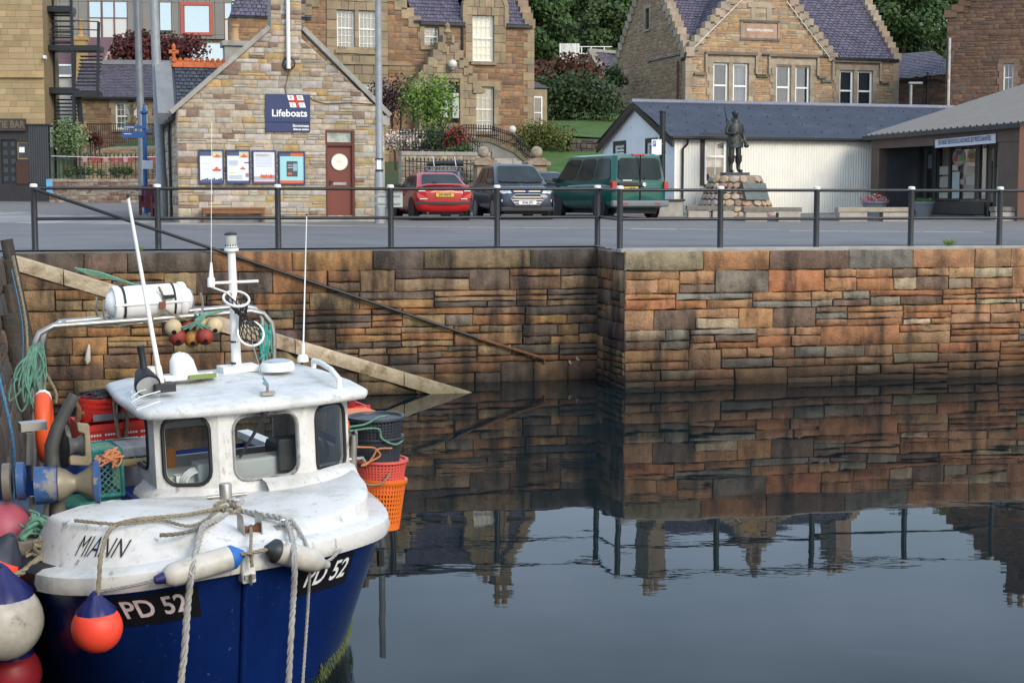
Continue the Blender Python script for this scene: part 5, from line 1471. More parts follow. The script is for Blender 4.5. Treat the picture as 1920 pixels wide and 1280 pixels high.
# terrace house with slate roof
GF = Fr(at(146, 300, 86), R_(6)); G_ = xz(GF)
te = thing('terraced_house', GF, 'low brown terraced house with purple slate roof and white sash windows behind the garden', 'building')
gx1 = G_(320, 200)[0]; gz1 = G_(200, 183)[1]
gws = [px_rect(G_, 217, 193, 243, 243), px_rect(G_, 251, 195, 277, 245)]
wall(te, 'wall', [(0, -2), (gx1, -2), (gx1, gz1), (0, gz1)], mort2, gws, t=.3)
masonry(te, [(0, -2), (gx1, -2), (gx1, gz1), (0, gz1)], gws, M_BRICKW, [(.2, .11, .065), (.24, .15, .08), (.17, .1, .06)], band=(.2, .3), length=(.35, .8), split=.25, joint=.009, depth=.02, rough=.006, parts=90, force3=0)
for g in gws: window(te, *g, y=.1, fw=.09, bars=(2, 1, 1), bm=M_GLARE); surround(te, *g, wd=.22, proud=.05, pal=PAL_ASH)
quoins(te, 0, -1, -2, gz1, PAL_ASH)
gr = xz(GF, 3.2)(230, 120)[1]
slates(te, (-.2, -.2, gz1), (gx1, -.2, gz1), (gx1, 3.2, gr), (-.2, 3.2, gr), 22, 34, [(.11, .095, .12), (.12, .1, .13), (.1, .09, .11)], M_SLATE)
b = MB(); b.box((-.2, 3.0, gr - .05), (gx1, 3.4, gr + .2)); b.build('ridge_lead', MATS['lead'], te)
b = MB(); b.box((-.25, -.32, gz1 - .1), (gx1, -.18, gz1 + .03)); b.build('gutter', M_BLACK, te)
b = MB(); b.add([(-.2, 3.4, gr), (gx1, 3.4, gr), (gx1, 7, gz1), (-.2, 7, gz1), (-.2, -.2, gz1), (-.2, 7, -2), (-.2, -.0, -2)], [(0, 1, 2, 3), (0, 3, 5, 6, 4)]); b.build('roof', MATS['slate_plain'], te)
# buff chimney seen through the stairs, house behind
kf = Fr(at(147, 92, 92)); kz_ = xz(kf)
kc = thing('house_behind', kf, 'pale house with a buff chimney glimpsed through the fire escape', 'building')
b = MB(); b.box((-3, .3, -6), (1.2, 4, kz_(120, 118)[1])); b.build('wall', mat('pale_harl', (.42, .4, .37), .9, var=.15), kc)
b = MB(); b.add([(-3.1, .2, kz_(120, 118)[1]), (1.3, .2, kz_(120, 118)[1]), (1.3, 3, kz_(120, 60)[1]), (-3.1, 3, kz_(120, 60)[1])], [(0, 1, 2, 3)]); b.build('roof', mat('reddish_slate', (.13, .06, .06), .6, var=.2), kc)
window(kc, kz_(103, 120)[0], kz_(135, 120)[0], kz_(120, 119)[1] - .0 - .75, kz_(120, 100)[1] - .6, y=.15, fw=.1, mid=0)
b = MB(); q0, q1 = kz_(141, 88), kz_(162, 68); b.box((q0[0], -.3, -6), (q1[0], .3, q1[1] - .25)); b.box((q0[0] - .06, -.36, q1[1] - .25), (q1[0] + .06, .36, q1[1] - .05)); b.build('chimney', mat('ochre_block', (.38, .25, .1), .85, var=.25), kc)
cowl_pot(kc, (q0[0] + q1[0]) / 2, 0, q1[1] - .05, 1.0, .17, (.45, .3, .12))

# modern block
MF = Fr(at(150, 125, 112), R_(5)); Mx = xz(MF)
mo = thing('modern_block', MF, 'grey brown clad modern block with big glazed bays and a red framed window', 'building')
mx1, mz0, mzt = Mx(436, 100)[0], Mx(300, 73)[1], Mx(300, -90)[1]
mw = [(167, -20, 189, 70, 1), (192, -20, 213, 70, 1), (215, -20, 238, 71, 1), (299, -20, 321, 57, 0), (345, 11, 393, 61, 0), (421, -20, 434, 76, 1)]
mh = [px_rect(Mx, *w_[:4]) for w_ in mw]
mlow = [px_rect(Mx, 172, 74, 191, 89), px_rect(Mx, 219, 74, 238, 90), px_rect(Mx, 352, 80, 418, 118)]
M_CLAD = mat('grey_brown_cladding', (.22, .205, .18), .6, var=.06, vs=1)
wall(mo, 'wall_core', [(-2.5, mz0), (mx1, mz0), (mx1, mzt), (-2.5, mzt)], mat('cladding_gap', (.08, .075, .07), .8), mh, t=.4)
xs_ = sorted({-2.5, mx1} | {h[0] for h in mh} | {h[1] for h in mh} | {-2.5 + .62 * i for i in range(int((mx1 + 2.5) / .62))})
for xa, xb in zip(xs_, xs_[1:]):
    if xb - xa < .05: continue
    for (l0, r0, l1, r1), (za, zb_) in [(t_, z_) for z_ in [(mz0, Mx(300, 65)[1]), (Mx(300, 65)[1], Mx(300, 5)[1]), (Mx(300, 5)[1], mzt)] for t_ in traps([(xa, z_[0]), (xb, z_[0]), (xb, z_[1]), (xa, z_[1])], z_[0], z_[1], [(h[0], h[1], h[2], h[3]) for h in mh])]:
        b = MB(); b.box((l0 + .012, -.05, za + .01), (r0 - .012, -.0, zb_ - .01)); b.build('cladding_panel', M_CLAD, mo)
M_SKYGL = mat('sky_mirror_glass', (.55, .62, .68), .03, metal=.9, var=.02)
for h, w_ in zip(mh, mw):
    b = MB(); zsp = Mx(300, 34)[1]
    b.box((h[0] + .04, .06, (zsp if w_[4] else h[2])), (h[1] - .04, .1, h[3])); g = b.build('glazing', M_SKYGL, mo)
    if w_[4]: b = MB(); b.box((h[0] + .04, .04, h[2]), (h[1] - .04, .1, zsp - .06)); b.build('white_spandrel', mat('white_spandrel', (.62, .62, .58), .4, var=.03), mo)
    b = MB()
    for xx in (h[0], h[1] - .05): b.box((xx, -.02, h[2]), (xx + .05, .1, h[3]))
    b.box((h[0], -.02, zsp - .05), (h[1], .06, zsp)) if w_[4] else None
    b.build('mullion', mat('red_brown_frame', (.2, .1, .08), .5), mo)
h = mh[4]; b = MB(); e = .2
b.box((h[0] - e, -.14, h[2] - e), (h[0], .1, h[3] + e)); b.box((h[1], -.14, h[2] - e), (h[1] + e, .1, h[3] + e)); b.box((h[0], -.14, h[2] - e), (h[1], .1, h[2])); b.box((h[0], -.14, h[3]), (h[1], .1, h[3] + e)); b.build('red_window_frame', mat('coral_frame', (.45, .1, .07), .5, var=.05), mo)
wall(mo, 'base_wall', [(0, -5), (mx1, -5), (mx1, mz0), (0, mz0)], M_MORTL, mlow, y0=.3, t=.4)
masonry(mo, [(0, -5), (mx1, -5), (mx1, mz0), (0, mz0)], mlow, M_RUB, [(.4, .33, .25), (.42, .3, .2), (.35, .29, .23), (.44, .38, .3)], band=(.2, .35), length=(.4, 1), split=.3, y=.3, depth=.03, parts=40)
for h in mlow:
    b = MB(); b.box((h[0], .34, h[2]), (h[1], .4, h[3])); g = b.build('glazing', M_SKYGL, mo)
    n = 3 if h[1] - h[0] > 1.5 else 1
    b = MB(); [b.box((h[0] + (h[1] - h[0]) * i / n - .03, .28, h[2]), (h[0] + (h[1] - h[0]) * i / n + .03, .4, h[3])) for i in range(n + 1)]; b.build('mullion', M_FRAME, mo)

# garden wall with spiked railings
DF = Fr(at(92, 378, 70), R_(5)); D_ = xz(DF)
dw = thing('garden_wall', DF, 'old low garden wall of red brown stone with lichen on its cope', 'wall')
dx1, dzt = D_(296, 350)[0], D_(200, 336)[1]
wall(dw, 'wall_core', [(0, -.6), (dx1, -.6), (dx1, dzt - .1), (0, dzt - .1)], M_MORTL, t=.4)
masonry(dw, [(0, -.5), (dx1, -.5), (dx1, dzt - .12), (0, dzt - .12)], (), M_RUB, [(.2, .13, .1), (.26, .2, .15), (.18, .1, .07), (.3, .26, .2), (.22, .17, .14)], band=(.14, .25), length=(.25, .6), split=.4, depth=.03, rough=.01, parts=110)
x = 0
while x < dx1:
    ln = rnd.uniform(.5, .9); b = MB(); b.box((x + .005, -.06, dzt - .12), (min(dx1, x + ln) - .005, .44, dzt + rnd.uniform(-.01, .02)), jit((.3, .25, .2))); b.build('cope_stone', M_KERB, dw, cols=True); x += ln
fn = thing('garden_railing', DF, 'black spiked iron railing standing on the low garden wall', 'railing')
zt = D_(200, 288)[1]; n = 26
for i in range(n):
    x = .05 + (dx1 - .1) * i / (n - 1)
    b = MB(); b.tube([(x, .2, dzt), (x, .2, zt - .15)], .018, 5); b.lathe([(.018, zt - .17), (.04, zt - .12), (.03, zt - .06), (.002, zt + .05)], (x, .2, 0), n=5); b.build('bar', M_BLACK, fn)
for zz in (zt - .25, dzt + .18): b = MB(); b.bar((0, .2, zz), (dx1, .2, zz), .04, .03); b.build('rail', M_BLACK, fn)
bu = thing('bunting', DF, 'red and white paper flags strung along the spiked railing', 'bunting')
zz = D_(200, 295)[1]
for i, px in enumerate((158, 174, 184, 197, 210, 224, 234, 246, 285)):
    xx = D_(px, 300)[0]; b = MB(); b.add([(xx - .1, .16, zz), (xx + .1, .16, zz), (xx + .09, .15, zz - .22), (xx - .08, .15, zz - .2)], [(0, 1, 2, 3)]); b.build('flag', mat('red_flag', (.3, .03, .035), .7, var=.15, vs=8) if i % 3 else mat('pink_flag', (.4, .2, .2), .7), bu)
b = MB(); b.tube([(.1, .16, zz + .05), (dx1 * .5, .16, zz), (dx1, .16, zz + .03)], .012, 5); b.build('string', M_WHT, bu)
b = MB(); q = px_rect(D_, 88, 336, 99, 363); b.box((q[0], -.1, q[2]), (q[1], -.05, q[3])); o = b.build('blue_board', mat('sky_blue_board', (.13, .36, .58), .6, var=.1)); o.matrix_world = DF.m; tag(o, 'small light blue board at the end of the garden wall', 'board')
RW = Fr(at(158, 302, 78), R_(5)); R2 = xz(RW)
rw = thing('retaining_wall', RW, 'curved ochre stone retaining wall below the small lawn', 'wall')
rp = [(R2(px, 302)[0], R2(px, py)[1]) for px, py in ((158, 296), (175, 285), (195, 278), (220, 275), (296, 274))]
rpoly = [(rp[0][0], -1), (rp[-1][0], -1)] + rp[::-1]
wall(rw, 'wall_core', rpoly, M_MORTL, t=.4)
masonry(rw, [(p[0], p[1] - .06) if p[1] > -1 else p for p in rpoly], (), M_RUB, [(.36, .26, .14), (.3, .2, .11), (.38, .3, .19)], band=(.15, .25), length=(.3, .6), split=.3, depth=.02, parts=40)
b = MB(); b.add([(p[0], .3, p[1] + .01) for p in rp] + [(p[0] + .3, 7, p[1] + .6) for p in rp], [(i, i + 1, i + 6, i + 5) for i in range(4)]); o = b.build('lawn', M_GRASS, kind='stuff'); o.matrix_world = RW.m
ft = thing('thin_fence', RW, 'thin upright iron fence along the top of the small lawn', 'fence')
for i in range(34):
    xx = R2(155 + 4.1 * i, 280)[0]; b = MB(); b.bar((xx, 1.5, rp[-1][1] - .2), (xx, 1.5, R2(200, 229)[1]), .03, .03); b.build('bar', M_BLACK, ft)
b = MB(); zz = R2(200, 230)[1]; b.bar((R2(152, 280)[0], 1.5, zz), (R2(292, 280)[0], 1.5, zz), .04, .04); b.build('rail', M_BLACK, ft)

# poles, finger post, red chairs, black bin
for px, yb, r0, r1, xt, lab in ((269, 392, .15, .12, 255, 'dark grey tall lamp column nearest the garden wall'), (304, 411, .15, .125, 286, 'pale galvanised tall lamp column beside the station corner')):
    g = gnd(px, yb); b = MB(); tp = at(xt, -60, g.y) - g
    b.tube([(0, 0, -.05), (tp.x * .0, 0, 1.2), (tp.x * .0, 0, 1.25), (tp.x, tp.y, tp.z)], [r0 * 1.18, r0 * 1.18, r0, r1], 12)
    o = b.build('lamp_column', M_GALV if px > 280 else mat('weathered_steel', (.16, .17, .175), .55, metal=.3, var=.2), smooth=40); o.location = g; tag(o, lab, 'lamp column', 'tall lamp columns')
g = gnd(712, 420); b = MB(); tp = at(711, -30, g.y).z - g.z; b.lathe([(.135, -.05), (.135, 1.35), (.1, 1.42), (.085, tp)], n=14); lo = thing('lamp_column', Fr(g), 'silver lamp column standing before the right corner of the lifeboat station', 'lamp column', 'tall lamp columns'); b.build('pole', M_GALV, lo, smooth=40)
for yy in (299, 320):
    zz = at(712, yy, g.y).z - g.z; b = MB(); b.lathe([(.112, zz - .03), (.112, zz + .03)], n=12); b.build('band', M_BLACK, lo)
zz = at(712, 309, g.y).z - g.z; b = MB(); b.box((-.06, -.108, zz - .13), (.06, -.1, zz + .13)); b.build('label', M_WHT, lo)
s9 = thing('grey_sign_back', Fr(QF.w((QF.y(733, 372, 1.7).x, 1.84, 0)), QA), 'plain grey back of a road sign clamped to the railing', 'sign')
q = [QF.y(708, 389, 1.84), QF.y(755, 360, 1.84)]; xo = QF.y(733, 372, 1.7).x
b = MB(); b.box((q[0].x - xo, 0, q[0].z), (q[1].x - xo, .02, q[1].z)); b.build('panel', mat('grey_sign_metal', (.42, .46, .44), .5, var=.06), s9, bevel=.008)
for t_ in (.25, .75): b = MB(); zz = q[0].z + (q[1].z - q[0].z) * t_; b.bar((-.45 + .0, -.01, zz), (.2, -.01, zz), .02, .03); b.build('clamp', M_GALV, s9)
g = gnd(274, 402); fp = thing('finger_post', Fr(g, R_(5)), 'blue finger signpost with a finial and white lettered arms', 'signpost')
hz_ = lambda py: at(273, py, g.y).z - g.z
M_BLUE = mat('signpost_blue', (.025, .085, .25), .45, var=.06)
b = MB(); b.tube([(0, 0, 0), (0, 0, hz_(215))], .075, 10); b.lathe([(.075, hz_(215)), (.13, hz_(212)), (.13, hz_(209)), (.06, hz_(207)), (.06, hz_(203)), (.02, hz_(199)), (.035, hz_(197)), (.005, hz_(192))], n=10); b.build('post', M_BLUE, fp, smooth=40)
xo = lambda px: (px - 274) / FPX * g.y
for x0, x1, y0, y1, txt in ((234, 277, 236, 242, 'Post Office Pier'), (232, 275, 247, 259, 'Town Centre'), (277, 287, 243, 249, 'Ferry')):
    b = MB(); b.prism([(xo(x0), hz_((y0 + y1) / 2)), (xo(x0 + 3), hz_(y0)), (xo(x1), hz_(y0)), (xo(x1), hz_(y1)), (xo(x0 + 3), hz_(y1))], -.11, -.075); b.build('arm', M_BLUE, fp)
for k in range(2): b = MB(); b.box((xo(237), -.113, hz_(239.6 + k * 12.5)), (xo(256 - 5 * k), -.11, hz_(238.6 + k * 12.5))); b.build('arm_lettering', M_WHT, fp)
b = MB(); b.box((xo(270), -.12, hz_(317)), (xo(289), -.1, hz_(301))); b.build('notice', mat('pale_notice', (.62, .64, .68), .6, var=.08, vs=20), fp)
M_RCH = mat('dark_red_paint', (.14, .018, .02), .5, var=.15)
for i, (px, py, a) in enumerate(((283, 404, .2), (312, 407, -.5))):
    ch_ = thing('garden_chair', gfr(px, py, a), ['dark red wooden armchair nearer the signpost', 'dark red wooden armchair against the station side wall'][i], 'chair', 'dark red chairs by the station')
    for nm, lo_, hi_ in (('seat', (-.3, -.3, .38), (.3, .3, .43)), ('arm_rest', (-.38, -.32, .6), (-.26, .32, .64)), ('arm_rest', (.26, -.32, .6), (.38, .32, .64)), ('leg', (-.36, -.3, 0), (-.28, -.2, .6)), ('leg', (.28, -.3, 0), (.36, -.2, .6)), ('leg', (-.36, .22, 0), (-.28, .3, .6)), ('leg', (.28, .22, 0), (.36, .3, .6)), ('apron', (-.3, -.3, .26), (.3, -.26, .38))):
        b = MB(); b.box(lo_, hi_); b.build(nm, M_RCH, ch_, bevel=.006)
    for k in range(5): b = MB(); b.box((-.29 + .12 * k, .26, .4), (-.19 + .12 * k, .31, .98 - .02 * abs(k - 2))); b.build('back_slat', M_RCH, ch_)
fb = gfr(286, 400); b = MB(); b.cbox((0, .5, .45), (.55, .5, .9)); o = b.build('litter_bin', M_BLACK, bevel=.03); o.matrix_world = fb.m; tag(o, 'square black bin behind the red chairs', 'litter bin')

# ------------------------------------------------------------------ front garden of the villa: steps, gate pillars, fences
pil = []
for i, (px, py, lab) in enumerate(((906, 345, 'stone gate pillar with ball finial, the one above the small dark suv roof'), (1006, 345, 'stone gate pillar with ball finial, the one next to the green van'))):
    g = at(px, 352, 58); p = thing('gate_pillar', Fr(g, QA), lab, 'gate pillar', 'ball topped gate pillars')
    hz_ = lambda yy: at(px, yy, 58).z - g.z
    b = MB(); b.box((-.3, -.3, -1.2), (.3, .3, hz_(310)), (.34, .27, .19)); b.build('shaft', M_DRESS, p, cols=True, bevel=.015)
    b = MB(); zc_ = hz_(310); b.box((-.42, -.42, zc_), (.42, .42, zc_ + .1), (.36, .27, .2)); b.prism([(-.42, zc_ + .1), (.42, zc_ + .1), (.16, zc_ + .25), (-.16, zc_ + .25)], -.4, .4, col=(.34, .25, .19)); b.build('cap', M_KERB, p, cols=True)
    b = MB(); b.lathe([(.12, zc_ + .2), (.08, zc_ + .28)], n=10, col=(.3, .26, .2)); b.sphere((0, 0, zc_ + .47), .215, 16, 10, col=(.34, .29, .22)); b.build('ball_finial', M_KERB, p, cols=True, smooth=60)
    pil.append(g)
VF = Fr(at(850, 300, 62), R_(17)); V_ = xz(VF)
def fence(name, lab, pts0, pts1, n, rail=True, y=0.0, fr=VF, f=V_, spike=.1, r=.016):
    o = thing(name, fr, lab, 'fence')
    A = [f(*p) for p in pts0]; B = [f(*p) for p in pts1]
    def lp(P, t):
        s = t * (len(P) - 1); i = min(int(s), len(P) - 2); u = s - i
        return (P[i][0] * (1 - u) + P[i + 1][0] * u, P[i][1] * (1 - u) + P[i + 1][1] * u)
    for i in range(n):
        t = i / (n - 1); a, c = lp(A, t), lp(B, t)
        b = MB(); b.tube([(a[0], y, a[1]), (a[0], y, c[1] - spike)], r, 4); b.lathe([(r, c[1] - spike), (r * 2, c[1] - spike * .6), (.002, c[1])], (a[0], y, 0), n=4); b.build('bar', M_BLACK, o)
    for P, off in ((B, -.16), (A, .12)):
        b = MB(); b.tube([(p[0], y, p[1] + off) for p in P], .022, 5); b.build('rail', M_BLACK, o)
    return o
fence('iron_fence', 'black iron railing sweeping down beside the steps from the porch', [(870, 258), (920, 263), (960, 275), (1004, 308)], [(870, 232), (920, 234), (965, 248), (1004, 285)], 34)
fence('iron_fence', 'black iron railing on the near side of the steps below the red flowers', [(812, 275), (860, 285), (905, 312)], [(812, 230), (855, 250), (905, 285)], 22, y=-1.2)
fence('iron_fence', 'black iron railing in front of the white hydrangea', [(722, 290), (800, 292)], [(722, 246), (800, 250)], 15, y=-2.5)
fence('iron_fence', 'black spiked boundary railing between the station and the cars', [(722, 342), (800, 345), (880, 350)], [(722, 298), (800, 301), (880, 306)], 24, y=-3.4)
fence('iron_fence', 'black spiked boundary railing between the gate pillar and the van', [(1016, 345), (1130, 345)], [(1016, 300), (1130, 304)], 20, y=-3.4)
sw_ = thing('step_wall', VF, 'grey rendered wall of the curved garden steps with a mossy sloping cope', 'wall')
b = MB(); P = [(868, 262), (915, 264), (960, 284), (1000, 318), (1000, 350), (868, 350)]; b.prism([V_(*p) for p in P], -.3, .1); b.build('wall', mat('grey_render', (.2, .19, .165), .9, var=.3, vs=2, bump=.3), sw_)
b = MB(); [b.bar((V_(*p)[0], -.1, V_(*p)[1]), (V_(*q_)[0], -.1, V_(*q_)[1]), .5, .14) for p, q_ in zip(P[:3], P[1:4])]; b.build('cope', mat('mossy_cope', (.13, .12, .08), .95, var=.4, vs=5, bump=.8), sw_)
b = MB(); P = [(800, 290), (845, 292), (903, 322), (903, 350), (800, 350)]; b.prism([V_(*p) for p in P], -1.5, -1.1); b.build('wall', MATS['grey_render'], sw_)
for i in range(5): b = MB(); z_ = V_(950, 318 - 5 * i)[1]; b.box((V_(915, 300)[0], -2.4 + .4 * i, z_ - .5), (V_(970 - 3 * i, 300)[0], -2.0 + .4 * i, z_)); b.build('step', M_CONC, sw_)
lg = thing('globe_light', Fr(VF.w((V_(958, 262)[0], -.2, V_(958, 262)[1])), 0), 'globe lamp on an arched bracket above the garden steps', 'lamp')
b = MB(); b.sphere((0, 0, .38), .15, 12, 8); b.build('globe', MATS['opal_globe'], lg, smooth=60)
b = MB(); b.tube([(0, 0, .24), (0, 0, 0), (-.3, 0, -.1), (-.7, 0, -.55), (-.85, 0, -1.1)], .018, 5); b.build('bracket', M_BLACK, lg)
bk = thing('boundary_wall', VF, 'pale rubble garden wall behind the railing and the parked cars', 'wall')
q0, q1 = V_(720, 352), V_(880, 292)
LOCAL[0] = Matrix.Translation((0, -2.9, 0))
wall(bk, 'wall_core', [(q0[0], q0[1] - 1), (q1[0], q0[1] - 1), (q1[0], q1[1]), (q0[0], q1[1])], M_MORTL, t=.4)
masonry(bk, [(q0[0], q0[1] - 1), (q1[0], q0[1] - 1), (q1[0], q1[1] - .1), (q0[0], q1[1] - .1)], (), M_RUB, [(.36, .3, .22), (.3, .24, .17), (.4, .33, .24)], band=(.15, .25), length=(.25, .6), split=.4, depth=.025, parts=70)
b = MB(); b.box((q0[0], -.05, q1[1] - .1), (q1[0], .45, q1[1] + .05)); b.build('cope', M_CONC, bk, bevel=.02)
LOCAL[0] = None
dk = thing('dyke', Fr(at(1075, 290, 70), R_(17)), 'dark drystone dyke at the foot of the lawn behind the shed', 'wall')
DKx = xz(Fr(at(1075, 290, 70), R_(17)))
q = px_rect(DKx, 1068, 320, 1160, 261)
wall(dk, 'wall_core', [(q[0], q[2]), (q[1], q[2]), (q[1], q[3]), (q[0], q[3])], M_MORT, t=.5)
masonry(dk, [(q[0], q[2]), (q[1], q[2]), (q[1], q[3]), (q[0], q[3])], (), M_RUB, [(.08, .065, .055), (.1, .08, .06), (.06, .05, .045)], band=(.14, .24), length=(.25, .6), split=.3, depth=.04, rough=.015, parts=80)

# ------------------------------------------------------------------ cars
M_TYRE = mat('tyre_rubber', (.02, .02, .021), .85, var=.1)
M_RIM = mat('alloy_rim', (.42, .43, .44), .35, metal=.7, var=.08)
M_PLAS = mat('black_plastic', (.028, .028, .03), .6, var=.08)
M_CARW = mat('car_window', (.03, .04, .043), .05, var=.4, vs=1.5, spec=.12)
M_TAIL = mat('tail_lamp_red', (.45, .015, .015), .15, var=.1, vs=9, coat=.5)
M_CLEAR = mat('headlamp_lens', (.6, .62, .64), .1, metal=.5, var=.3, vs=14)
M_YPL = mat('yellow_plate', (.62, .42, .04), .5, var=0)
M_CHR = mat('chrome', (.6, .6, .6), .12, metal=1, var=.05)
def paint(n, c): return mat(n, c, .25, var=.06, vs=1, coat=.4, spec=.4)
def car(fr, name, label, cat, m, L, W, H, body, green, zg, wheels, wr=.31, hoodcol=None):
    """body: (y, half width, z low, z top); green: (y rear low, y front low, y rear top, y front top, half width low, half width top); zg: belt height"""
    o = thing(name, fr, label, cat, 'parked cars')
    rings = []
    for (y, hw, zb, zt) in body:
        h = zt - zb
        half = [(hw * .84, zb), (hw * .95, zb + .08), (hw, zb + .3 * h), (hw * 1.0, zb + .62 * h), (hw * .965, zt - .09), (hw * .86, zt - .015), (hw * .4, zt + .012)]
        rings.append([(x, y, z) for x, z in half] + [(-x, y, z) for x, z in reversed(half)])
    b = MB(); b.loft(rings); b.build('body', m, o, smooth=60, subsurf=1)
    yr0, yf0, yr1, yf1, w0, w1 = green
    def rect(y0, y1, w_, z, cr=.12):
        return [(w_, y0 + cr, z), (w_, (y0 + y1) / 2, z), (w_, y1 - cr, z), (w_ - cr, y1, z), (0, y1 + .03, z), (-w_ + cr, y1, z), (-w_, y1 - cr, z), (-w_, (y0 + y1) / 2, z), (-w_, y0 + cr, z), (-w_ + cr, y0, z), (0, y0 - .03, z), (w_ - cr, y0, z)]
    b = MB(); b.loft([rect(yr0, yf0, w0, zg - .12), rect(yr0, yf0, w0, zg), rect(yr1, yf1, w1, H - .07), rect(yr1 + .1, yf1 - .12, w1 - .1, H - .015), rect(yr1 + .35, yf1 - .4, w1 - .3, H)]); b.build('cabin', m, o, smooth=35)
    def pane(name, c, u0, u1, v0, v1, off=.012, mm=None):
        A, B, C_, D = map(Vector, c); n = (B - A).cross(D - A).normalized()
        if n.dot((A + C_) / 2 - Vector((0, (yr0 + yf0) / 2, zg))) < 0: n = -n
        Q = lambda u, v: (A * (1 - u) + B * u) * (1 - v) + (D * (1 - u) + C_ * u) * v + n * off
        k = .05; pts = []
        for u, v in ((u0 + k, v0), (u1 - k, v0), (u1, v0 + k * 1.6), (u1, v1 - k * 1.6), (u1 - k, v1), (u0 + k, v1), (u0, v1 - k * 1.6), (u0, v0 + k * 1.6)): pts.append(Q(u, v))
        b = MB(); b.add(pts, [tuple(range(8))]); b.build(name, mm or M_CARW, o)
    zt = H - .07
    rear = ((-w0, yr0, zg), (w0, yr0, zg), (w1, yr1, zt), (-w1, yr1, zt)); front = ((-w0, yf0, zg), (w0, yf0, zg), (w1, yf1, zt), (-w1, yf1, zt))
    o['_r'] = 0
    pane('rear_window', rear, .09, .91, .06, .9, .045); pane('windscreen', front, .06, .94, .04, .92, .045)
    for s in (-1, 1):
        sd = ((s * w0, yr0 + .12, zg), (s * w0, yf0 - .12, zg), (s * w1, yf1 - .12, zt), (s * w1, yr1 + .12, zt))
        for u0, u1 in ((.02, .3), (.33, .63), (.66, .98)): pane('side_window', sd, u0, u1, .06, .9)
        for y in wheels:
            x = s * (W / 2 - .11)
            b = MB(); b.lathe([(.001, -.1), (wr - .1, -.1), (wr - .03, -.11), (wr, -.07), (wr, .07), (wr - .03, .105), (wr - .1, .1), (.001, .1)], (x, y, wr), (1, 0, 0), 18); wh = b.build('wheel', M_TYRE, o, smooth=40)
            b = MB(); b.lathe([(.05, .095), (wr - .11, .1), (wr - .1, .112)] if s > 0 else [(wr - .1, -.112), (wr - .11, -.1), (.05, -.095)], (x, y, wr), (1, 0, 0), 16); b.build('rim', M_RIM, wh)
            b = MB(); b.lathe([(wr + .06, -.02), (wr + .06, .012)], (s * (W / 2 - .012), y, wr + .02), (1, 0, 0), 20); b.build('wheel_arch', M_PLAS, o)
        b = MB(); b.cbox((s * (w0 + .1), yf0 - .35, zg + .07), (.2, .09, .14)); b.build('door_mirror', M_PLAS, o, bevel=.03)
        b = MB(); b.box((s * W / 2 - .006, -.2, zg - .2), (s * W / 2 + .006, .0, zg - .16)); b.build('door_handle', M_PLAS, o)
    b = MB(); b.box((-W * .36, body[0][0] + .25, .16), (W * .36, body[-1][0] - .25, .4)); b.build('underbody', M_BLK, o)
    return o
def cbx(o, name, lo, hi, m, bev=.0):
    b = MB(); b.box(lo, hi); return b.build(name, m, o, bevel=bev)
def plate(o, y, z, s, txt, m, w_=.52, x=0.):
    cbx(o, 'number_plate', (x - w_ / 2, min(y, y + s * .015), z - .055), (x + w_ / 2, max(y, y + s * .015), z + .055), m)
    text_mesh(txt, .105, M_BLK, 'plate_lettering', o, lambda a, c, l: (x - s * -1 * a if s < 0 else x - a, y + s * (.016 + l), z + c), sx=.78, bold=.003)
def hd(px, py, ang): g = gnd(px, py); return g, ang
def cfr(px, py, Y, ang):
    p = at(px, py, Y); return Fr((p.x, p.y, gz(p.x, p.y)), ang)
# red hatchback, tail towards the quay
c1 = car(cfr(807, 400, 47.6, R_(15)), 'parked_car', 'red hatchback seen from behind, parked nearest the lifeboat station', 'car', paint('red_paint', (.38, .01, .012)), 4.0, 1.69, 1.39,
         [(-1.95, .72, .3, .8), (-1.9, .79, .22, .96), (-1.5, .84, .2, .98), (-.5, .845, .19, .93), (.8, .845, .19, .93), (1.5, .82, .2, .82), (1.92, .74, .25, .68), (1.99, .66, .3, .6)],
         (-1.78, 1.0, -1.0, .3, .76, .58), .93, (-1.25, 1.25), .3)
b = MB(); b.loft([[(x, -1.97 + .1 * (x / .8) ** 2 - d, z) for d, z in ((0, .46), (.035, .46), (.035, .53), (0, .53))] for x in (-.84, -.6, -.3, 0, .3, .6, .84)]); b.build('bumper_strip', M_PLAS, c1)
b = MB(); b.loft([[(x, -1.8 - .1 + .12 * (x / .8) ** 2, 1.0 + dz - .05 * (x / .7) ** 4) for dz in (0, .035)] + [(x, -1.74 - .1 + .12 * (x / .8) ** 2, 1.02 + dz - .05 * (x / .7) ** 4) for dz in (.03, 0)] for x in (-.74, -.5, -.2, .2, .5, .74)]); b.build('spoiler', MATS['red_paint'], c1)
for s in (-1, 1):
    b = MB(); xa = s * .52; b.add([(xa, -1.965, .64), (s * .78, -1.92, .64), (s * .8, -1.9, .82), (s * .56, -1.965, .82), (s * .84, -1.75, .66), (s * .83, -1.75, .82)], [(0, 1, 2, 3), (1, 4, 5, 2)]); b.build('tail_light', M_TAIL, c1)
    cbx(c1, 'reversing_light', (min(s * .56, s * .76), -1.965, .825), (max(s * .56, s * .76), -1.93, .86), M_CLEAR)
plate(c1, -1.975, .73, -1, 'W349 PAS', M_YPL)
for x, w_ in ((-.62, .22), (.56, .18)): cbx(c1, 'badge', (x - w_ / 2, -1.985, .6), (x + w_ / 2, -1.96, .63), M_CHR)
b = MB(); b.bar((-.3, -1.72, 1.1), (.05, -1.86, .98), .03, .03); b.build('rear_wiper', M_BLK, c1)
b = MB(); b.tube([(0, -.7, 1.38), (0, -.9, 1.5)], .008, 4); b.build('aerial', M_BLK, c1)
b = MB(); b.tube([(-.5, -1.9, .22), (-.5, -2.02, .21)], .035, 8); b.build('exhaust', M_RUST, c1)
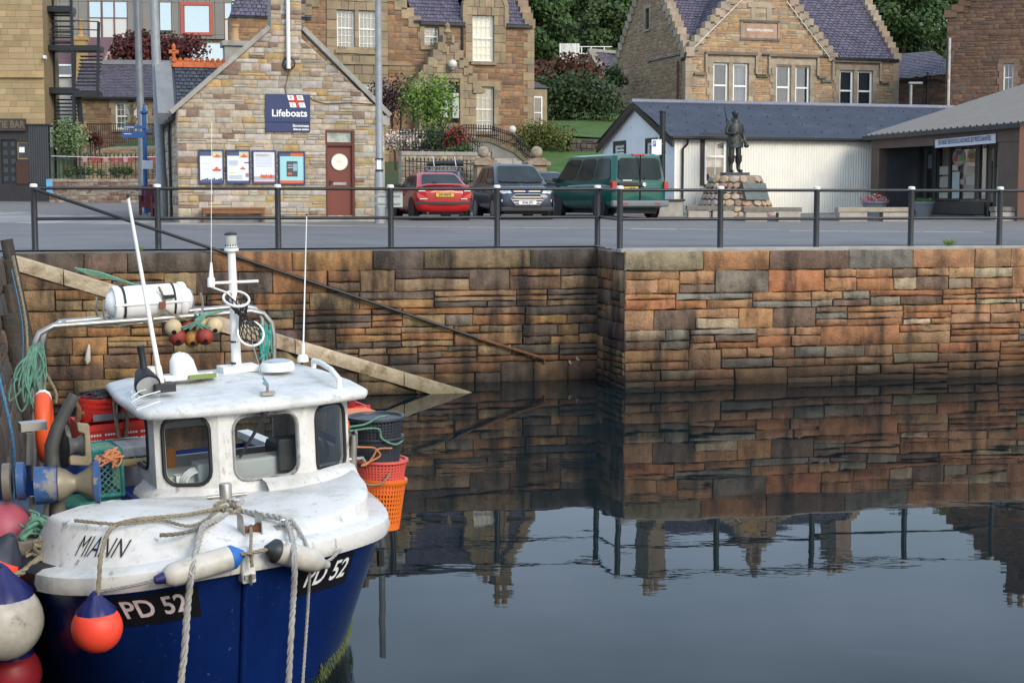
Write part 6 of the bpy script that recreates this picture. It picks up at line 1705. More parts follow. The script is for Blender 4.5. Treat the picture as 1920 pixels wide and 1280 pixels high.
# grey compact suv, nose towards the quay
M_GREYC = paint('slate_grey_paint', (.035, .042, .06))
c2 = car(cfr(960, 400, 48.6, R_(180 + 13)), 'parked_car', 'dark grey compact suv facing the quay with a chrome framed grille', 'car', M_GREYC, 4.0, 1.77, 1.66,
         [(-1.95, .74, .4, .95), (-1.9, .84, .3, 1.08), (-1.2, .88, .26, 1.07), (0, .885, .25, 1.05), (.9, .885, .25, 1.05), (1.3, .87, .25, 1.03), (1.75, .82, .27, .93), (1.93, .74, .3, .8), (1.98, .62, .33, .66)],
         (-1.9, 1.25, -1.5, .35, .8, .62), 1.05, (-1.25, 1.27), .34)
y = 1.985
b = MB(); P = [(-.5, .6), (-.36, .74), (.36, .74), (.5, .6), (.36, .44), (-.36, .44)]; b.prism(P, y - .1, y + .012, 'xz'); b.build('grille', M_BLK, c2)
b = MB(); Q = [(x * 1.0, y + .02, z) for x, z in P]; b.tube(Q, .022, 6, closed=True); [b.bar((-w_, y + .02, z), (w_, y + .02, z), .03, .035) for w_, z in ((.42, .66), (.46, .585), (.42, .51))]; b.build('grille_chrome', M_CHR, c2)
b = MB(); b.bar((-.4, y - .05, .83), (.4, y - .05, .83), .03, .04); b.build('bonnet_grille', M_CHR, c2)
b = MB(); b.lathe([(.001, 0), (.09, 0), (.085, .03), (.001, .035)], (0, y - .045, .835), (0, 1, 0), 16, sq=.42); b.build('oval_badge', mat('blue_badge', (.03, .08, .3), .3), c2)
for s in (-1, 1):
    b = MB(); b.add([(s * .45, 1.94, .77), (s * .72, 1.88, .76), (s * .83, 1.7, .85), (s * .78, 1.75, .92), (s * .5, 1.9, .86)], [(0, 1, 2, 3, 4)]); b.add([(s * .45, 1.9, .76), (s * .72, 1.84, .75), (s * .83, 1.66, .84)], [(0, 1, 2)]); b.build('headlight', M_CLEAR, c2)
    b = MB(); b.lathe([(.001, .0), (.055, .0), (.05, .03), (.001, .03)], (s * .7, 1.88, .56), (0, 1, 0), 12); b.build('fog_light', mat('lit_fog_lens', (.8, .78, .7), .15, var=0), c2)
    b = MB(); b.bar((s * .55, 1.2, 1.12), (s * .05, 1.28, 1.1), .03, .02); b.build('wiper', M_BLK, c2)
cbx(c2, 'lower_bumper', (-.78, 1.75, .24), (.78, 1.99, .38), M_PLAS, .04); cbx(c2, 'air_intake', (-.42, 1.9, .36), (.42, 2.0, .41), M_BLK)
plate(c2, 2.02, .5, 1, 'SD66 JFX', M_WHT)
b = MB(); b.tube([(0, .2, 1.65), (0, .05, 1.8)], .008, 4); b.build('aerial', M_BLK, c2)
# green van
M_GRN = paint('van_green_paint', (.008, .09, .07))
c3 = car(cfr(1133, 400, 50.2, R_(23)), 'parked_van', 'dark green van seen from behind beside the white shed', 'van', M_GRN, 4.9, 1.9, 1.95,
         [(-2.4, .86, .35, 1.1), (-2.36, .93, .28, 1.16), (-1.5, .95, .26, 1.16), (0, .95, .25, 1.14), (1.4, .95, .25, 1.12), (2.0, .92, .27, 1.02), (2.42, .82, .3, .8), (2.48, .7, .35, .65)],
         (-2.37, 1.85, -2.25, .95, .9, .8), 1.12, (-1.5, 1.5), .34)
y = -2.435
cbx(c3, 'rear_bumper', (-.95, -2.5, .36), (.95, -2.3, .55), mat('grey_bumper', (.16, .17, .18), .6, var=.1), .05)
cbx(c3, 'door_gap', (-.008, y - .01, .55), (.008, y + .05, 1.9), M_BLK); cbx(c3, 'plate_recess', (-.72, y - .02, .98), (-.0, y + .03, 1.08), M_PLAS, .01)
plate(c3, y - .02, .9, -1, 'RL04     ', M_YPL, .52, -.36)
for s in (-1, 1):
    cbx(c3, 'tail_light', (min(s * .8, s * .945), y - .005, .82), (max(s * .8, s * .945), y + .15, 1.12), M_TAIL, .02)
    cbx(c3, 'bumper_reflector', (min(s * .45, s * .62), -2.515, .44), (max(s * .45, s * .62), -2.49, .48), M_TAIL)
b = MB(); b.lathe([(.001, 0), (.07, 0), (.065, .02), (.05, .022), (.05, .006), (.001, .006)], (.12, y, 1.02), (0, -1, 0), 16); b.build('round_badge', M_CHR, c3)
text_mesh('V', .07, M_CHR, 'badge_letter', c3, lambda a, c, l: (.12 + a, y - .012, 1.035 + c)); text_mesh('W', .06, M_CHR, 'badge_letter', c3, lambda a, c, l: (.12 + a, y - .012, .995 + c))
for x in (-.08, .15): cbx(c3, 'door_lock', (x - .015, y - .02, 1.17), (x + .015, y, 1.23), M_BLK)
cbx(c3, 'badge', (-.6, y - .006, 1.13), (-.3, y + .02, 1.16), M_CHR); cbx(c3, 'high_brake_light', (-.2, -2.3, 1.885), (.2, -2.2, 1.925), M_TAIL)
# dark estate with roof rack behind the red car, roof of a car behind the suv
c4 = car(cfr(828, 400, 54.5, R_(180 - 4)), 'parked_car', 'dark estate car with loaded roof rack behind the red hatchback', 'car', paint('midnight_paint', (.02, .024, .034)), 4.4, 1.78, 1.5,
         [(-2.1, .78, .35, .98), (-1.9, .86, .25, 1.02), (0, .885, .24, 1.0), (.9, .88, .24, .98), (1.7, .84, .26, .88), (2.1, .72, .3, .72)], (-2.0, 1.1, -1.7, .15, .8, .62), 1.0, (-1.3, 1.3), .32)
for x in (-.56, .56): b = MB(); b.tube([(x, -1.4, 1.5), (x, -1.35, 1.58), (x, -.1, 1.58), (x, -.05, 1.5)], .022, 6); b.build('roof_bar', M_PLAS, c4)
for yy in (-1.2, -.35): b = MB(); b.bar((-.7, yy, 1.6), (.7, yy, 1.6), .06, .03); b.build('cross_bar', M_GALV, c4)
b = MB(); [b.tube([(-.62, -1.3 + .17 * i, 1.72 + .02 * (i % 2)), (.1, -1.3 + .17 * i, 1.74), (.62, -1.3 + .17 * i, 1.7)], .085, 8) for i in range(3)]; o = b.build('roll_bag', M_PLAS, smooth=60); o.matrix_world = c4.matrix_world; tag(o, 'black rolled bags strapped on the roof rack of the dark estate', 'roof load')
for s in (-.45, .3): b = MB(); b.tube([(s, -.5, 1.6), (s + .1, -.9, 1.95)], .012, 4); b.build('strap_rod', M_WHT, o)
c5 = car(cfr(1018, 400, 56.5, R_(180 + 10)), 'parked_car', 'dark blue car mostly hidden between the grey suv and the van', 'car', paint('navy_paint', (.03, .04, .075)), 4.2, 1.75, 1.46,
         [(-2.0, .78, .35, .95), (-1.8, .86, .25, .98), (0, .87, .24, .96), (.9, .86, .24, .95), (1.7, .8, .26, .82), (2.05, .7, .3, .7)], (-1.8, 1.1, -1.2, .1, .78, .6), .96, (-1.25, 1.25), .3)

# ------------------------------------------------------------------ statue on its cairn
g = gnd(1378, 406); QS = Fr(g, R_(10)); qx = xz(QS)
M_CAIRN = mat('cairn_stone', attr=True, rough=.85, var=.25, vs=5, bump=1.0, bs=24)
cn = thing('statue_pedestal', QS, 'cone shaped cairn of red and tan boulders with a bronze tablet under the statue', 'pedestal')
z1 = qx(1380, 328)[1]; r0, r1 = .0, .0
rad = lambda z: 1.32 - (1.32 - .8) * max(0, z) / z1
b = MB(); b.lathe([(rad(0) - .06, -.3), (rad(0) - .06, 0), (rad(z1) - .06, z1 - .02), (.01, z1 - .01)], n=20); b.build('core', mat('cairn_mortar', (.25, .2, .16), .9, var=.2), cn)
z = .0
while z < z1 - .05:
    h = min(rnd.uniform(.14, .24), z1 - z); a = rnd.random()
    while a < 6.28 + .0:
        wd = rnd.uniform(.16, .36); r = rad(z + h / 2); da = wd / r
        if a + da > 6.6: break
        b = MB(); n = 6; P = []
        for i in range(n):
            t = 2 * math.pi * (i + .5) / n; P.append((a + da * (.5 + .55 * math.cos(t) * (1 + rnd.uniform(-.1, .06))), z + h * (.5 + .53 * math.sin(t) * (1 + rnd.uniform(-.1, .06)))))
        f = lambda p, off: ((rad(p[1]) + off) * math.sin(p[0]), -(rad(p[1]) + off) * math.cos(p[0]), p[1])
        c_ = (a + da / 2, z + h / 2)
        vs_ = [f(p, -.08) for p in P] + [f(p, .0) for p in P] + [f((c_[0] + (p[0] - c_[0]) * .86, c_[1] + (p[1] - c_[1]) * .86), .025) for p in P] + [f(c_, .03)]
        b.add(vs_, [q for i in range(n) for q in ((i, (i + 1) % n, n + (i + 1) % n, n + i), (n + i, n + (i + 1) % n, 2 * n + (i + 1) % n, 2 * n + i), (2 * n + i, 2 * n + (i + 1) % n, 3 * n))], pick([(.42, .26, .17), (.46, .32, .2), (.34, .22, .18), (.42, .35, .27), (.32, .26, .23), (.48, .37, .24)]))
        b.build('boulder', M_CAIRN, cn, cols=True, smooth=50)
        a += da
    z += h
b = MB(); b.cbox((-.02, 0, z1 + .03), (.82, .62, .09)); b.build('plinth_slab', M_ANTH, cn, bevel=.01)
q = px_rect(qx, 1374, 344, 1426, 375); M_BRZ = mat('bronze_tablet', (.11, .13, .125), .5, metal=.5, var=.25, vs=5)
b = MB(); ta = rad(q[2]) + .08, rad(q[3]) + .08; hw_ = (q[1] - q[0]) / 2; q = (-hw_, hw_, q[2], q[3]); LOCAL[0] = Matrix.Rotation(R_(20), 4, 'Z')
b.add([(q[0], -ta[0], q[2]), (q[1], -ta[0], q[2]), (q[1], -ta[1], q[3]), (q[0], -ta[1], q[3]), (q[0], -ta[0] + .12, q[2]), (q[1], -ta[0] + .12, q[2]), (q[1], -ta[1] + .12, q[3]), (q[0], -ta[1] + .12, q[3])], [(0, 1, 2, 3), (7, 6, 5, 4), (0, 4, 5, 1), (1, 5, 6, 2), (2, 6, 7, 3), (3, 7, 4, 0)]); b.build('bronze_tablet', M_BRZ, cn, bevel=.01); LOCAL[0] = None
# bronze figure
zf = z1 + .075
M_FIG = mat('dark_bronze', (.05, .055, .05), .45, metal=.55, var=.35, vs=6, bump=.35, bs=18)
fg = thing('statue', Fr(QS.w((-.03, 0, zf)), R_(10 + 14)), 'dark bronze statue of a man in heavy coat with shouldered gun', 'statue')
fg.matrix_world = fg.matrix_world @ Matrix.Scale(1.1, 4)
def skin(name, J, E, m, parent, sub=2):
    me = bpy.data.meshes.new(name); me.from_pydata([j[0] for j in J], E, []); o = bpy.data.objects.new(name, me); C.objects.link(o)
    if parent: o.parent = parent
    md = o.modifiers.new('skin', 'SKIN'); md.use_smooth_shade = True
    sv = me.skin_vertices[0].data
    for i, j in enumerate(J): r = j[1]; sv[i].radius = r if isinstance(r, tuple) else (r, r)
    sv[0].use_root = True
    s = o.modifiers.new('sub', 'SUBSURF'); s.levels = s.render_levels = sub
    me.materials.append(m); return o
J = [((0, 0, .98), (.17, .125)), ((0, 0, 1.25), (.19, .13)), ((0, .01, 1.46), (.15, .11)), ((0, 0, 1.56), .065), ((0, -.01, 1.63), .07), ((0, -.015, 1.72), (.085, .1)), ((0, 0, 1.81), (.075, .09)),
     ((-.11, 0, .88), .105), ((-.12, -.02, .5), .085), ((-.13, .01, .46), .08), ((-.13, .02, .12), .065), ((-.14, -.02, .05), .06), ((-.16, -.16, .04), .05),
     ((.11, 0, .88), .105), ((.12, -.02, .5), .085), ((.13, .01, .46), .08), ((.13, .02, .12), .065), ((.14, -.02, .05), .06), ((.17, -.16, .04), .05),
     ((-.22, .02, 1.42), .085), ((-.3, .02, 1.16), .072), ((-.14, -.2, 1.14), .055), ((-.06, -.2, 1.18), .045),
     ((.22, .02, 1.42), .085), ((.29, .03, 1.14), .07), ((.32, -.04, .92), .055), ((.33, -.06, .84), .045)]
E = [(0, 1), (1, 2), (2, 3), (3, 4), (4, 5), (5, 6), (0, 7), (7, 8), (8, 9), (9, 10), (10, 11), (11, 12), (0, 13), (13, 14), (14, 15), (15, 16), (16, 17), (17, 18), (2, 19), (19, 20), (20, 21), (21, 22), (2, 23), (23, 24), (24, 25), (25, 26)]
skin('body', J, E, M_FIG, fg)
def ell(cx, cy, z, a, c, n=16): return [(cx + a * math.cos(2 * math.pi * i / n), cy + c * math.sin(2 * math.pi * i / n), z + .008 * math.sin(5 * i)) for i in range(n)]
b = MB(); b.loft([ell(0, 0, .74, .27, .19), ell(0, 0, .9, .25, .18), ell(0, 0, 1.1, .215, .165), ell(0, 0, 1.3, .225, .165), ell(0, 0, 1.44, .21, .145), ell(0, 0, 1.52, .12, .1)]); b.build('coat', M_FIG, fg, smooth=60)
b = MB(); b.loft([ell(0, 0, 1.49, .13, .12), ell(0, 0, 1.55, .125, .12), ell(0, .03, 1.6, .11, .1)]); b.build('collar', M_FIG, fg, smooth=60)
for s in (-1, 1):
    b = MB(); b.loft([ell(s * .13, .01, .27, .075, .08, 10), ell(s * .13, .0, .33, .1, .1, 10), ell(s * .125, -.01, .5, .11, .11, 10)]); b.build('trouser_cuff', M_FIG, fg, smooth=60)
    b = MB(); b.cbox((s * .14, -.155, .93), (.13, .05, .14)); b.build('pocket', M_FIG, fg, bevel=.02)
    b = MB(); b.sphere((s * .035, -.105, 1.745), .013, 6, 4); b.build('eye', M_FIG, fg); b = MB(); b.sphere((s * .088, 0, 1.72), .03, 8, 5, (.4, .7, 1)); b.build('ear', M_FIG, fg)
b = MB(); b.loft([[(-.012, -.1, 1.75), (.012, -.1, 1.75), (0, -.112, 1.75)], [(-.025, -.1, 1.7), (.025, -.1, 1.7), (0, -.145, 1.7)], [(-.02, -.1, 1.685), (.02, -.1, 1.685), (0, -.12, 1.685)]]); b.build('nose', M_FIG, fg)
b = MB(); b.tube([(-.045, -.105, 1.67), (0, -.12, 1.68), (.045, -.105, 1.67)], [.008, .014, .008], 6); b.build('moustache', M_FIG, fg)
b = MB(); b.sphere((0, .015, 1.775), .098, 12, 8, (1, 1.1, .9)); b.build('hair', M_FIG, fg, smooth=60)
b = MB(); b.tube([(-.28, .16, 1.95), (-.2, .17, 1.6), (-.08, .18, .95)], [.014, .02, .035], 6); b.build('gun', M_FIG, fg); b = MB(); b.tube([(-.2, .14, 1.58), (-.1, -.12, 1.4), (.1, -.17, 1.15), (.2, .0, .98)], .014, 5); b.build('sling', M_FIG, fg)
b = MB(); b.sphere((.35, -.08, .8), .085, 10, 7, (1, .9, .8)); b.build('held_cap', M_FIG, fg, smooth=60)
for k in range(4): b = MB(); b.tube([(-.09 + .012 * k, -.21, 1.2 - .022 * k), (-.05, -.225, 1.2 - .022 * k), (-.02, -.2, 1.195 - .022 * k)], .011, 5); b.build('finger', M_FIG, fg)

# ------------------------------------------------------------------ benches and planters
for i, (x0, x1, yt, yb, lab) in enumerate(((1288, 1372, 387, 417, 'stone bench left of the statue cairn'), (1394, 1497, 390, 421, 'stone bench in front of the statue cairn'), (1568, 1703, 390, 421, 'longest stone bench with a flower tub behind it'), (1858, 1960, 389, 421, 'stone bench at the right end before the shop'))):
    p = gnd(x0, yb - 4); q = gnd(x1, yb - 3); bf = Fr((p.x, p.y, p.z), R_(-2)); L_ = (q - p).length; hh = bf.y(x0, yt + 2).z
    bq = thing('stone_bench', bf, lab, 'bench', 'stone block benches on the pavement')
    for xa, xb in ((.0, .62 if i != 2 else .8), (L_ - (.62 if i != 2 else .8), L_)):
        b = MB(); b.box((xa, -.5, 0), (xb, .1, hh - .1)); b.build('block', mat('bench_stone', (.4, .35, .29), .85, var=.25, vs=3, bump=.5, bs=30), bq, bevel=.015)
    hh += .05
    for k in range(3): b = MB(); b.box((-.04, -.52 + .22 * k, hh - .13), (L_ + .04, -.32 + .22 * k, hh)); b.build('seat_slab', M_WOODG if i != 2 else mat('pale_plank', (.36, .3, .22), .8, var=.2, vs=5), bq, bevel=.008)
M_LEAFP = mat('leaf_mix', attr=True, rough=.7, var=.2, vs=6)
for px, yb, w_, lab, fl in ((1640, 408, .42, 'grey tub of pink and red flowers behind the long bench', 1), (1731, 410, .33, 'grey tub with a small green plant by the shop window', 0)):
    g = gnd(px, yb); po = thing('flower_tub', Fr(g), lab, 'planter', 'flower tubs outside the shop')
    b = MB(); b.lathe([(w_ * .62, 0), (w_ * .95, .46), (w_ * 1.05, .47), (w_ * 1.05, .54), (w_ * .9, .54), (w_ * .85, .48), (.01, .48)], n=20); b.build('tub', mat('grey_tub', (.22, .23, .25), .6, var=.1), po, smooth=40)
    b = MB()
    for k in range(150 if fl else 60):
        a = rnd.uniform(0, 6.28); r = w_ * 1.1 * math.sqrt(rnd.random()); c_ = Vector((r * math.cos(a), r * math.sin(a), .54 + rnd.uniform(.0, .2 if fl else .12) * (1.2 - r / w_ * .6)))
        col = rnd.choice([(.06, .13, .03), (.08, .17, .04)]) if (not fl or rnd.random() < .4) else rnd.choice([(.6, .12, .34), (.55, .04, .06), (.65, .4, .55), (.5, .1, .3), (.6, .1, .08)])
        u = Vector((rnd.gauss(0, 1), rnd.gauss(0, 1), rnd.gauss(0, 1))).normalized(); v = u.orthogonal(); s = rnd.uniform(.025, .045)
        b.add([c_ + u * s, c_ + v * s, c_ - u * s, c_ - v * s], [(0, 1, 2, 3)], col)
    b.build('flowers' if fl else 'foliage', M_LEAFP, po, cols=True, kind='stuff', recalc=False)

# ------------------------------------------------------------------ fishing boat, bow towards the viewer
_R, _H, _P = R_(26.57), R_(2.31), R_(1.12)
_bx = Vector((math.cos(_R) * math.cos(_H), math.sin(_R) * math.cos(_H), math.sin(_H)))
_by = Vector((-math.sin(_R) * math.cos(_P), math.cos(_R) * math.cos(_P), math.sin(_P)))
_by = (_by - _bx * _by.dot(_bx)).normalized()
_bz = _bx.cross(_by)
BM = Matrix(((_bx.x, _by.x, _bz.x, -1.645), (_bx.y, _by.y, _bz.y, 10.0), (_bx.z, _by.z, _bz.z, 0), (0, 0, 0, 1)))
KF = Fr(None, mat=BM)          # x to the boat's port side, y aft from the stem, z up
def prj(p):
    f = p.y * CP - (p.z - CZ) * SP
    return 960 + FPX * p.x / f, 640 - FPX * (p.y * SP + (p.z - CZ) * CP) / f
DIRT = [(2.2, .48, .7, (.27, .27, .2), .5, (1, 1, .6)), (13, .6, .7, (.12, .11, .09), .7, (1, 1, .3)), (5, .52, .7, (.3, .32, .18), .45, (1, 1, 1)), (40, .6, .7, (.2, .19, .16), .5, (1, 1, .6)), (7, .66, .74, (.2, .09, .035), .55, (1, 1, .13))]
M_GEL = mat('weathered_white_gelcoat', (.67, .655, .62), .45, var=.1, vs=3, spots=DIRT, bump=.12, bs=30)
M_GELR = mat('roof_gelcoat', (.63, .63, .61), .48, var=.12, vs=4, spots=[(3, .5, .7, (.33, .35, .24), .55, (1, 1, 1)), (16, .52, .68, (.4, .4, .37), .7, (1, 1, 1)), (45, .58, .68, (.25, .25, .2), .5, (1, 1, 1))], bump=.2, bs=60)
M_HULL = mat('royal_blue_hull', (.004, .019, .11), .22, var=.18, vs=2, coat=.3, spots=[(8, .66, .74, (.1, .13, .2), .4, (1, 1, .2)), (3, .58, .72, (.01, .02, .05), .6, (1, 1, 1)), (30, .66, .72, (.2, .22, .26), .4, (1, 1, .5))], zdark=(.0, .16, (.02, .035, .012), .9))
M_HULLP = mat('blue_paint', (.012, .04, .2), .4, var=.2, vs=4, spots=[(6, .6, .72, (.08, .07, .07), .5, (1, 1, 1))])
M_NAVY = mat('buoy_navy', (.012, .015, .1), .45, var=.1)
M_ROPE = mat('grey_rope', (.36, .35, .32), .9, var=.25, vs=30, bump=.5, bs=150)
M_ROPEB = mat('fawn_rope', (.26, .22, .15), .9, var=.35, vs=25, bump=.5, bs=150)
M_ROPEG = mat('green_rope', (.12, .26, .19), .85, var=.35, vs=25)
M_ROPEO = mat('orange_twine', (.5, .2, .09), .85, var=.2, vs=20)
M_FWHITE = mat('grubby_fender_vinyl', (.55, .52, .45), .45, var=.15, vs=4, spots=[(3, .44, .66, (.22, .2, .17), .65, (1, 1, 1)), (12, .62, .72, (.08, .07, .06), .6, (1, 1, 1))])
M_RUBB = mat('black_rubber', (.016, .016, .017), .6, var=.15)
M_RFL = mat('fluorescent_red', (.85, .07, .035), .5, var=.1, vs=4, spots=[(5, .58, .72, (.6, .12, .08), .5, (1, 1, 1)), (18, .64, .72, (.3, .05, .04), .5, (1, 1, 1))])
bt = thing('fishing_boat', KF, 'small blue and white fishing boat with wheelhouse, moored bow first beside the quay', 'boat')
def crv(pts, t):
    n = len(pts) - 1; s = max(0, min(.99999, t)) * n; i = int(s); u = s - i
    P = [Vector(pts[max(0, min(n, k))]) for k in (i - 1, i, i + 1, i + 2)]
    return .5 * ((2 * P[1]) + (P[2] - P[0]) * u + (2 * P[0] - 5 * P[1] + 4 * P[2] - P[3]) * u * u + (3 * P[1] - P[0] - 3 * P[2] + P[3]) * u ** 3)
GUN = {1: [(0, .05, 1.06), (.3, .1, 1.055), (.6, .2, 1.045), (.9, .38, 1.03), (1.12, .62, 1.0), (1.28, .92, .97), (1.4, 1.3, .95), (1.52, 1.9, .925), (1.62, 2.7, .9), (1.68, 4, .89), (1.62, 5.2, .9)],
       -1: [(0, .05, 1.06), (-.3, .05, 1.05), (-.6, .08, 1.03), (-.88, .2, 1.01), (-1.08, .42, .99), (-1.18, .72, .97), (-1.22, 1.1, .95), (-1.2, 1.8, .92), (-1.15, 2.6, .9), (-1.07, 4, .89), (-.98, 5.2, .9)]}
WTL = {1: [(.0, .32, 0), (.15, .38, 0), (.38, .5, 0), (.62, .66, 0), (.84, .92, 0), (1.03, 1.22, 0), (1.2, 1.55, 0), (1.38, 1.98, 0), (1.5, 2.7, 0), (1.55, 4, 0), (1.5, 5.2, 0)],
       -1: [(.0, .32, 0), (-.15, .36, 0), (-.36, .42, 0), (-.58, .55, 0), (-.78, .8, 0), (-.92, 1.1, 0), (-1.0, 1.5, 0), (-1.04, 2.0, 0), (-1.03, 2.7, 0), (-.96, 4, 0), (-.88, 5.2, 0)]}
def hull(s, u, v, off=0.0):
    def P(u, v):
        g, w_ = crv(GUN[s], u), crv(WTL[s], u); f = v ** 1.15 if v > 0 else v
        return g + (w_ - g) * f + Vector((0, 0, -.0))
    p = P(u, v)
    if off:
        n = (P(min(u + .01, 1), v) - P(max(u - .01, 0), v)).cross(P(u, v + .02) - P(u, v - .02 if v > .02 else 0)).normalized()
        c = Vector((.3, 2.6, .5)) - p
        if n.dot(c) > 0: n = -n
        p = p + n * off
    return p
NU = 40
for s in (1, -1):
    b = MB(); b.loft([[hull(s, i / NU, v) for i in range(NU + 1)] for v in (0, .12, .25, .4, .55, .7, .85, 1.0, 1.2)], caps=False, closed=False); b.build('hull', M_HULL, bt, smooth=60)
b = MB(); b.tube([hull(1, 0, v) + Vector((0, -.008, 0)) for v in (-.02, .2, .5, .8, 1.1)], .022, 8); b.build('stem', M_HULL, bt, smooth=50)
b = MB(); tr = [hull(s, 1, v) for s, vs_ in ((1, (0, .4, .8, 1.2)), (-1, (1.2, .8, .4, 0))) for v in vs_]; b.add(tr, [tuple(range(8))]); b.build('transom', M_HULL, bt)
# weed along the port waterline
b = MB()
for k in range(500):
    u = rnd.uniform(.3, .8); p = hull(1, u, rnd.uniform(.86, .99), .004); d = Vector((rnd.uniform(.0, .02), rnd.uniform(-.02, .02), -rnd.uniform(.02, .07)))
    b.add([p, p + Vector((.008, .01, 0)), p + d], [(0, 1, 2)], pick([(.08, .11, .02), (.05, .08, .02), (.12, .13, .03)]))
b.build('waterline_weed', mat('weed', attr=True, rough=.7, var=.1), bt, cols=True, kind='stuff', recalc=False)
# rubbing strake
def strake(s, u0, u1, n, m, name, grow=0.0):
    rings = []
    for i in range(n + 1):
        u = u0 + (u1 - u0) * i / n
        g = crv(GUN[s], u); a = crv(GUN[s], max(0, u - .02)); c = crv(GUN[s], min(1, u + .02)); d = (c - a); nn = Vector((d.y, -d.x, 0)).normalized() * s
        if u < .02: nn = Vector((0, -1, 0))
        rings.append([g + nn * o + Vector((0, 0, z)) for o, z in ((-.02, -.015 - grow), (.045 + grow, -.005 - grow), (.062 + grow, .045), (.05 + grow, .105), (.0, .128 + grow), (-.11, .128), (-.11, .06))])
    b = MB(); b.loft(rings); b.build(name, m, bt, smooth=45)
strake(1, 0, 1, 44, M_GEL, 'rubbing_strake'); strake(-1, 0, .47, 22, M_GEL, 'rubbing_strake'); strake(-1, .465, 1, 22, M_RUBB, 'black_rubbing_strake', .006)
b = MB(); b.box((-.045, -.035, .99), (.045, .08, 1.2)); b.build('stem_cap', M_GEL, bt, bevel=.012)
# foredeck cowl
ET = [(-1.03, 1.02, 1.335), (-1.0, .9, 1.345), (-.9, .7, 1.345), (-.72, .53, 1.34), (-.47, .36, 1.3), (-.2, .28, 1.25), (.1, .25, 1.215), (.53, .32, 1.22), (.82, .48, 1.24), (1.05, .69, 1.25), (1.18, .9, 1.26), (1.3, 1.3, 1.25), (1.4, 1.85, 1.2)]
EU = [.62, .56, .48, .38, .26, .13, .02, .2, .3, .4, .47, .58, .7]
def cow_b(i):
    s = -1 if i < 6 else 1; u = EU[i]
    g = crv(GUN[s], u); d = crv(GUN[s], min(1, u + .02)) - crv(GUN[s], max(0, u - .02)); nn = Vector((d.y, -d.x, 0)).normalized() * s
    if u < .05: nn = Vector((0, -1, 0))
    return g - nn * .085 + Vector((0, 0, .12))
CB = [cow_b(i) for i in range(13)]
NE = 48
top = [crv(ET, i / NE) for i in range(NE + 1)]; bot = [crv(CB, i / NE) for i in range(NE + 1)]
INN = [(-.2, 1.62, 1.22), (-.19, 1.72, 1.2), (-.16, 1.8, 1.2), (-.1, 1.85, 1.19), (.08, 1.75, 1.195), (.2, 1.68, 1.2), (.4, 1.62, 1.2), (.66, 1.62, 1.2), (.9, 1.62, 1.2), (1.05, 1.66, 1.2), (1.2, 1.75, 1.195), (1.34, 1.83, 1.19), (1.43, 1.95, 1.17)]
inn = [crv(INN, i / NE) for i in range(NE + 1)]
rows = [bot, [b_ + (t_ - b_) * .5 + Vector((0, 0, .0)) for b_, t_ in zip(bot, top)], [t_ + (b_ - t_) * .08 for b_, t_ in zip(bot, top)], [t_ + (b_ - t_) * .02 + (n_ - t_) * .008 + Vector((0, 0, .006)) for b_, t_, n_ in zip(bot, top, inn)]]
for f in (.035, .3, .6, .85, 1.0): rows.append([t_ + (n_ - t_) * f + Vector((0, 0, .05 * math.sin(math.pi * f) + .012)) for t_, n_ in zip(top, inn)])
b = MB(); b.loft(rows, caps=False, closed=False); b.build('foredeck', M_GEL, bt, smooth=38)
e0 = [r[0] for r in rows]
b = MB(); b.add(e0 + [Vector((-.2, 1.62, 1.0)), Vector((-1.1, 1.1, 1.0))], [tuple(range(len(e0) + 2))]); b.build('foredeck_end', M_GEL, bt)
def panel(t, v, off=.0):
    p = crv(CB, t) * (1 - v) + crv(ET, t) * v
    d = (crv(ET, t + .01) - crv(ET, t - .01)).cross(crv(ET, t) - crv(CB, t)).normalized()
    if d.y > 0: d = -d
    return p + d * off
def find(fn, px, lo, hi):
    a = prj(KF.w(fn(lo)))[0] - px
    for _ in range(40):
        mid = (lo + hi) / 2; c = prj(KF.w(fn(mid)))[0] - px
        if (a < 0) == (c < 0): lo, a = mid, c
        else: hi = mid
    return (lo + hi) / 2
tm0, tm1 = find(lambda t: panel(t, .5), 150, .05, .5), find(lambda t: panel(t, .5), 246, .05, .5)
text_mesh('MIANN', .2, M_BLK, 'boat_name', bt, lambda x, y, l: panel((tm0 + tm1) / 2 + x * (tm1 - tm0) / .62, .5 + y / .3, .006), sx=.93, shear=-.5, bold=-.001)
M_PLATE = mat('number_panel_black', (.01, .01, .012), .35, var=.15, vs=5)
for s, pa, pb, ca, cb_, v0, v1, inv in ((-1, 212, 374, 222, 358, .06, .3, 1), (1, 557, 655, 566, 652, .05, .3, -1)):
    ua, ub = find(lambda u: hull(s, u, .18), pa, .01, .75 if s < 0 else .47), find(lambda u: hull(s, u, .18), pb, .01, .75 if s < 0 else .47)
    b = MB(); n = 10
    b.loft([[hull(s, ua + (ub - ua) * (i / n) + (0), v, .006) for i in range(n + 1)] for v in (v0, (v0 + v1) / 2, v1)], caps=False, closed=False); b.build('number_panel', M_PLATE, bt, recalc=False)
    ta, tb = find(lambda u: hull(s, u, .18), ca, .01, .75 if s < 0 else .47), find(lambda u: hull(s, u, .18), cb_, .01, .75 if s < 0 else .47)
    sh_ = .26 if s > 0 else -.22
    text_mesh('PD 52', .26, M_WHT if s > 0 else mat('worn_white_print', (.6, .5, .5), .6, var=.25, vs=12), 'registration', bt,
              lambda x, y, l, s=s, ta=ta, tb=tb, v0=v0, v1=v1: hull(s, (ta + tb) / 2 + (x + sh_ * y) * (tb - ta) / .74, (v0 + v1) / 2 - y * (v1 - v0) / .32, .0085), sx=1.0, bold=.005)
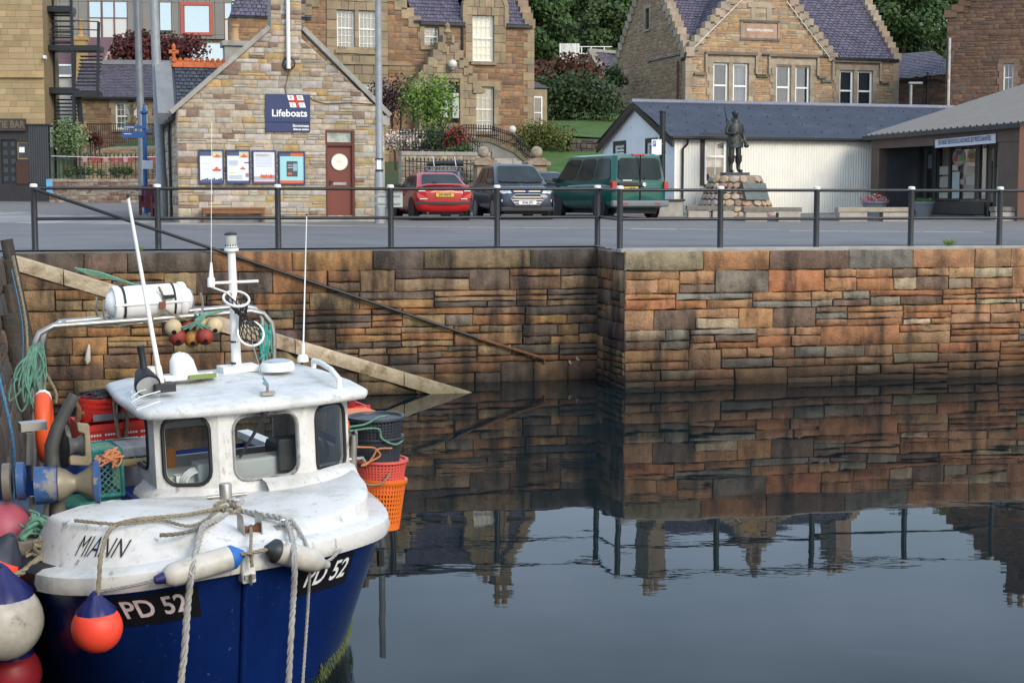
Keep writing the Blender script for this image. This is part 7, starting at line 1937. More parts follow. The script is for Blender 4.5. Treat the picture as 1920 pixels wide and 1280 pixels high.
# main deck
b = MB(); b.add([hull(-1, u, .36) * 1.0 for u in (.5, .6, .7, .8, .9, 1)] + [hull(1, u, .36) for u in (1, .9, .8, .7, .6, .5)], [tuple(range(12))]); b.build('deck', mat('deck_paint', (.09, .12, .16), .7, var=.3, vs=4), bt)
for s in (1, -1):
    b = MB(); b.loft([[hull(s, .5 + .5 * i / 20, v, -.05) for i in range(21)] for v in (-.05, .4)], caps=False, closed=False); b.build('bulwark_inside', M_HULLP, bt, smooth=60)
b = MB(); b.box((-.22, 1.95, .6), (-.05, 2.6, 1.16)); b.build('engine_box', M_HULLP, bt, bevel=.02)
# wheelhouse shell with rounded window openings
WC, WW, WFW, WPH, WY, ZB, ZT = .658, .339, .475, R_(29.5), 1.638, 1.0, 1.815
dx_, dy_ = WFW * math.cos(WPH), WFW * math.sin(WPH)
xL, xR = WC - WW - dx_, WC + WW + dx_
yb = 3.3
FAC = [((xL, yb), (xL, WY + dy_)), ((xL, WY + dy_), (WC - WW, WY)), ((WC - WW, WY), (WC + WW, WY)), ((WC + WW, WY), (xR, WY + dy_)), ((xR, WY + dy_), (xR, yb)), ((xR, yb), (xL, yb))]
ZB2 = 1.19; HH = ZT - ZB2
OPEN = [(.14, .86, .3, .93), (.15, .845, .17, .95), (.175, .88, .18, .92), (.22, .87, .12, .93), (.12, .6, .3, .92), (.1, .9, .05, .95)]
def rring(u0, u1, z0, z1, r, n=5):
    P = []
    for cx, cz, a0 in ((u1 - r, z0 + r, -90), (u1 - r, z1 - r, 0), (u0 + r, z1 - r, 90), (u0 + r, z0 + r, 180)):
        for i in range(n): a = R_(a0 + 90 * i / (n - 1)); P.append((cx + r * math.cos(a), cz + r * math.sin(a)))
    return P
for k, ((ax_, ay), (cx_, cy)) in enumerate(FAC):
    A, Bv = Vector((ax_, ay, 0)), Vector((cx_, cy, 0)); L_ = (Bv - A).length; U = (Bv - A) / L_
    N = Vector((U.y, -U.x, 0))
    if N.dot(A - Vector((WC, 2.5, 0))) < 0: N = -N
    Q = lambda u, z, o=0.0: A + U * u + Vector((0, 0, z)) + N * o
    u0, u1, f0, f1 = OPEN[k]; u0 *= L_; u1 *= L_; z0, z1 = ZB2 + HH * f0, ZB2 + HH * f1
    r = min(.09, (u1 - u0) * .3)
    hole = rring(u0, u1, z0, z1, r); n = len(hole)
    out = []
    uc, zc_ = (u0 + u1) / 2, (z0 + z1) / 2
    for i, (u, z) in enumerate(hole):
        q = i // 5; j = i % 5
        corner = [(L_, ZB), (L_, ZT), (0, ZT), (0, ZB)][q]
        if j == 2: out.append(corner)
        elif q in (0, 2): out.append((u, corner[1]) if j < 2 else (corner[0], z))
        else: out.append((corner[0], z) if j < 2 else (u, corner[1]))
    b = MB(); vs_ = [Q(*p) for p in out] + [Q(*p) for p in hole] + [Q(p[0], p[1], -.035) for p in hole] + [Q(p[0], p[1], -.035) for p in out]
    fs_ = []
    for i in range(n):
        j = (i + 1) % n; fs_ += [(i, j, n + j, n + i), (n + i, n + j, 2 * n + j, 2 * n + i), (2 * n + i, 2 * n + j, 3 * n + j, 3 * n + i)]
    b.add(vs_, fs_); wl = b.build('wheelhouse_wall', M_GEL, bt)
    if k == 5: continue
    g = MB(); g.add([Q(p[0], p[1], -.012) for p in hole], [tuple(range(n))]); win = g.build('window', M_BOATGL, bt)
    g = MB(); seal = rring(u0 - .008, u1 + .008, z0 - .008, z1 + .008, r + .008)
    g.tube([Q(p[0], p[1], .004) for p in seal], .015 if k != 2 else .011, 6, closed=True); g.build('window_seal', M_RUBB if k != 2 else mat('perished_grey_seal', (.3, .3, .28), .8, var=.4, vs=9, spots=[(7, .5, .6, (.02, .02, .02), .9, (1, 1, 1))]), win, smooth=60)
# joint fillet at the foot of the house, hand hold moulding
b = MB(); foot = [Vector(p + (0,)) for p in ((xL, 2.3), (xL, WY + dy_), (WC - WW, WY), (WC + WW, WY), (xR, WY + dy_), (xR, 2.3))]
b.loft([[f + (f - Vector((WC, 2.4, 0))).normalized() * o + Vector((0, 0, z)) for f in foot] for o, z in ((.0, 1.26), (.02, 1.235), (.07, 1.2), (.09, 1.14))], caps=False, closed=False); b.build('foot_moulding', M_GEL, bt, smooth=70)
b = MB(); b.loft([[(x, y - o, z) for x, y in ((.62, 1.5), (.8, 1.48), (1.1, 1.56), (1.4, 1.74))] for o, z in ((-.12, 1.3), (.0, 1.29), (.06, 1.25), (.08, 1.19))], caps=False, closed=False); b.build('deck_moulding', M_GEL, bt, smooth=70)
# roof
RO = [(-.225, 1.78), (-.17, 1.66), (.2, 1.57), (.66, 1.54), (1.1, 1.57), (1.49, 1.66), (1.55, 1.78), (1.6, 2.2), (1.62, 2.9), (1.58, 3.42), (1.1, 3.5), (.6, 3.5), (.05, 3.45), (-.12, 3.3), (-.2, 2.6)]
rc = Vector((.68, 2.5, 0))
def rl_(k, z, cr): return [tuple(rc + (Vector((x, y, 0)) - rc) * k + Vector((0, 0, z + cr * (1 - (x - rc.x) ** 2 / .95)))) for x, y in RO]
b = MB(); b.loft([rl_(.9, ZT - .02, 0), rl_(.985, ZT - .01, 0), rl_(1.0, ZT + .012, .0), rl_(.995, ZT + .04, .0), rl_(.965, ZT + .058, .01), rl_(.7, ZT + .06, .025), rl_(.35, ZT + .063, .03), rl_(.05, ZT + .065, .03)])
b.build('roof', M_GELR, bt, smooth=60)
ZR = 1.93
def bo(name, m, mb, sm=50, par=None, **k): return mb.build(name, m, par or bt, smooth=sm, **k)
# mast with lantern, cross arm and two netted hoops
mp_ = KF.y(444, 695, 3.1); mt = KF.y(434, 470, 3.1)
b = MB(); b.box((mp_.x - .14, 3.0, ZR - .03), (mp_.x + .16, 3.2, ZR + .02)); b.tube([(mp_.x, 3.1, ZR), (mt.x, 3.1, mt.z)], [.042, .032], 12); ms = bo('mast', M_WPAINT, b)
l0, l1 = KF.y(432, 466, 3.1), KF.y(432, 446, 3.1)
b = MB(); b.lathe([(.06, 0), (.06, .02), (.035, .025)], (mt.x, 3.1, l0.z - .02), n=14); b.lathe([(.05, 0), (.05, .025)], (mt.x, 3.1, l0.z + .01), n=14); bo('lantern_base', M_WPAINT, b, par=ms)
b = MB(); b.lathe([(.045, .025), (.048, .11)], (mt.x, 3.1, l0.z), n=16); bo('lantern_glass', mat('lantern_lens', (.45, .46, .44), .25, var=.1), b, par=ms)
b = MB(); b.lathe([(.052, .11), (.05, .125), (.02, .135)], (mt.x, 3.1, l0.z), n=16); b.lathe([(.05, .02), (.05, .035)], (mt.x, 3.1, l0.z), n=16); bo('lantern_cap', M_PLAS, b, par=ms)
ca, cc = KF.y(392, 531, 3.08), KF.y(484, 527, 3.08)
b = MB(); b.tube([ca, cc], .012, 8); bo('cross_arm', M_WPAINT, b, par=ms)
w0, w1, w2 = KF.y(396, 538, 3.05), KF.y(396, 492, 3.05), KF.y(397, 228, 3.05)
b = MB(); b.tube([w0, w0 + (w1 - w0) * .35, w0 + (w1 - w0) * .4, w1], [.03, .03, .02, .008], 10); b.tube([w1, w2], .003, 5); bo('whip_aerial', M_WPAINT, b, par=ms)
b = MB(); b.tube([w0, KF.y(425, 548, 3.05), KF.y(438, 560, 3.06)], .007, 5); bo('aerial_cable', M_WPAINT, b, par=ms)
for zz in (585, 640, 680): q = KF.y(441, zz, 3.1); b = MB(); b.lathe([(.04, -.008), (.04, .008)], q, n=10); bo('cable_tie', M_BLK, b, par=ms)
hp_ = thing('net_hoop', Fr(None, mat=BM), 'black net bag on two white hoops tied to the boat mast', 'net')
h1, h2 = KF.y(443, 560, 3.0), KF.y(470, 625, 2.98)
for q, r, tilt in ((h1, .105, .55), (h2, .108, 1.1)):
    b = MB(); b.tube([q + Vector((r * math.cos(a), r * math.sin(a) * math.cos(tilt), r * math.sin(a) * math.sin(tilt))) for a in [2 * math.pi * i / 20 for i in range(20)]], .011, 6, closed=True); b.build('hoop', M_WPAINT, hp_, smooth=60)
neck = (h1 + h2) / 2 + Vector((.0, .02, .0)); b = MB()
for q, r, tilt in ((h1, .1, .55), (h2, .1, 1.1)):
    R2_ = [[q * (1 - f) + (neck if f else neck) * f + Vector((math.cos(a) * r * (1 - f * .75), math.sin(a) * r * math.cos(tilt) * (1 - f * .75), math.sin(a) * r * math.sin(tilt) * (1 - f * .75))) for a in [2 * math.pi * (i + .5 * (k % 2)) / 11 for i in range(11)]] for k, f in enumerate((0, .28, .5, .72, .9))]
    for k in range(4):
        for i in range(11): b.tube([R2_[k][i], R2_[k + 1][i]], .005, 4, False); b.tube([R2_[k][i], R2_[k + 1][(i + (1 if k % 2 else -1)) % 11]], .005, 4, False)
b.build('net', M_RUBB, hp_)
# tall white pole aerials, searchlight, motor cowl, hatch, handrail
for pa, pb, yy, r0, lab in (((304, 730), (240, 370), 2.3, .021, 0), ((568, 678), (575, 402), 3.25, .012, 1)):
    a, c = KF.y(*pa, yy), KF.y(*pb, yy); b = MB()
    d = c - a
    b.tube([a, a + d * .12, a + d * .13, c], [r0 * 1.25, r0 * 1.2, r0 * .9 if not lab else .007, r0 * .55 if not lab else .004], 10); b.lathe([(.05, 0), (.05, .03), (.035, .06)], (a.x, yy, ZR - .02), n=12); o = bo('pole_aerial', M_WPAINT, b)
    b = MB(); b.lathe([(.012, 0), (.012, .03)] if not lab else [(.008, 0), (.008, .015)], c - Vector((0, 0, .01)), n=8); bo('aerial_tip', M_BLK, b, par=o)
b = MB(); a = KF.y(304, 722, 2.28); b.box((a.x - .07, 2.18, ZR - .01), (a.x + .08, 2.34, ZR + .05)); bo('aerial_foot', M_PLAS, b)
a = KF.y(271, 708, 2.35); hd_ = Vector((0, -.85, -.5)).normalized()
b = MB(); b.lathe([(.035, -.1), (.06, -.06), (.095, .06), (.1, .1), (.086, .1)], a, hd_, 18); b.tube([a + Vector((0, 0, .05)), KF.y(267, 670, 2.4), KF.y(263, 648, 2.4)], [.028, .026, .03], 9); sl_ = bo('searchlight', M_RUBB, b)
b = MB(); b.lathe([(.001, .101), (.085, .103)], a, hd_, 18); bo('searchlight_lens', mat('lens_glass', (.45, .46, .45), .15, metal=.3, var=.2), b, par=sl_)
a = KF.y(345, 708, 2.9); b = MB(); b.loft([ell(a.x, 2.9, a.z - .03, .105, .1), ell(a.x, 2.9, a.z + .05, .11, .11), ell(a.x - .01, 2.91, a.z + .14, .095, .1), ell(a.x - .015, 2.92, a.z + .19, .06, .07), ell(a.x - .015, 2.92, a.z + .2, .02, .03)]); bo('motor_cowl', M_WPAINT, b, 70)
b = MB(); b.box((a.x - .2, 2.7, ZR - .01), (a.x + .22, 2.86, ZR + .02)); b.bar((a.x - .2, 2.78, ZR + .02), (a.x + .1, 2.86, a.z - .02), .04, .03); b.bar((a.x + .2, 2.78, ZR + .02), (a.x + .05, 2.86, a.z - .02), .04, .03); bo('cowl_bracket', M_WPAINT, b, 30, bevel=.008)
b = MB(); b.box((a.x - .02, 2.66, ZR - .0), (a.x + .2, 2.7, ZR + .03)); bo('green_strip', mat('algae_green', (.2, .26, .06), .8), b, 30)
a = KF.y(281, 690, 2.7); b = MB(); b.lathe([(.001, .13), (.07, .12), (.085, .06), (.08, .0)], (a.x, 2.7, ZR), n=14); bo('dome_aerial', mat('cream_plastic', (.62, .6, .5), .4, var=.05), b, 60)
a = KF.z(520, 689, ZR); b = MB(); b.lathe([(.14, -.02), (.14, .03), (.12, .05), (.05, .065), (.001, .068)], (a.x, a.y, ZR), n=24); ht_ = bo('hatch', M_WPAINT, b)
b = MB(); b.lathe([(.125, .035), (.11, .06), (.05, .072), (.001, .074)], (a.x, a.y, ZR), n=24); bo('hatch_lens', mat('brushed_lens', (.5, .52, .53), .25, metal=.6, var=.15), b, par=ht_)
a, c = KF.z(588, 685, ZR), KF.z(636, 716, ZR); b = MB(); b.tube([Vector((a.x, a.y, ZR - .02)), Vector((a.x, a.y, ZR + .04)), (a * .7 + c * .3) + Vector((0, 0, .06)), (a * .3 + c * .7) + Vector((0, 0, .06)), Vector((c.x, c.y, ZR + .02)), Vector((c.x, c.y, ZR - .06))], .022, 8); bo('roof_handrail', M_WPAINT, b)
b = MB(); a = KF.z(502, 735, ZR - .01); b.box((a.x - .05, a.y - .03, a.z - .02), (a.x + .05, a.y + .03, a.z + .005)); b.tube([a, a + Vector((0, 0, .05)), a + Vector((-.02, .03, .07))], .012, 6); bo('roof_eye', M_STEEL, b)
b = MB(); hq = KF.y(472, 640, 2.97); b.tube([a + Vector((0, 0, .06)), a * .7 + hq * .3, hq], .004, 5); o = b.build('mast_lanyard', M_ROPE); o.matrix_world = BM; tag(o, 'thin pale line from the net hoop down to the roof eye', 'rope')
b = MB(); b.tube([a + Vector((0, 0, .06)), a + (hq - a) * .25], .01, 6); o = b.build('green_tie', mat('turquoise_strap', (.04, .4, .32), .7)); o.matrix_world = BM; tag(o, 'turquoise strap tied to the roof eye over the wheelhouse', 'strap')
for k in range(3): b = MB(); b.tube([KF.z(px, py, ZR + .01) for px, py in ((300, 715 + 9 * k), (262, 722 + 11 * k), (246, 735 + 10 * k), (256, 752 + 8 * k), (300, 742 + 5 * k))], .005, 5); bo('roof_cable', M_WPAINT, b)
# wiper
wa, wb = Vector((.0, 0, 0)), Vector((0, 0, 0)); yf = WY - .03
p0, p1, p2 = KF.y(496, 768, yf), KF.y(494, 780, yf), KF.y(449, 858, yf)
b = MB(); b.tube([p0, p1 + Vector((0, -.02, 0)), p2], [.02, .017, .01], 6); wp = bo('wiper', M_RUBB, b); b = MB(); b.lathe([(.03, -.03), (.03, .03)], p0, (0, 1, 0), 10); bo('wiper_motor', M_PLAS, b, par=wp)
# inside the wheelhouse
def inn_(name, lo, hi, m, bev=.0): b = MB(); b.box(lo, hi); return b.build(name, m, bt, bevel=bev)
inn_('floor', (xL + .05, 2.0, .6), (xR - .05, 3.25, .66), M_PLAS); inn_('console', (.2, 1.8, 1.02), (1.0, 2.0, 1.42), mat('console_grey', (.42, .43, .42), .7, var=.1), .02); inn_('console_screen', (.8, 1.74, 1.3), (1.02, 1.8, 1.55), M_PLAS, .015)
inn_('side_panel', (.02, 1.95, 1.05), (.3, 2.3, 1.32), mat('cabin_cream', (.5, .5, .46), .7, var=.1), .01); inn_('seat', (1.0, 2.4, 1.0), (1.3, 2.75, 1.4), M_NAVY, .05); inn_('orange_bottle', (.12, 2.4, 1.25), (.2, 2.48, 1.45), M_ORG, .02); inn_('crossbar', (xL + .04, 3.0, 1.5), (xR - .04, 3.04, 1.54), MATS['cabin_cream'])
b = MB(); b.tube([(1.15 + .15 * math.cos(t), 2.05 + .02 * math.sin(t), 1.38 + .15 * math.sin(t)) for t in [2 * math.pi * i / 18 for i in range(18)]], .012, 6, closed=True); bo('steering_wheel', M_BLK, b)
for k in range(4): b = MB(); r = .09 + .008 * k; b.tube([(.2 + r * math.cos(t), 1.82 + .02 * k, 1.27 + r * math.sin(t)) for t in [2 * math.pi * i / 16 for i in range(16)]], .008, 5, closed=True); bo('hose_coil', M_WPAINT, b)
inn_('white_box', (.06, 1.9, 1.2), (.2, 2.0, 1.33), M_WHT)
# gantry
gy = 4.15
for yy, dyp in ((gy, 0), (gy + .3, -12)):
    b = MB(); pts = [(63, 900), (62, 690), (63, 650), (74, 625), (100, 611), (300, 597), (470, 583), (494, 588), (508, 605), (513, 630), (513, 760)]
    if dyp: pts = [(76, 900), (75, 660), (86, 622), (112, 604), (300, 588), (455, 574), (478, 578), (490, 596), (493, 760)]
    b.tube([KF.y(px, py, yy) for px, py in pts], .026, 9); bo('gantry_tube', M_STEEL, b)
b = MB(); [b.tube([KF.y(px, py, gy), KF.y(px + 12, py - 9, gy + .3)], .014, 6) for px, py in ((110, 610), (240, 601), (360, 592))]; bo('gantry_tie', M_STEEL, b)
# bow fittings: samson post, roller, fairleads
a = KF.z(424, 942, 1.22); b = MB(); b.lathe([(.045, -.03), (.045, .13), (.04, .14), (.001, .142)], a, n=18); sp_ = bo('samson_post', M_STEEL, b); b = MB(); b.tube([a + Vector((-.13, .02, .05)), a + Vector((.15, -.02, .05))], .013, 8); bo('post_pin', M_STEEL, b, par=sp_)
a = KF.z(470, 1000, 1.22); b = MB(); [b.prism([(a.x + s * .06 - .004, a.z - .03), (a.x + s * .06 + .004, a.z - .03), (a.x + s * .06 + .004, a.z + .07), (a.x + s * .06 - .004, a.z + .14)], a.y - .06, a.y + .08) for s in (-1, 1)]; rl0 = bo('bow_roller_cheek', M_STEEL, b, 30)
b = MB(); b.lathe([(.04, -.055), (.024, -.02), (.024, .02), (.04, .055)], a + Vector((0, 0, .03)), (1, 0, 0), 14); bo('bow_roller', M_RUST, b, par=rl0)
for px, py in ((380, 988), (535, 982)): a = KF.z(px, py, 1.25); b = MB(); b.tube([a + Vector((-.03, 0, -.02)), a + Vector((-.03, 0, .03)), a + Vector((.03, 0, .03)), a + Vector((.03, 0, -.02))], .01, 6); b.box(a + Vector((-.07, -.04, -.03)), a + Vector((.07, .04, -.01))); bo('fairlead', M_STEEL, b)
a = KF.z(468, 1052, 1.05); b = MB(); b.box((-.035, -.055, 1.02), (.035, -.03, 1.05)); b.tube([(0, -.06, .99), (0, -.07, 1.06)], .01, 6); bo('stem_eye', M_STEEL, b)
# pot hauler on the starboard side
hy = 1.45
Hq = lambda px, py, dy=0.0: KF.y(px, py, hy + dy)
b = MB(); b.tube([Hq(112, 1010, .1), Hq(108, 945, .05), Hq(100, 880)], .055, 12); bo('hauler_post', mat('worn_grey_metal', (.2, .18, .15), .6, metal=.3, var=.35, vs=8), b)
b = MB(); b.tube([Hq(98, 880), Hq(97, 835), Hq(108, 800), Hq(128, 762), Hq(140, 740)], [.05, .05, .045, .042, .04], 12); bo('hauler_arm', mat('dark_hauler', (.075, .075, .07), .55, metal=.2, var=.35, vs=7), b)
b = MB(); b.lathe([(.1, -.03), (.13, -.015), (.13, .015), (.1, .03)], Hq(118, 838, .12), (1, .1, 0), 22, sq=1.5); bo('hauler_disc', MATS['dark_hauler'], b)
P = [(140, 790), (163, 792), (168, 862), (165, 870), (127, 868), (126, 850), (156, 852), (154, 810), (142, 806)]
b = MB(); b.prism([(Hq(*p).x, Hq(*p).z) for p in P], hy - .08, hy - .02); bo('sheave_bracket', mat('rusty_cream_metal', (.24, .19, .12), .7, var=.3, vs=9, spots=[(10, .6, .7, (.2, .08, .04), .6, (1, 1, 1))]), b, 30, bevel=.008)
b = MB(); b.lathe([(.075, -.05), (.05, -.01), (.05, .01), (.075, .05)], Hq(141, 835, -.05), (1, 0, 0), 18); bo('sheave', MATS['dark_hauler'], b)
b = MB(); b.tube([Hq(140, 752), Hq(148, 765, -.02), Hq(147, 785, -.02), Hq(141, 790)], .018, 7); b.tube([Hq(142, 775), Hq(158, 775)], .016, 6); bo('shackle', M_RUST, b)
c_ = Hq(100, 908, -.05)
b = MB(); b.lathe([(.13, -.12), (.125, .03), (.135, .035)], c_ + Vector((.0, 0, 0)), (1, -.25, 0), 20); dr_ = bo('hauler_housing', mat('worn_blue_paint', (.035, .095, .24), .5, var=.25, vs=6, spots=[(7, .52, .62, (.28, .25, .2), .8, (1, 1, 1))]), b, 40)
b = MB(); b.lathe([(.118, 0), (.1, .05), (.06, .1), (.06, .12), (.09, .18), (.125, .235)], c_ + Vector((.035, -.009, 0)), (1, -.25, 0), 24); bo('hauler_drum', mat('worn_drum_metal', (.27, .23, .16), .5, metal=.35, var=.25, vs=5), b, 60, par=dr_)
b = MB(); b.lathe([(.14, .235), (.15, .27), (.02, .28)], c_ + Vector((.035, -.009, 0)), (1, -.25, 0), 24); bo('drum_flange', MATS['worn_blue_paint'], b, 40, par=dr_)
for o_, m_ in ((-.2, MATS['worn_blue_paint']), (-.29, MATS['worn_grey_metal'])): b = MB(); b.lathe([(.11, -.03), (.13, -.02), (.13, .03), (.1, .035)], c_ + Vector((o_, .06 - o_ * .2, .03)), (1, -.25, 0), 20); bo('hauler_motor', m_, b, 40, par=dr_)
b = MB(); b.box(Hq(40, 810, .2) , Hq(88, 790, .2) + Vector((0, .12, 0))); b.tube([Hq(55, 812, .25), Hq(54, 870, .25)], .03, 8); bo('hauler_rail', M_STEEL, b, 40)
b = MB(); P = [(150, 845), (178, 855), (186, 905), (160, 930), (80, 940), (70, 925), (100, 880)]; b.prism([(Hq(*p).x, Hq(*p).z) for p in P], hy + .1, hy + .22); bo('hauler_plate', M_HULLP, b, 30, bevel=.01)
for pa, pb in (((92, 925), (78, 1015)), ((60, 930), (62, 1005))): b = MB(); b.tube([Hq(*pa), Hq(*pb)], .018, 7); bo('hauler_stay', M_STEEL, b)
b = MB(); q0, q1 = Hq(32, 1050, -.2), Hq(75, 1005, -.2); b.box((q0.x, hy - .3, q0.z - .05), (q1.x, hy + .1, q1.z)); bo('rail_block', M_WOODG, b, 30, bevel=.01)
# starboard light box by the wheelhouse, red light to port
inn_('port_light', (xR + .03, 1.95, 1.7), (xR + .1, 2.05, 1.8), M_TAIL, .01)
b = MB(); a = KF.y(663, 830, 2.1); b.tube([KF.y(663, 890, 2.1), KF.y(663, 815, 2.1)], .028, 8); b.tube([KF.y(645, 862, 2.1), KF.y(680, 858, 2.1), KF.y(684, 865, 2.1)], .016, 7); b.tube([KF.y(668, 835, 2.1), KF.y(668, 812, 2.1), KF.y(666, 806, 2.1)], .012, 6); bo('port_stanchion', M_STEEL, b)

# ------------------------------------------------------------------ gear on and around the boat
def top(o, label, cat, group=None, m=BM):
    o.matrix_world = m; return tag(o, label, cat, group)
def bthing(name, o, label, cat, group=None):
    return thing(name, Fr(None, mat=BM @ Matrix.Translation(Vector(o))), label, cat, group)
def arc(pts, n=6):
    P = [Vector(p) for p in pts]; k = (len(P) - 1) * n
    return [crv(P, i / k) for i in range(k + 1)]
def twist(b, pts, r, n=14, pitch=9.0):
    """three-strand rope along a polyline"""
    P = arc(pts, n); L_ = [0.0]
    for a, c in zip(P, P[1:]): L_.append(L_[-1] + (c - a).length)
    up = Vector((.3, .2, 1)).normalized()
    for k in range(3):
        S_ = []
        for i, p in enumerate(P):
            d = (P[min(i + 1, len(P) - 1)] - P[max(i - 1, 0)]).normalized()
            a = d.cross(up); a = a.normalized() if a.length > .05 else d.orthogonal().normalized(); c = d.cross(a)
            t = L_[i] / r / pitch * 6.28 + k * 2.094
            S_.append(p + a * (r * .52 * math.cos(t)) + c * (r * .52 * math.sin(t)))
        b.tube(S_, r * .56, 5)
    return b
# life raft in its cradle
q0, q1 = KF.y(196, 570, 4.3), KF.y(362, 562, 4.3); mid = (q0 + q1) / 2; hl = (q1.x - q0.x) / 2
lr = bthing('life_raft', mid, 'white life raft canister with black straps in a steel cradle on the gantry', 'life raft')
b = MB(); b.lathe([(.02, -hl), (.09, -hl + .03), (.14, -hl + .1), (.152, -hl + .2), (.152, hl - .2), (.14, hl - .1), (.09, hl - .03), (.02, hl)], (0, 0, 0), (1, 0, 0), 24); b.build('canister', M_WPAINT, lr, smooth=60)
b = MB(); b.box((-hl + .06, -.163, -.012), (hl - .06, .163, .012)); b.build('seam_flange', M_WPAINT, lr, bevel=.01)
for x in (-hl * .62, hl * .5, -hl * .1 + .1):
    b = MB(); b.lathe([(.156, -.009), (.156, .009)], (x, 0, 0), (1, 0, 0), 24)
    if abs(x) > .1: b.build('strap', M_RUBB, lr)
for x in (-hl * .75, hl * .72): b = MB(); b.lathe([(.153, -.03), (.16, -.02), (.16, .02), (.153, .03)], (x, 0, 0), (1, 0, 0), 24); b.build('rib', M_WPAINT, lr, smooth=40)
b = MB(); [b.tube(arc([(s * (hl + .03), -.15, .06), (s * (hl + .04), -.15, -.08), (s * (hl - .06), -.15, -.16), (0, -.15, -.16)], 4), .011, 6) for s in (-1, 1)]; [b.tube(arc([(s * (hl + .03), .15, .06), (s * (hl + .04), .15, -.08), (s * (hl - .06), .15, -.16), (0, .15, -.16)], 4), .011, 6) for s in (-1, 1)]; b.build('cradle', M_STEEL, lr, smooth=60)
b = MB(); twist(b, [(.05, -.16, .14), (.09, -.17, .02), (.06, -.17, -.08), (-.1, -.16, -.16)], .012); twist(b, [(.07, -.17, -.05), (.2, -.17, -.13), (.3, -.15, -.17)], .012); b.build('lashing', M_ROPEB, lr)
b = MB(); b.cbox((.07, -.17, -.02), (.05, .03, .06)); b.build('red_release', M_DOOR, lr); b = MB(); b.cbox((.13, -.17, .05), (.1, .03, .03)); b.build('release_clip', M_RUBB, lr)
M_FCR = mat('cream_float', (.55, .42, .24), .55, var=.2, vs=9, spots=[(9, .6, .7, (.2, .12, .07), .5, (1, 1, 1))]); M_FRD = mat('red_float', (.26, .035, .02), .55, var=.25, vs=9)
for i, (px, py, c_, dy) in enumerate(((325, 614, 0, 0), (352, 610, 1, .12), (378, 606, 0, .1), (402, 611, 0, 0), (333, 632, 1, .0), (360, 635, 2, .06), (384, 631, 1, -.04))):
    p = KF.y(px, py, 4.1 + dy); m_ = (M_FCR, M_FRD, mat('amber_float', (.42, .2, .05), .5, var=.2, vs=9))[c_]
    f = bthing('net_float', p, ('cream net float furthest left, hanging under the life raft end', 'red net float in the upper row between two cream ones', 'cream net float in the middle of the upper row', 'cream net float on the right of the cluster, nearest the mast', 'red net float lowest on the left of the cluster', 'amber net float low in the cluster under the gantry', 'red net float lowest on the right with a dark eye')[i], 'float', 'net floats hung under the gantry')
    b = MB(); b.sphere((0, 0, 0), .076, 14, 9); b.build('ball', m_, f, smooth=60)
    b = MB(); b.lathe([(.022, -.079), (.016, -.06)], (0, 0, 0), (.2, 1, .5), 10); b.build('eye_hole', M_BLK, f)
b = MB(); g_ = KF.y(375, 598, 4.12); [b.tube(arc([KF.y(365 + 9 * k, 588 - k, 4.12), KF.y(372 + rnd.uniform(-9, 9), 600, 4.05), KF.y(330 + 13 * k, 618, 4.05)], 4), .008, 5) for k in range(7)]
top(b.build('green_lashing', M_ROPEG), 'pale green cord tying the floats to the gantry tube', 'rope')
# stacked baskets over the port side
def basket(px, py, yy, r, h, m, label, tilt):
    p = KF.y(px, py, yy); o = thing('fish_basket', Fr(None, mat=BM @ Matrix.Translation(p) @ Matrix.Rotation(tilt, 4, 'Y')), label, 'basket', 'fish baskets stacked at the port side')
    rb = r * .84; R_at = lambda z: rb + (r - rb) * z / h
    b = MB(); n = 44
    for i in range(n):
        a = 2 * math.pi * i / n; c, s = math.cos(a), math.sin(a); b.bar((rb * c, rb * s, 0), (r * c, r * s, h * .92), .013, .012, up=(c, s, 0))
    for k in range(11):
        z = h * .9 * k / 10; rr = R_at(z) + .001; b.lathe([(rr - .007, z - .006), (rr + .004, z - .006), (rr + .004, z + .008), (rr - .007, z + .008)], n=n)
    b.build('lattice_wall', m, o)
    b = MB(); b.lathe([(r - .012, h * .9), (r + .004, h * .88), (r + .022, h * .93), (r + .02, h), (r - .004, h), (r - .012, h * .93)], n=36); b.build('rim', m, o, smooth=50)
    b = MB(); b.lathe([(.01, -.012), (rb + .006, -.012), (rb + .006, .03), (.01, .02)], n=36); b.build('base', m, o, smooth=40)
    return o
bys = 2.35
M_BO, M_BR, M_BK = mat('orange_plastic', (.75, .17, .02), .45, var=.06), mat('faded_red_plastic', (.66, .1, .075), .45, var=.08), mat('charcoal_plastic', (.035, .04, .05), .45, var=.1)
basket(712, 985, bys, .185, .4, M_BO, 'orange lattice fish basket at the bottom of the stack', .1)
basket(714, 915, bys, .2, .25, M_BR, 'faded red fish basket second from the bottom of the stack', .06)
basket(708, 868, bys, .2, .23, M_BK, 'dark grey fish basket under the topmost one with orange twine', .02)
basket(706, 838, bys, .215, .26, M_BK, 'topmost dark grey fish basket with green cord over its rim', .02)
for m_, lab, pts, r in ((M_ROPEG, 'pale green cord looped over the topmost basket', [(655, 800), (685, 795), (710, 782), (728, 779)], .009), (M_ROPEG, 'pale green cord hanging down the side of the topmost basket', [(655, 808), (690, 803), (711, 805), (716, 822), (740, 833), (755, 826)], .009),
                        (M_ROPEO, 'orange twine looped round the lower dark basket', [(653, 838), (680, 838), (705, 842), (690, 868), (678, 872), (712, 855), (708, 842), (735, 840)], .008), (M_ROPEB, 'fawn cord slung round the faded red basket', [(670, 896), (690, 908), (715, 906), (733, 885)], .008)):
    b = MB(); b.tube(arc([KF.y(px, py, bys - .235) for px, py in pts], 6), r, 6); top(b.build('cord', m_, smooth=60), lab, 'rope')
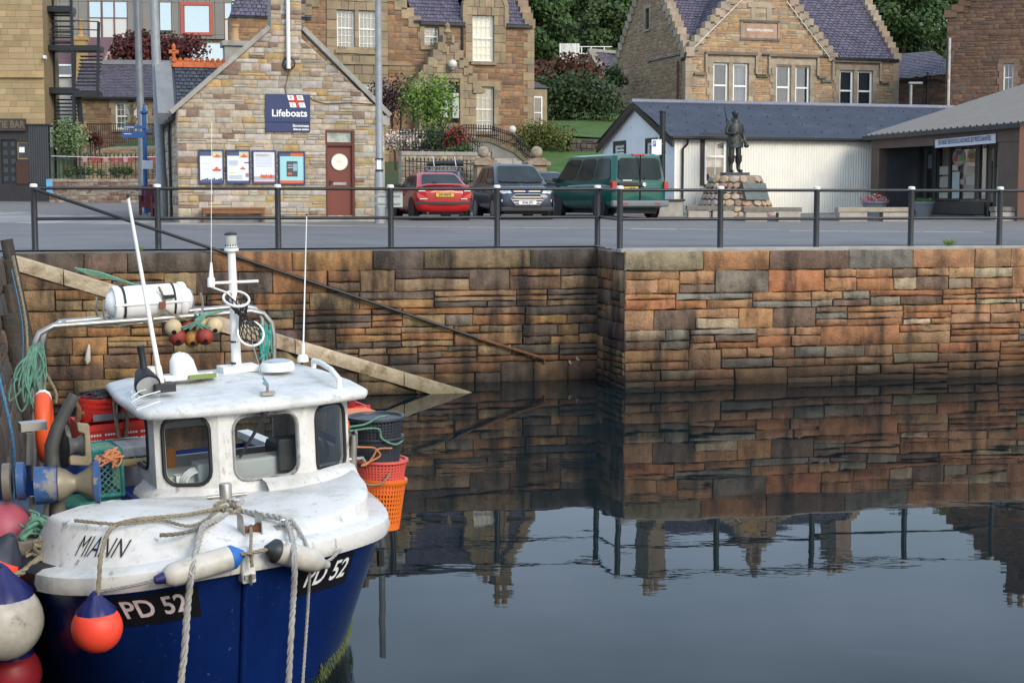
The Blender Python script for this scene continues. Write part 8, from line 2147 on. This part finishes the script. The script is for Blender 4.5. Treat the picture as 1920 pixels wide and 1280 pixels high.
a = KF.y(668, 776, 3.2); b = MB(); b.box(a + Vector((-.25, -.15, -.1)), a + Vector((.14, .15, .02))); b.box(a + Vector((-.27, -.17, .0)), a + Vector((.16, .17, .025))); top(b.build('orange_crate', M_BO, bevel=.012), 'orange crate behind the topmost dark basket', 'crate')
b = MB(); q = hull(1, .57, .25, .06); b.tube([q, q + Vector((.0, 0, -.12))], .03, 8); o = b.build('outboard_pipe', M_RUBB); top(o, 'short black pipe hanging below the orange basket', 'pipe')
# buoys
def buoy(p, r, m, label, mc=M_NAVY, tilt=0.0):
    o = thing('buoy', Fr(None, mat=BM @ Matrix.Translation(p) @ Matrix.Rotation(tilt, 4, 'Y')), label, 'buoy')
    pr = [(.01, -r)] + [(r * math.sin(math.pi * k / 14), -r * math.cos(math.pi * k / 14)) for k in range(1, 11)]
    b = MB(); b.lathe(pr, n=28); b.build('ball', m, o, smooth=70)
    z0 = -r * math.cos(math.pi * 10 / 14); r0 = r * math.sin(math.pi * 10 / 14)
    b = MB(); rings = []
    for k, (f, z) in enumerate(((1.004, z0 - .002), (.93, z0 + r * .1), (.68, z0 + r * .32), (.4, z0 + r * .55), (.26, z0 + r * .74), (.1, z0 + r * .86))):
        rings.append([(r0 * f * (1 + (.09 if i % 3 == 0 else -.04) * (k in (1, 2, 3))) * math.cos(2 * math.pi * i / 27), r0 * f * (1 + (.09 if i % 3 == 0 else -.04) * (k in (1, 2, 3))) * math.sin(2 * math.pi * i / 27), z) for i in range(27)])
    b.loft(rings); b.build('moulded_neck', mc, o, smooth=60)
    b = MB(); b.lathe([(r * .06, -.01), (r * .06, .01)], (0, -.12 * r, z0 + r * .76), (0, 1, 0), 10); b.build('rope_eye', M_BLK, o)
    return o
p = KF.y(182, 1176, .02); buoy(p, .155, M_RFL, 'bright fluorescent red buoy hanging from the bow by a fawn rope')
p = KF.y(6, 1163, .62); buoy(p, .25, M_FWHITE, 'large grubby white buoy with navy neck at the starboard shoulder')
p = KF.y(8, 995, 1.55); buoy(p, .2, mat('faded_pink_vinyl', (.42, .09, .13), .5, var=.2, vs=5), 'faded pink buoy above the others beside the quay', mat('charcoal_neck', (.03, .035, .05), .5), 3.0)
p = KF.y(-14, 1078, 1.0); buoy(p, .2, M_RFL, 'red buoy with dark neck squeezed between the pink and white ones', MATS['charcoal_neck'], .5)
p = KF.y(20, 1262, .95); buoy(p, .2, mat('deep_red_vinyl', (.3, .02, .03), .45, var=.15), 'deep red buoy low down under the large white one')
# fenders lashed across the stem
for (p, q, m1, lab, m2) in ((KF.y(455, 1038, -.05), KF.y(305, 1083, -.1), mat('fender_blue', (.02, .13, .42), .45, var=.08), 'long grubby white fender with a bright blue end, left of the stem', M_NAVY), (KF.y(500, 1028, -.06), KF.y(604, 1056, .02), mat('fender_black', (.025, .027, .03), .45, var=.08), 'short cream fender with a black end, to the right of the stem', M_ROPE)):
    d = (q - p); L_ = d.length; d.normalize()
    o = bthing('fender', p, lab, 'fender')
    b = MB(); r = .078; b.lathe([(r * .98, L_ * .14), (r, L_ * .2), (r, L_ - .12), (r * .93, L_ - .06), (r * .7, L_ - .02), (r * .3, L_)], (0, 0, 0), d, 22); b.build('tube', M_FWHITE, o, smooth=60)
    b = MB(); b.lathe([(.022, -.01), (.03, 0), (.05, L_ * .05), (r * .98, L_ * .12), (r * 1.0, L_ * .17)], (0, 0, 0), d, 22); b.build('end_cap', m1, o, smooth=60)
    b = MB(); b.lathe([(r * .5, L_ - .015), (.03, L_ + .03), (.025, L_ + .05)], (0, 0, 0), d, 12); b.build('tail_end', m2, o, smooth=50)
    e = hull(-1 if q.x < 0 else 1, .3 if q.x < 0 else .22, .0, .07) + Vector((0, 0, .05)); b = MB(); twist(b, [q - p, (q - p) * .6 + (e - p) * .4 + Vector((0, -.03, .0)), e - p], .011); b.build('fender_line', M_ROPE, o)
b = MB(); twist(b, [KF.z(470, 985, 1.26), KF.y(471, 1005, .12), KF.y(470, 1036, -.09)], .012); twist(b, [KF.y(452, 1038, -.1), KF.y(470, 1036, -.12), KF.y(500, 1030, -.1)], .014); twist(b, [KF.y(470, 1040, -.1), KF.y(473, 1062, -.1)], .012)
top(b.build('fender_lashing', M_ROPEB), 'knotted cord from the bow roller holding both fenders', 'rope')
# mooring lines
def rope(lab, pts, r, m_, n=14, name='mooring_rope'):
    b = MB(); twist(b, pts, r, n); top(b.build(name, m_, smooth=60), lab, 'rope')
Zc = lambda px, py, z: KF.z(px, py, z)
rope('thick grey rope hanging over the bow to the left of the stem', [Zc(455, 940, 1.27), Zc(420, 968, 1.27), Zc(385, 984, 1.3), KF.y(375, 1005, .2), KF.y(362, 1060, -.14), KF.y(352, 1130, -.14), KF.y(346, 1220, -.2), KF.y(336, 1300, -.25)], .022, M_ROPE, 22)
rope('thick grey rope hanging over the bow on the port side of the stem', [Zc(440, 955, 1.27), Zc(490, 965, 1.28), Zc(528, 972, 1.28), KF.y(542, 988, .25), KF.y(552, 1040, -.15), KF.y(550, 1120, -.14), KF.y(545, 1200, -.2), KF.y(540, 1300, -.22)], .02, M_ROPE, 22)
rope('thin grey line hanging beside the thick rope on the port bow', [Zc(545, 972, 1.28), KF.y(562, 995, .25), KF.y(580, 1040, -.02), KF.y(578, 1120, .1), KF.y(573, 1200, .1), KF.y(566, 1300, .05)], .011, M_ROPE, 16)
rope('fawn rope from the foredeck down to the red buoy', [Zc(425, 950, 1.29), Zc(345, 965, 1.33), Zc(250, 975, 1.38), KF.y(208, 992, .42), KF.y(190, 1040, .12), KF.y(186, 1085, .03), KF.y(183, 1118, .0)], .015, M_ROPEB, 18)
rope('old rope lying along the foredeck from the samson post', [Zc(415, 955, 1.27), Zc(360, 985, 1.31), Zc(300, 975, 1.34), Zc(225, 982, 1.37), Zc(140, 975, 1.38)], .012, M_ROPEB, 14)
rope('brown rope heap wound round the samson post', [Zc(410, 958, 1.26), Zc(440, 950, 1.26), Zc(446, 944, 1.27), Zc(425, 940, 1.27), Zc(405, 948, 1.28), Zc(430, 960, 1.28), Zc(450, 955, 1.29), Zc(432, 945, 1.3)], .018, M_ROPEB, 10)
rope('chain like dark rope trailing across the foredeck', [Zc(400, 962, 1.28), Zc(370, 990, 1.3), Zc(335, 1000, 1.31), Zc(300, 1003, 1.32)], .014, mat('dirty_rope', (.16, .14, .11), .9, var=.4, vs=30), 12)
rope('grey rope over the starboard shoulder to the white buoy', [KF.y(95, 1035, .9), KF.y(70, 1050, .85), KF.y(45, 1070, .75), KF.y(12, 1085, .68)], .022, M_ROPEB, 12)
rope('frayed green rope on the starboard rail', [KF.y(85, 985, 1.2), KF.y(70, 975, 1.2), KF.y(55, 990, 1.2), KF.y(40, 1010, 1.2)], .03, M_ROPEG, 10)
# coils and other gear aft
b = MB()
for k in range(16):
    q = KF.y(66 + rnd.uniform(-10, 10), 650 + rnd.uniform(-8, 8), 4.1); e = KF.y(45 + rnd.uniform(-30, 35), 745 + rnd.uniform(-40, 30), 4.08)
    side = Vector((rnd.uniform(-.12, .08), -.03, 0)); b.tube(arc([q, (q + e) / 2 + side, e, (q + e) / 2 - side * .6, q + Vector((.02, 0, .01))], 5), .008, 5)
top(b.build('rope_coil', M_ROPEG, smooth=60), 'hanks of pale green rope hung on the gantry leg nearest the quay', 'rope')
b = MB()
for k in range(9):
    q = KF.y(498 + rnd.uniform(-6, 10), 610 + rnd.uniform(-8, 8), 4.1); e = KF.y(498 + rnd.uniform(-14, 12), 668 + rnd.uniform(-10, 8), 4.05); b.tube(arc([q, (q + e) / 2 + Vector((rnd.uniform(-.05, .05), 0, 0)), e], 5), .007, 5)
top(b.build('rope_coil', mat('teal_rope', (.04, .3, .24), .8, var=.3, vs=20), smooth=60), 'teal rope hank hung on the gantry leg behind the mast', 'rope')
b = MB(); [b.tube(arc([QF.y(140 + 5 * k, 503 + 2 * k, .12), QF.y(190 + 8 * k, 512 + 3 * k, .1), QF.y(240 + 6 * k, 530 + 2 * k, .12), QF.y(262, 535 + k, .2)], 6), .022, 6) for k in range(6)]
o = b.build('rope_heap', M_ROPEG, smooth=60); tag(o, 'old green ropes lying along the slipway kerb', 'rope'); o.matrix_world = QF.m
def tangle(px, py, yy, r, n, th, m_, lab, nm='rope_tangle'):
    c = KF.y(px, py, yy); b = MB()
    for _ in range(n): b.tube(arc([c + Vector((rnd.gauss(0, r), rnd.gauss(0, r * .5), rnd.gauss(0, r * .6))) for _ in range(5)], 5), th, 5)
    top(b.build(nm, m_, smooth=60), lab, 'rope')
tangle(70, 985, 1.25, .07, 12, .008, M_ROPEG, 'tangled green cord on the starboard rail under the hauler')
tangle(85, 1030, 1.0, .06, 9, .011, M_ROPEB, 'tangle of fawn rope on the starboard rail beside the name panel')
tangle(205, 855, 1.9, .05, 10, .008, M_ROPEO, 'orange and fawn twine tangled on top of the upper creel')
tangle(120, 985, 1.75, .1, 12, .006, mat('dark_green_net', (.03, .14, .09), .85, var=.2), 'dark green netting heaped on the starboard deck', 'net_heap')
tangle(428, 952, 1.33, .05, 8, .012, M_ROPEB, 'tangle of ropes heaped at the foot of the samson post')
lb_ = bthing('lifebuoy', KF.y(84, 800, 3.0), 'orange lifebuoy with a white band on the starboard rail', 'lifebuoy')
for a0, a1, m_ in ((0, 1.2, M_ORG), (1.2, 1.75, M_WHT), (1.75, 4.3, 0), (4.3, 4.85, M_WHT), (4.85, 6.2832, 0)):
    b = MB(); b.tube([(.05 * math.cos(t), .21 * math.cos(t), .23 * math.sin(t)) for t in [a0 + (a1 - a0) * i / 8 for i in range(9)]], .062, 10); b.build('ring' if m_ != M_WHT else 'reflective_band', m_ if m_ == M_WHT else mat('lifebuoy_orange', (.72, .09, .02), .5, var=.05), lb_, smooth=60)
def crate(px0, py0, px1, py1, yy, dep, m_, label, name='fish_box'):
    a, c = KF.y(px0, py1, yy), KF.y(px1, py0, yy); o = thing(name, Fr(None, mat=BM @ Matrix.Translation(Vector((a.x, yy, a.z)))), label, 'crate'); w_, h_ = c.x - a.x, c.z - a.z
    b = MB(); t_ = .02; b.box((0, 0, 0), (w_, t_, h_)); b.box((0, dep - t_, 0), (w_, dep, h_)); b.box((0, t_, 0), (t_, dep - t_, h_)); b.box((w_ - t_, t_, 0), (w_, dep - t_, h_)); b.box((t_, t_, 0), (w_ - t_, dep - t_, t_)); b.build('tub', m_, o)
    b = MB(); b.box((-.015, -.018, h_ - .045), (w_ + .015, 0, h_ + .004)); b.box((-.015, dep, h_ - .045), (w_ + .015, dep + .018, h_ + .004)); b.build('lip', m_, o)
    return o, w_, h_
M_REDP = mat('red_plastic', (.6, .03, .02), .4, var=.08)
o, w_, h_ = crate(160, 788, 272, 855, 3.0, .5, M_REDP, 'long red fish box with white lettering behind the pot hauler')
for k in range(3): b = MB(); [b.box((.03 + .022 * i, -.003, h_ * .62 - .045 * k), (.045 + .022 * i, -.001, h_ * .62 + .016 - .045 * k)) for i in range((15, 10, 4)[k]) if i % 6 != 5]; b.build('box_lettering', M_WHT, o)
crate(178, 770, 268, 790, 3.1, .45, mat('grey_crate', (.2, .21, .22), .6, var=.1), 'grey plastic crate resting on the red fish box')
crate(640, 760, 690, 800, 3.6, .4, M_REDP, 'red fish box behind the baskets at the port side')
b = MB(); a = KF.y(196, 755, 3.3)
for k in range(4): b.lathe([(.19 - .004 * k, -.02), (.2 - .004 * k, -.01), (.2 - .004 * k, .012), (.185 - .004 * k, .02)], a + Vector((0, 0, -.045 * k + .04)), n=36)
for i in range(60): t = 2 * math.pi * i / 60; b.bar(a + Vector((.197 * math.cos(t), .197 * math.sin(t), .06)), a + Vector((.18 * math.cos(t + .1), .18 * math.sin(t + .1), -.13)), .01, .01)
top(b.build('red_basket', M_REDP), 'red lattice basket standing on the grey crate', 'basket')
b = MB(); [b.tube(arc([a + Vector((.2 * math.cos(t), .2 * math.sin(t), .075 + rnd.uniform(-.01, .02))) for t in [rnd.uniform(0, 6.28) + i * .5 for i in range(6)]], 3), .007, 4) for _ in range(9)]
top(b.build('net_bundle', M_RUBB), 'dark netting draped round the red basket rim', 'net')
rope('fawn rope slung down the front of the red fish box', [KF.y(213, 745, 2.98), KF.y(216, 780, 2.97), KF.y(222, 815, 2.96), KF.y(228, 835, 2.96), KF.y(222, 848, 2.96)], .014, M_ROPEB, 8)
b = MB(); [b.tube(arc([KF.y(x0, 770, 2.95), KF.y(x0 + 12, 790, 2.93), KF.y(x0 + 11, 845, 2.93), KF.y(x0 + 2, 852, 2.95)], 4), .014, 6) for x0 in (247, 256)]; b.tube([KF.y(170, 832, 2.95), KF.y(268, 815, 2.95)], .008, 5)
top(b.build('steel_frame', M_STEEL, smooth=60), 'bent steel tubes between the red box and the wheelhouse', 'frame')
a, c = KF.y(178, 860, 2.6), KF.y(272, 835, 2.6); b = MB(); b.box((a.x, 2.6, a.z - .02), (c.x + .05, 3.0, c.z)); top(b.build('white_shelf', M_GEL, bevel=.01), 'white shelf under the red fish box', 'shelf')
b = MB(); b.tube([KF.y(222, 868, 2.4), KF.y(275, 864, 2.4)], .03, 9); top(b.build('yellow_hose', mat('yellow_hose', (.5, .36, .16), .6, var=.1), smooth=60), 'short length of yellow hose on the blue engine box', 'hose')
def creel(px0, py0, px1, py1, yy, dep, lab):
    a, c = KF.y(px0, py1, yy), KF.y(px1, py0, yy); o = thing('creel', Fr(None, mat=BM @ Matrix.Translation(Vector((a.x, yy, a.z)))), lab, 'creel', 'green netted creels on the starboard deck'); w_, h_ = c.x - a.x, c.z - a.z
    b = MB()
    for x in (0, w_):
        for y in (0, dep): b.tube([(x, y, 0), (x, y, h_)], .016, 6)
        for z in (0, h_): b.tube([(x, 0, z), (x, dep, z)], .016, 6)
    for y in (0, dep):
        for z in (0, h_): b.tube([(-.01, y, z), (w_ + .01, y, z)], .018, 6)
    b.build('rope_bound_frame', mat('turquoise_rope', (.02, .17, .16), .9, var=.45, vs=25, bump=.8, bs=90), o, smooth=60)
    b = MB(); st = .045
    def face(P, wd, ht):
        for s in (-1, 1):
            k = -ht
            while k < wd:
                x0, x1 = (k, k + ht); u0, u1 = max(0, x0), min(wd, x1)
                if u1 > u0: b.tube([P(u0, (u0 - k) if s > 0 else ht - (u0 - k)), P(u1, (u1 - k) if s > 0 else ht - (u1 - k))], .0035, 3, False)
                k += st
    face(lambda u, v: (u, -.004, v), w_, h_); face(lambda u, v: (w_ + .004, u, v), dep, h_); face(lambda u, v: (u, v, h_ + .004), w_, dep); face(lambda u, v: (u, dep, v), w_, h_)
    b.build('netting', M_ROPEG if h_ > .25 else mat('dark_green_net', (.03, .14, .09), .85, var=.2), o)
creel(178, 842, 226, 932, 1.95, .35, 'green netted creel standing on another beside the blue engine box')
creel(116, 938, 224, 985, 1.95, .4, 'lower green netted creel under the first one')
for px0, py0, px1, py1, dx, m_, r, lab in ((24, 480, 52, 700, .0, M_ROPEB, .02, 'weedy old rope hanging down the quay wall corner'), (-4, 700, 24, 935, 0, mat('faded_blue_rope', (.08, .22, .38), .85, var=.3, vs=20), .016, 'faded blue rope trailing down by the quay wall'), (22, 505, 42, 690, 0, MATS['faded_blue_rope'], .008, 'thin blue line hanging beside the weedy rope'), (86, 700, 104, 755, 0, M_ROPEB, .018, 'short weedy rope behind the gantry leg')):
    yy = 13.0 if 'faded' in lab else 19.0
    a, c = at(px0, py0, yy), at(px1, py1, yy); b = MB(); twist(b, [a, a * .5 + c * .5 + Vector((.06, 0, -.05)), c], r, 14); tag(b.build('hanging_rope', m_, smooth=60), lab, 'rope')
a, c = QF.y(167, 645, -.12), QF.y(163, 682, -.12); b = MB(); b.tube([a, a + (c - a) * .2, a + (c - a) * .8, c], [.012, .03, .055, .02], 9); o = b.build('old_fender', M_FWHITE, smooth=60); o.matrix_world = QF.m; tag(o, 'small dirty white fender hanging on the slipway wall', 'fender')
for i, (px, py) in enumerate(((1068, 678), (1082, 672), (1000, 668))): q = LF.y(px, py, -.07); b = MB(); b.sphere(q, .022, 6, 4, (1, .5, 1.6)); b.sphere(q + Vector((.025, 0, -.03)), .02, 6, 4, (1.4, .5, .8)); o = b.build('barnacle_patch', M_CONC); o.matrix_world = LF.m; tag(o, ('white scrap on the dark wall just left of the wall corner', 'white scrap on the dark wall nearest the wall corner', 'white scrap beside the end of the rusty handrail')[i], 'debris', 'white scraps on the dark wall')

# ------------------------------------------------------------------ trees, shrubs, grass
M_LEAF = mat('foliage', attr=True, rough=.65, var=.3, vs=.9, spec=.3)
M_BARK = mat('bark', (.07, .05, .035), .9, var=.3, vs=6, bump=.8, bs=20)
def leaves(b, c, r, n, s, pal, fl=(1, 1, 1), lo=-9):
    for _ in range(n):
        d = Vector((rnd.gauss(0, 1), rnd.gauss(0, 1), rnd.gauss(0, 1))).normalized(); q = rnd.random() ** .45
        p = Vector((c.x + d.x * r * q * fl[0], c.y + d.y * r * q * fl[1], c.z + d.z * r * q * fl[2]))
        u = (d + Vector((rnd.gauss(0, .8), rnd.gauss(0, .8), rnd.gauss(0, .8)))).orthogonal().normalized(); v = u.cross(d + Vector((rnd.gauss(0, .5), rnd.gauss(0, .5), rnd.gauss(0, .5)))).normalized()
        k = s * rnd.uniform(.6, 1.4)
        b.add([p - u * k * .5, p + v * k * .55, p + u * k * .5, p - v * k * .45], [(0, 1, 2, 3)], pick(pal))
G1 = [(.035, .065, .02), (.045, .08, .024), (.06, .095, .028), (.03, .052, .018), (.075, .1, .035)]
G2 = [(.035, .07, .018), (.05, .09, .024), (.065, .11, .03), (.028, .055, .016)]
def tree(name, px, py, Y, hgt, rad, lab, pal, nl=26, s=.42, leafn=150, group=None):
    g = at(px, py, Y); o = thing(name, Fr(g), lab, 'tree', group)
    cl = []
    for k in range(nl):
        t = rnd.random(); a = rnd.uniform(0, 6.28); rr = rad * math.sin(math.pi * min(.97, .18 + .8 * t)) * rnd.uniform(.25, .95)
        cl.append((Vector((rr * math.cos(a), rr * math.sin(a), hgt * (.28 + .68 * t))), rad * rnd.uniform(.26, .42)))
    b = MB(); b.tube([(0, 0, -1), (.1, 0, hgt * .3), (0, .1, hgt * .7)], [hgt * .035, hgt * .026, hgt * .01], 8)
    for c, r in cl[:9]: b.tube([(0, 0, hgt * .25 + c.z * .2), c * .6 + Vector((0, 0, hgt * .12)), c], [hgt * .014, hgt * .009, .03], 5)
    b.build('trunk', M_BARK, o, smooth=60)
    b = MB(); [leaves(b, c, r, leafn, s, pal, (1, 1, .75)) for c, r in cl]; b.build('crown', M_LEAF, o, cols=True, recalc=False)
for i, (px, py, Y, h, r, pal, lab) in enumerate((
        (1015, 175, 118, 15, 5.5, G2, 'bushy green tree rising directly beside the villa gable end'), (1062, 150, 135, 17, 6.5, G1, 'broad dark tree behind the red leaved shrub'), (1110, 125, 128, 14, 5.5, G1, 'dark tree above the small slate roofed outhouse'),
        (1160, 120, 140, 17, 6.5, G2, 'tall tree showing between outhouse and institute gable'), (1690, 150, 125, 14, 6.0, G2, 'round green tree right of the institute slate roof'), (1738, 135, 130, 12, 5.0, G1, 'smaller dark tree between the round tree and the brown house'),
        (1640, 120, 150, 17, 7, G1, 'tree mostly hidden behind the institute roof'), (990, 120, 150, 18, 7, G1, 'dark tree far back behind the villa chimney'), (1090, 60, 175, 17, 8, G2, 'paler tree highest on the hillside'), (125, 105, 118, 6.5, 2.2, G2, 'small green tree glimpsed through the fire escape'))):
    h = min(h, (py + (14 if px < 1300 else 40)) * Y / FPX)
    tree('broadleaf_tree', px, py, Y, h, min(r, h * .5), lab, pal, 30, .31, 260, 'trees on the hillside')
b = MB()
for k in range(150): p = QF.w((rnd.uniform(-120, 160), rnd.uniform(160, 330), 0)); hh = hill(QF.l(p).x, QF.l(p).y); leaves(b, Vector((p.x, p.y, hh + 1.5)), rnd.uniform(3, 4.5), 60, 1.1, G1)
b.build('wood', M_LEAF, cols=True, recalc=False, kind='stuff')
def shrub(name, px, py, Y, w_, h_, lab, pal, n, s, dep=None, cat='shrub', clumps=9, up=0):
    g = at(px, py, Y); o = thing(name, Fr(g), lab, cat)
    b = MB()
    for k in range(clumps):
        t = rnd.uniform(-.75, .75); c = Vector((t * w_ / 2, rnd.uniform(-.4, .4) * (dep or w_) / 2, h_ * rnd.uniform(.3, .72) * (1 - .35 * t * t)))
        leaves(b, c, min(w_ * .3, h_ * .42), n // clumps, s, pal, (1.15, 1, .85 if not up else 1.6))
    b.build('foliage', M_LEAF, o, cols=True, recalc=False)
    b = MB(); [b.tube([(x, 0, -.6), (x * 1.2, 0, h_ * .3), (x * 1.5 + .1, .05, h_ * .6)], [.05, .04, .015], 5) for x in (-w_ * .2, 0, w_ * .2)]; b.build('stems', M_BARK, o)
    return o
RED = [(.11, .035, .025), (.14, .04, .028), (.09, .025, .02), (.07, .04, .02), (.06, .06, .025)]
MAR = [(.07, .018, .016), (.09, .022, .018), (.05, .016, .014), (.11, .025, .02)]
shrub('red_leaved_tree', 300, 132, 100, 6.2, 2.6, 'spreading dark red leaved tree above the terrace roof', MAR, 4200, .2, 3, 'tree', 16)
shrub('red_shrub', 1052, 180, 92, 4.6, 2.6, 'red and brown leaved shrub behind the villa', RED, 2600, .2, 2.5, clumps=12)
shrub('dark_hedge', 1078, 236, 86, 4.9, 3.0, 'big dark green rounded hedge on the lawn beyond the villa', [(.03, .055, .016), (.04, .07, .022), (.022, .04, .014)], 5200, .17, 3, 'hedge', 18)
shrub('gold_shrub', 1022, 292, 70, 2.4, 1.75, 'golden green rounded shrub in front of the villa side bay', [(.11, .12, .02), (.08, .1, .02), (.14, .13, .03), (.05, .075, .018)], 3400, .09, 1.8, clumps=14)
shrub('pale_shrub', 134, 300, 74, 1.7, 2.2, 'tall pale sage green shrub behind the spiked railing', [(.16, .24, .1), (.2, .28, .13), (.12, .19, .08)], 3000, .09, 1.2, clumps=10, up=1)
shrub('maroon_shrub', 178, 276, 76, .95, .65, 'low maroon shrub beside the pale sage one', MAR, 800, .07, .6, clumps=6)
shrub('garden_bed', 190, 333, 73.5, 4.6, .55, 'low green plants behind the spiked railing', G2, 1400, .09, .6, 'plants', 14)
shrub('feathery_tree', 800, 255, 64, 2.2, 2.5, 'bright yellow green feathery tree in front of the porch', [(.14, .24, .035), (.11, .2, .03), (.18, .28, .06), (.07, .14, .03)], 2800, .1, 1.2, 'tree', 11, 1)
shrub('purple_tree', 735, 240, 66, 1.6, 2.4, 'dark purple leaved shrub between station gable and feathery tree', [(.05, .025, .03), (.07, .035, .04), (.035, .02, .025)], 1800, .09, 1, clumps=8, up=1)
shrub('hydrangea', 757, 290, 60.5, 1.5, 1.05, 'white and pink flowering hydrangea behind the iron railing', [(.62, .5, .45), (.66, .58, .5), (.55, .42, .36), (.06, .11, .03), (.6, .48, .42)], 1500, .085, .8, clumps=12)
shrub('green_shrub', 815, 300, 60.5, 1.7, 1.5, 'green bush below the feathery tree', G2, 1500, .1, .8, clumps=8)
shrub('fuchsia', 855, 285, 60, 1.0, 1.15, 'red flowered fuchsia bush by the black step railing', [(.3, .03, .04), (.24, .04, .05), (.05, .08, .025), (.04, .07, .02)], 1300, .07, .7, clumps=8)
shrub('green_shrub', 868, 305, 59.6, .9, .9, 'low green bush under the fuchsia', G1, 800, .08, .6, clumps=6)
shrub('rowan', 1148, 180, 95, 1.6, 2.2, 'small green bush beside the outhouse gable', G2, 700, .14, 1, clumps=6)
# lawn on the slope, small outhouse with white railings
b = MB(); P = [at(990, 250, 74), at(1180, 262, 74), at(1185, 205, 98), at(990, 205, 98)]
P2 = [at(1010, 345, 62), at(1150, 345, 62), at(1150, 262, 73.6), at(1010, 258, 73.6)]
for Q in (P, P2): b.add(Q, [(0, 1, 2, 3)])
b.build('lawn', M_GRASS, kind='stuff')
OF = Fr(at(1108, 200, 105), R_(20)); Ox = xz(OF)
ot = thing('outhouse', OF, 'small harled outhouse with slate roof and white railings above it', 'building')
a, c, d = Ox(1092, 160), Ox(1132, 140), Ox(1107, 97)
b = MB(); b.prism([(a[0], -3), (c[0], -3), (c[0], c[1]), (d[0], d[1]), (a[0], c[1])], 0, .3); b.build('gable_wall', mat('speckled_harl', (.2, .19, .18), .95, var=.35, vs=9, bump=1, bs=12), ot)
e = Ox(1165, 100)
slates(ot, (c[0], 0, c[1]), (c[0] + 6, .0, c[1]), (d[0] + 7, 3, d[1]), (d[0], .0, d[1]), 14, 18, PAL_SLATE, M_SLATE)
b = MB(); b.bar((d[0], -.1, d[1] + .05), (c[0], -.1, c[1] + .05), .4, .14, up=(0, 1, 0)); b.bar((d[0] - .1, .1, d[1] + .1), (d[0] + 6, 2, d[1] + .1), .2, .2); b.build('skew', M_CONC, ot)
b = MB(); n = 16
for i in range(n): x, z = Ox(1062 + 2.4 * i, 94 + .0 * i); b.box((x - .07, 1.0, z - 1.2), (x + .07, 1.05, z + .5)) if i < 15 else None
b.build('white_paling', M_WPAINT, ot)
b = MB(); [b.bar((Ox(1088, yy)[0], 1.5, Ox(1088, yy)[1]), (Ox(1165, yy)[0], 1.5, Ox(1165, yy)[1]), .06, .05) for yy in (84, 97)]; [b.bar((Ox(px, 98)[0], 1.5, Ox(px, 98)[1]), (Ox(px, 84)[0], 1.5, Ox(px, 84)[1]), .06, .06) for px in (1088, 1107, 1125, 1150)]; b.build('white_railing', M_WPAINT, ot)
# tufts on the quay edge
for px, py, fr_, s, lab in ((1780, 462, QF, .16, 'green weed tuft growing on the sunlit wall cope'), (262, 470, LF, .07, 'tiny weed sprig on the dark wall cope')):
    q = fr_.y(px, py, .06); b = MB()
    for k in range(34): a = rnd.uniform(0, 6.28); e = Vector((math.cos(a) * rnd.uniform(.3, 1), math.sin(a) * .6, rnd.uniform(.5, 1.3))) * s; p = Vector((q.x + rnd.uniform(-.5, .5) * s, q.y, q.z)); b.add([p, p + e * .6 + Vector((.012, 0, 0)), p + e, p + e * .6 - Vector((.012, 0, 0))], [(0, 1, 2, 3)], pick([(.12, .2, .04), (.16, .24, .06)]))
    o = b.build('weed_tuft', M_LEAFP, cols=True, recalc=False); o.matrix_world = fr_.m; tag(o, lab, 'plant')
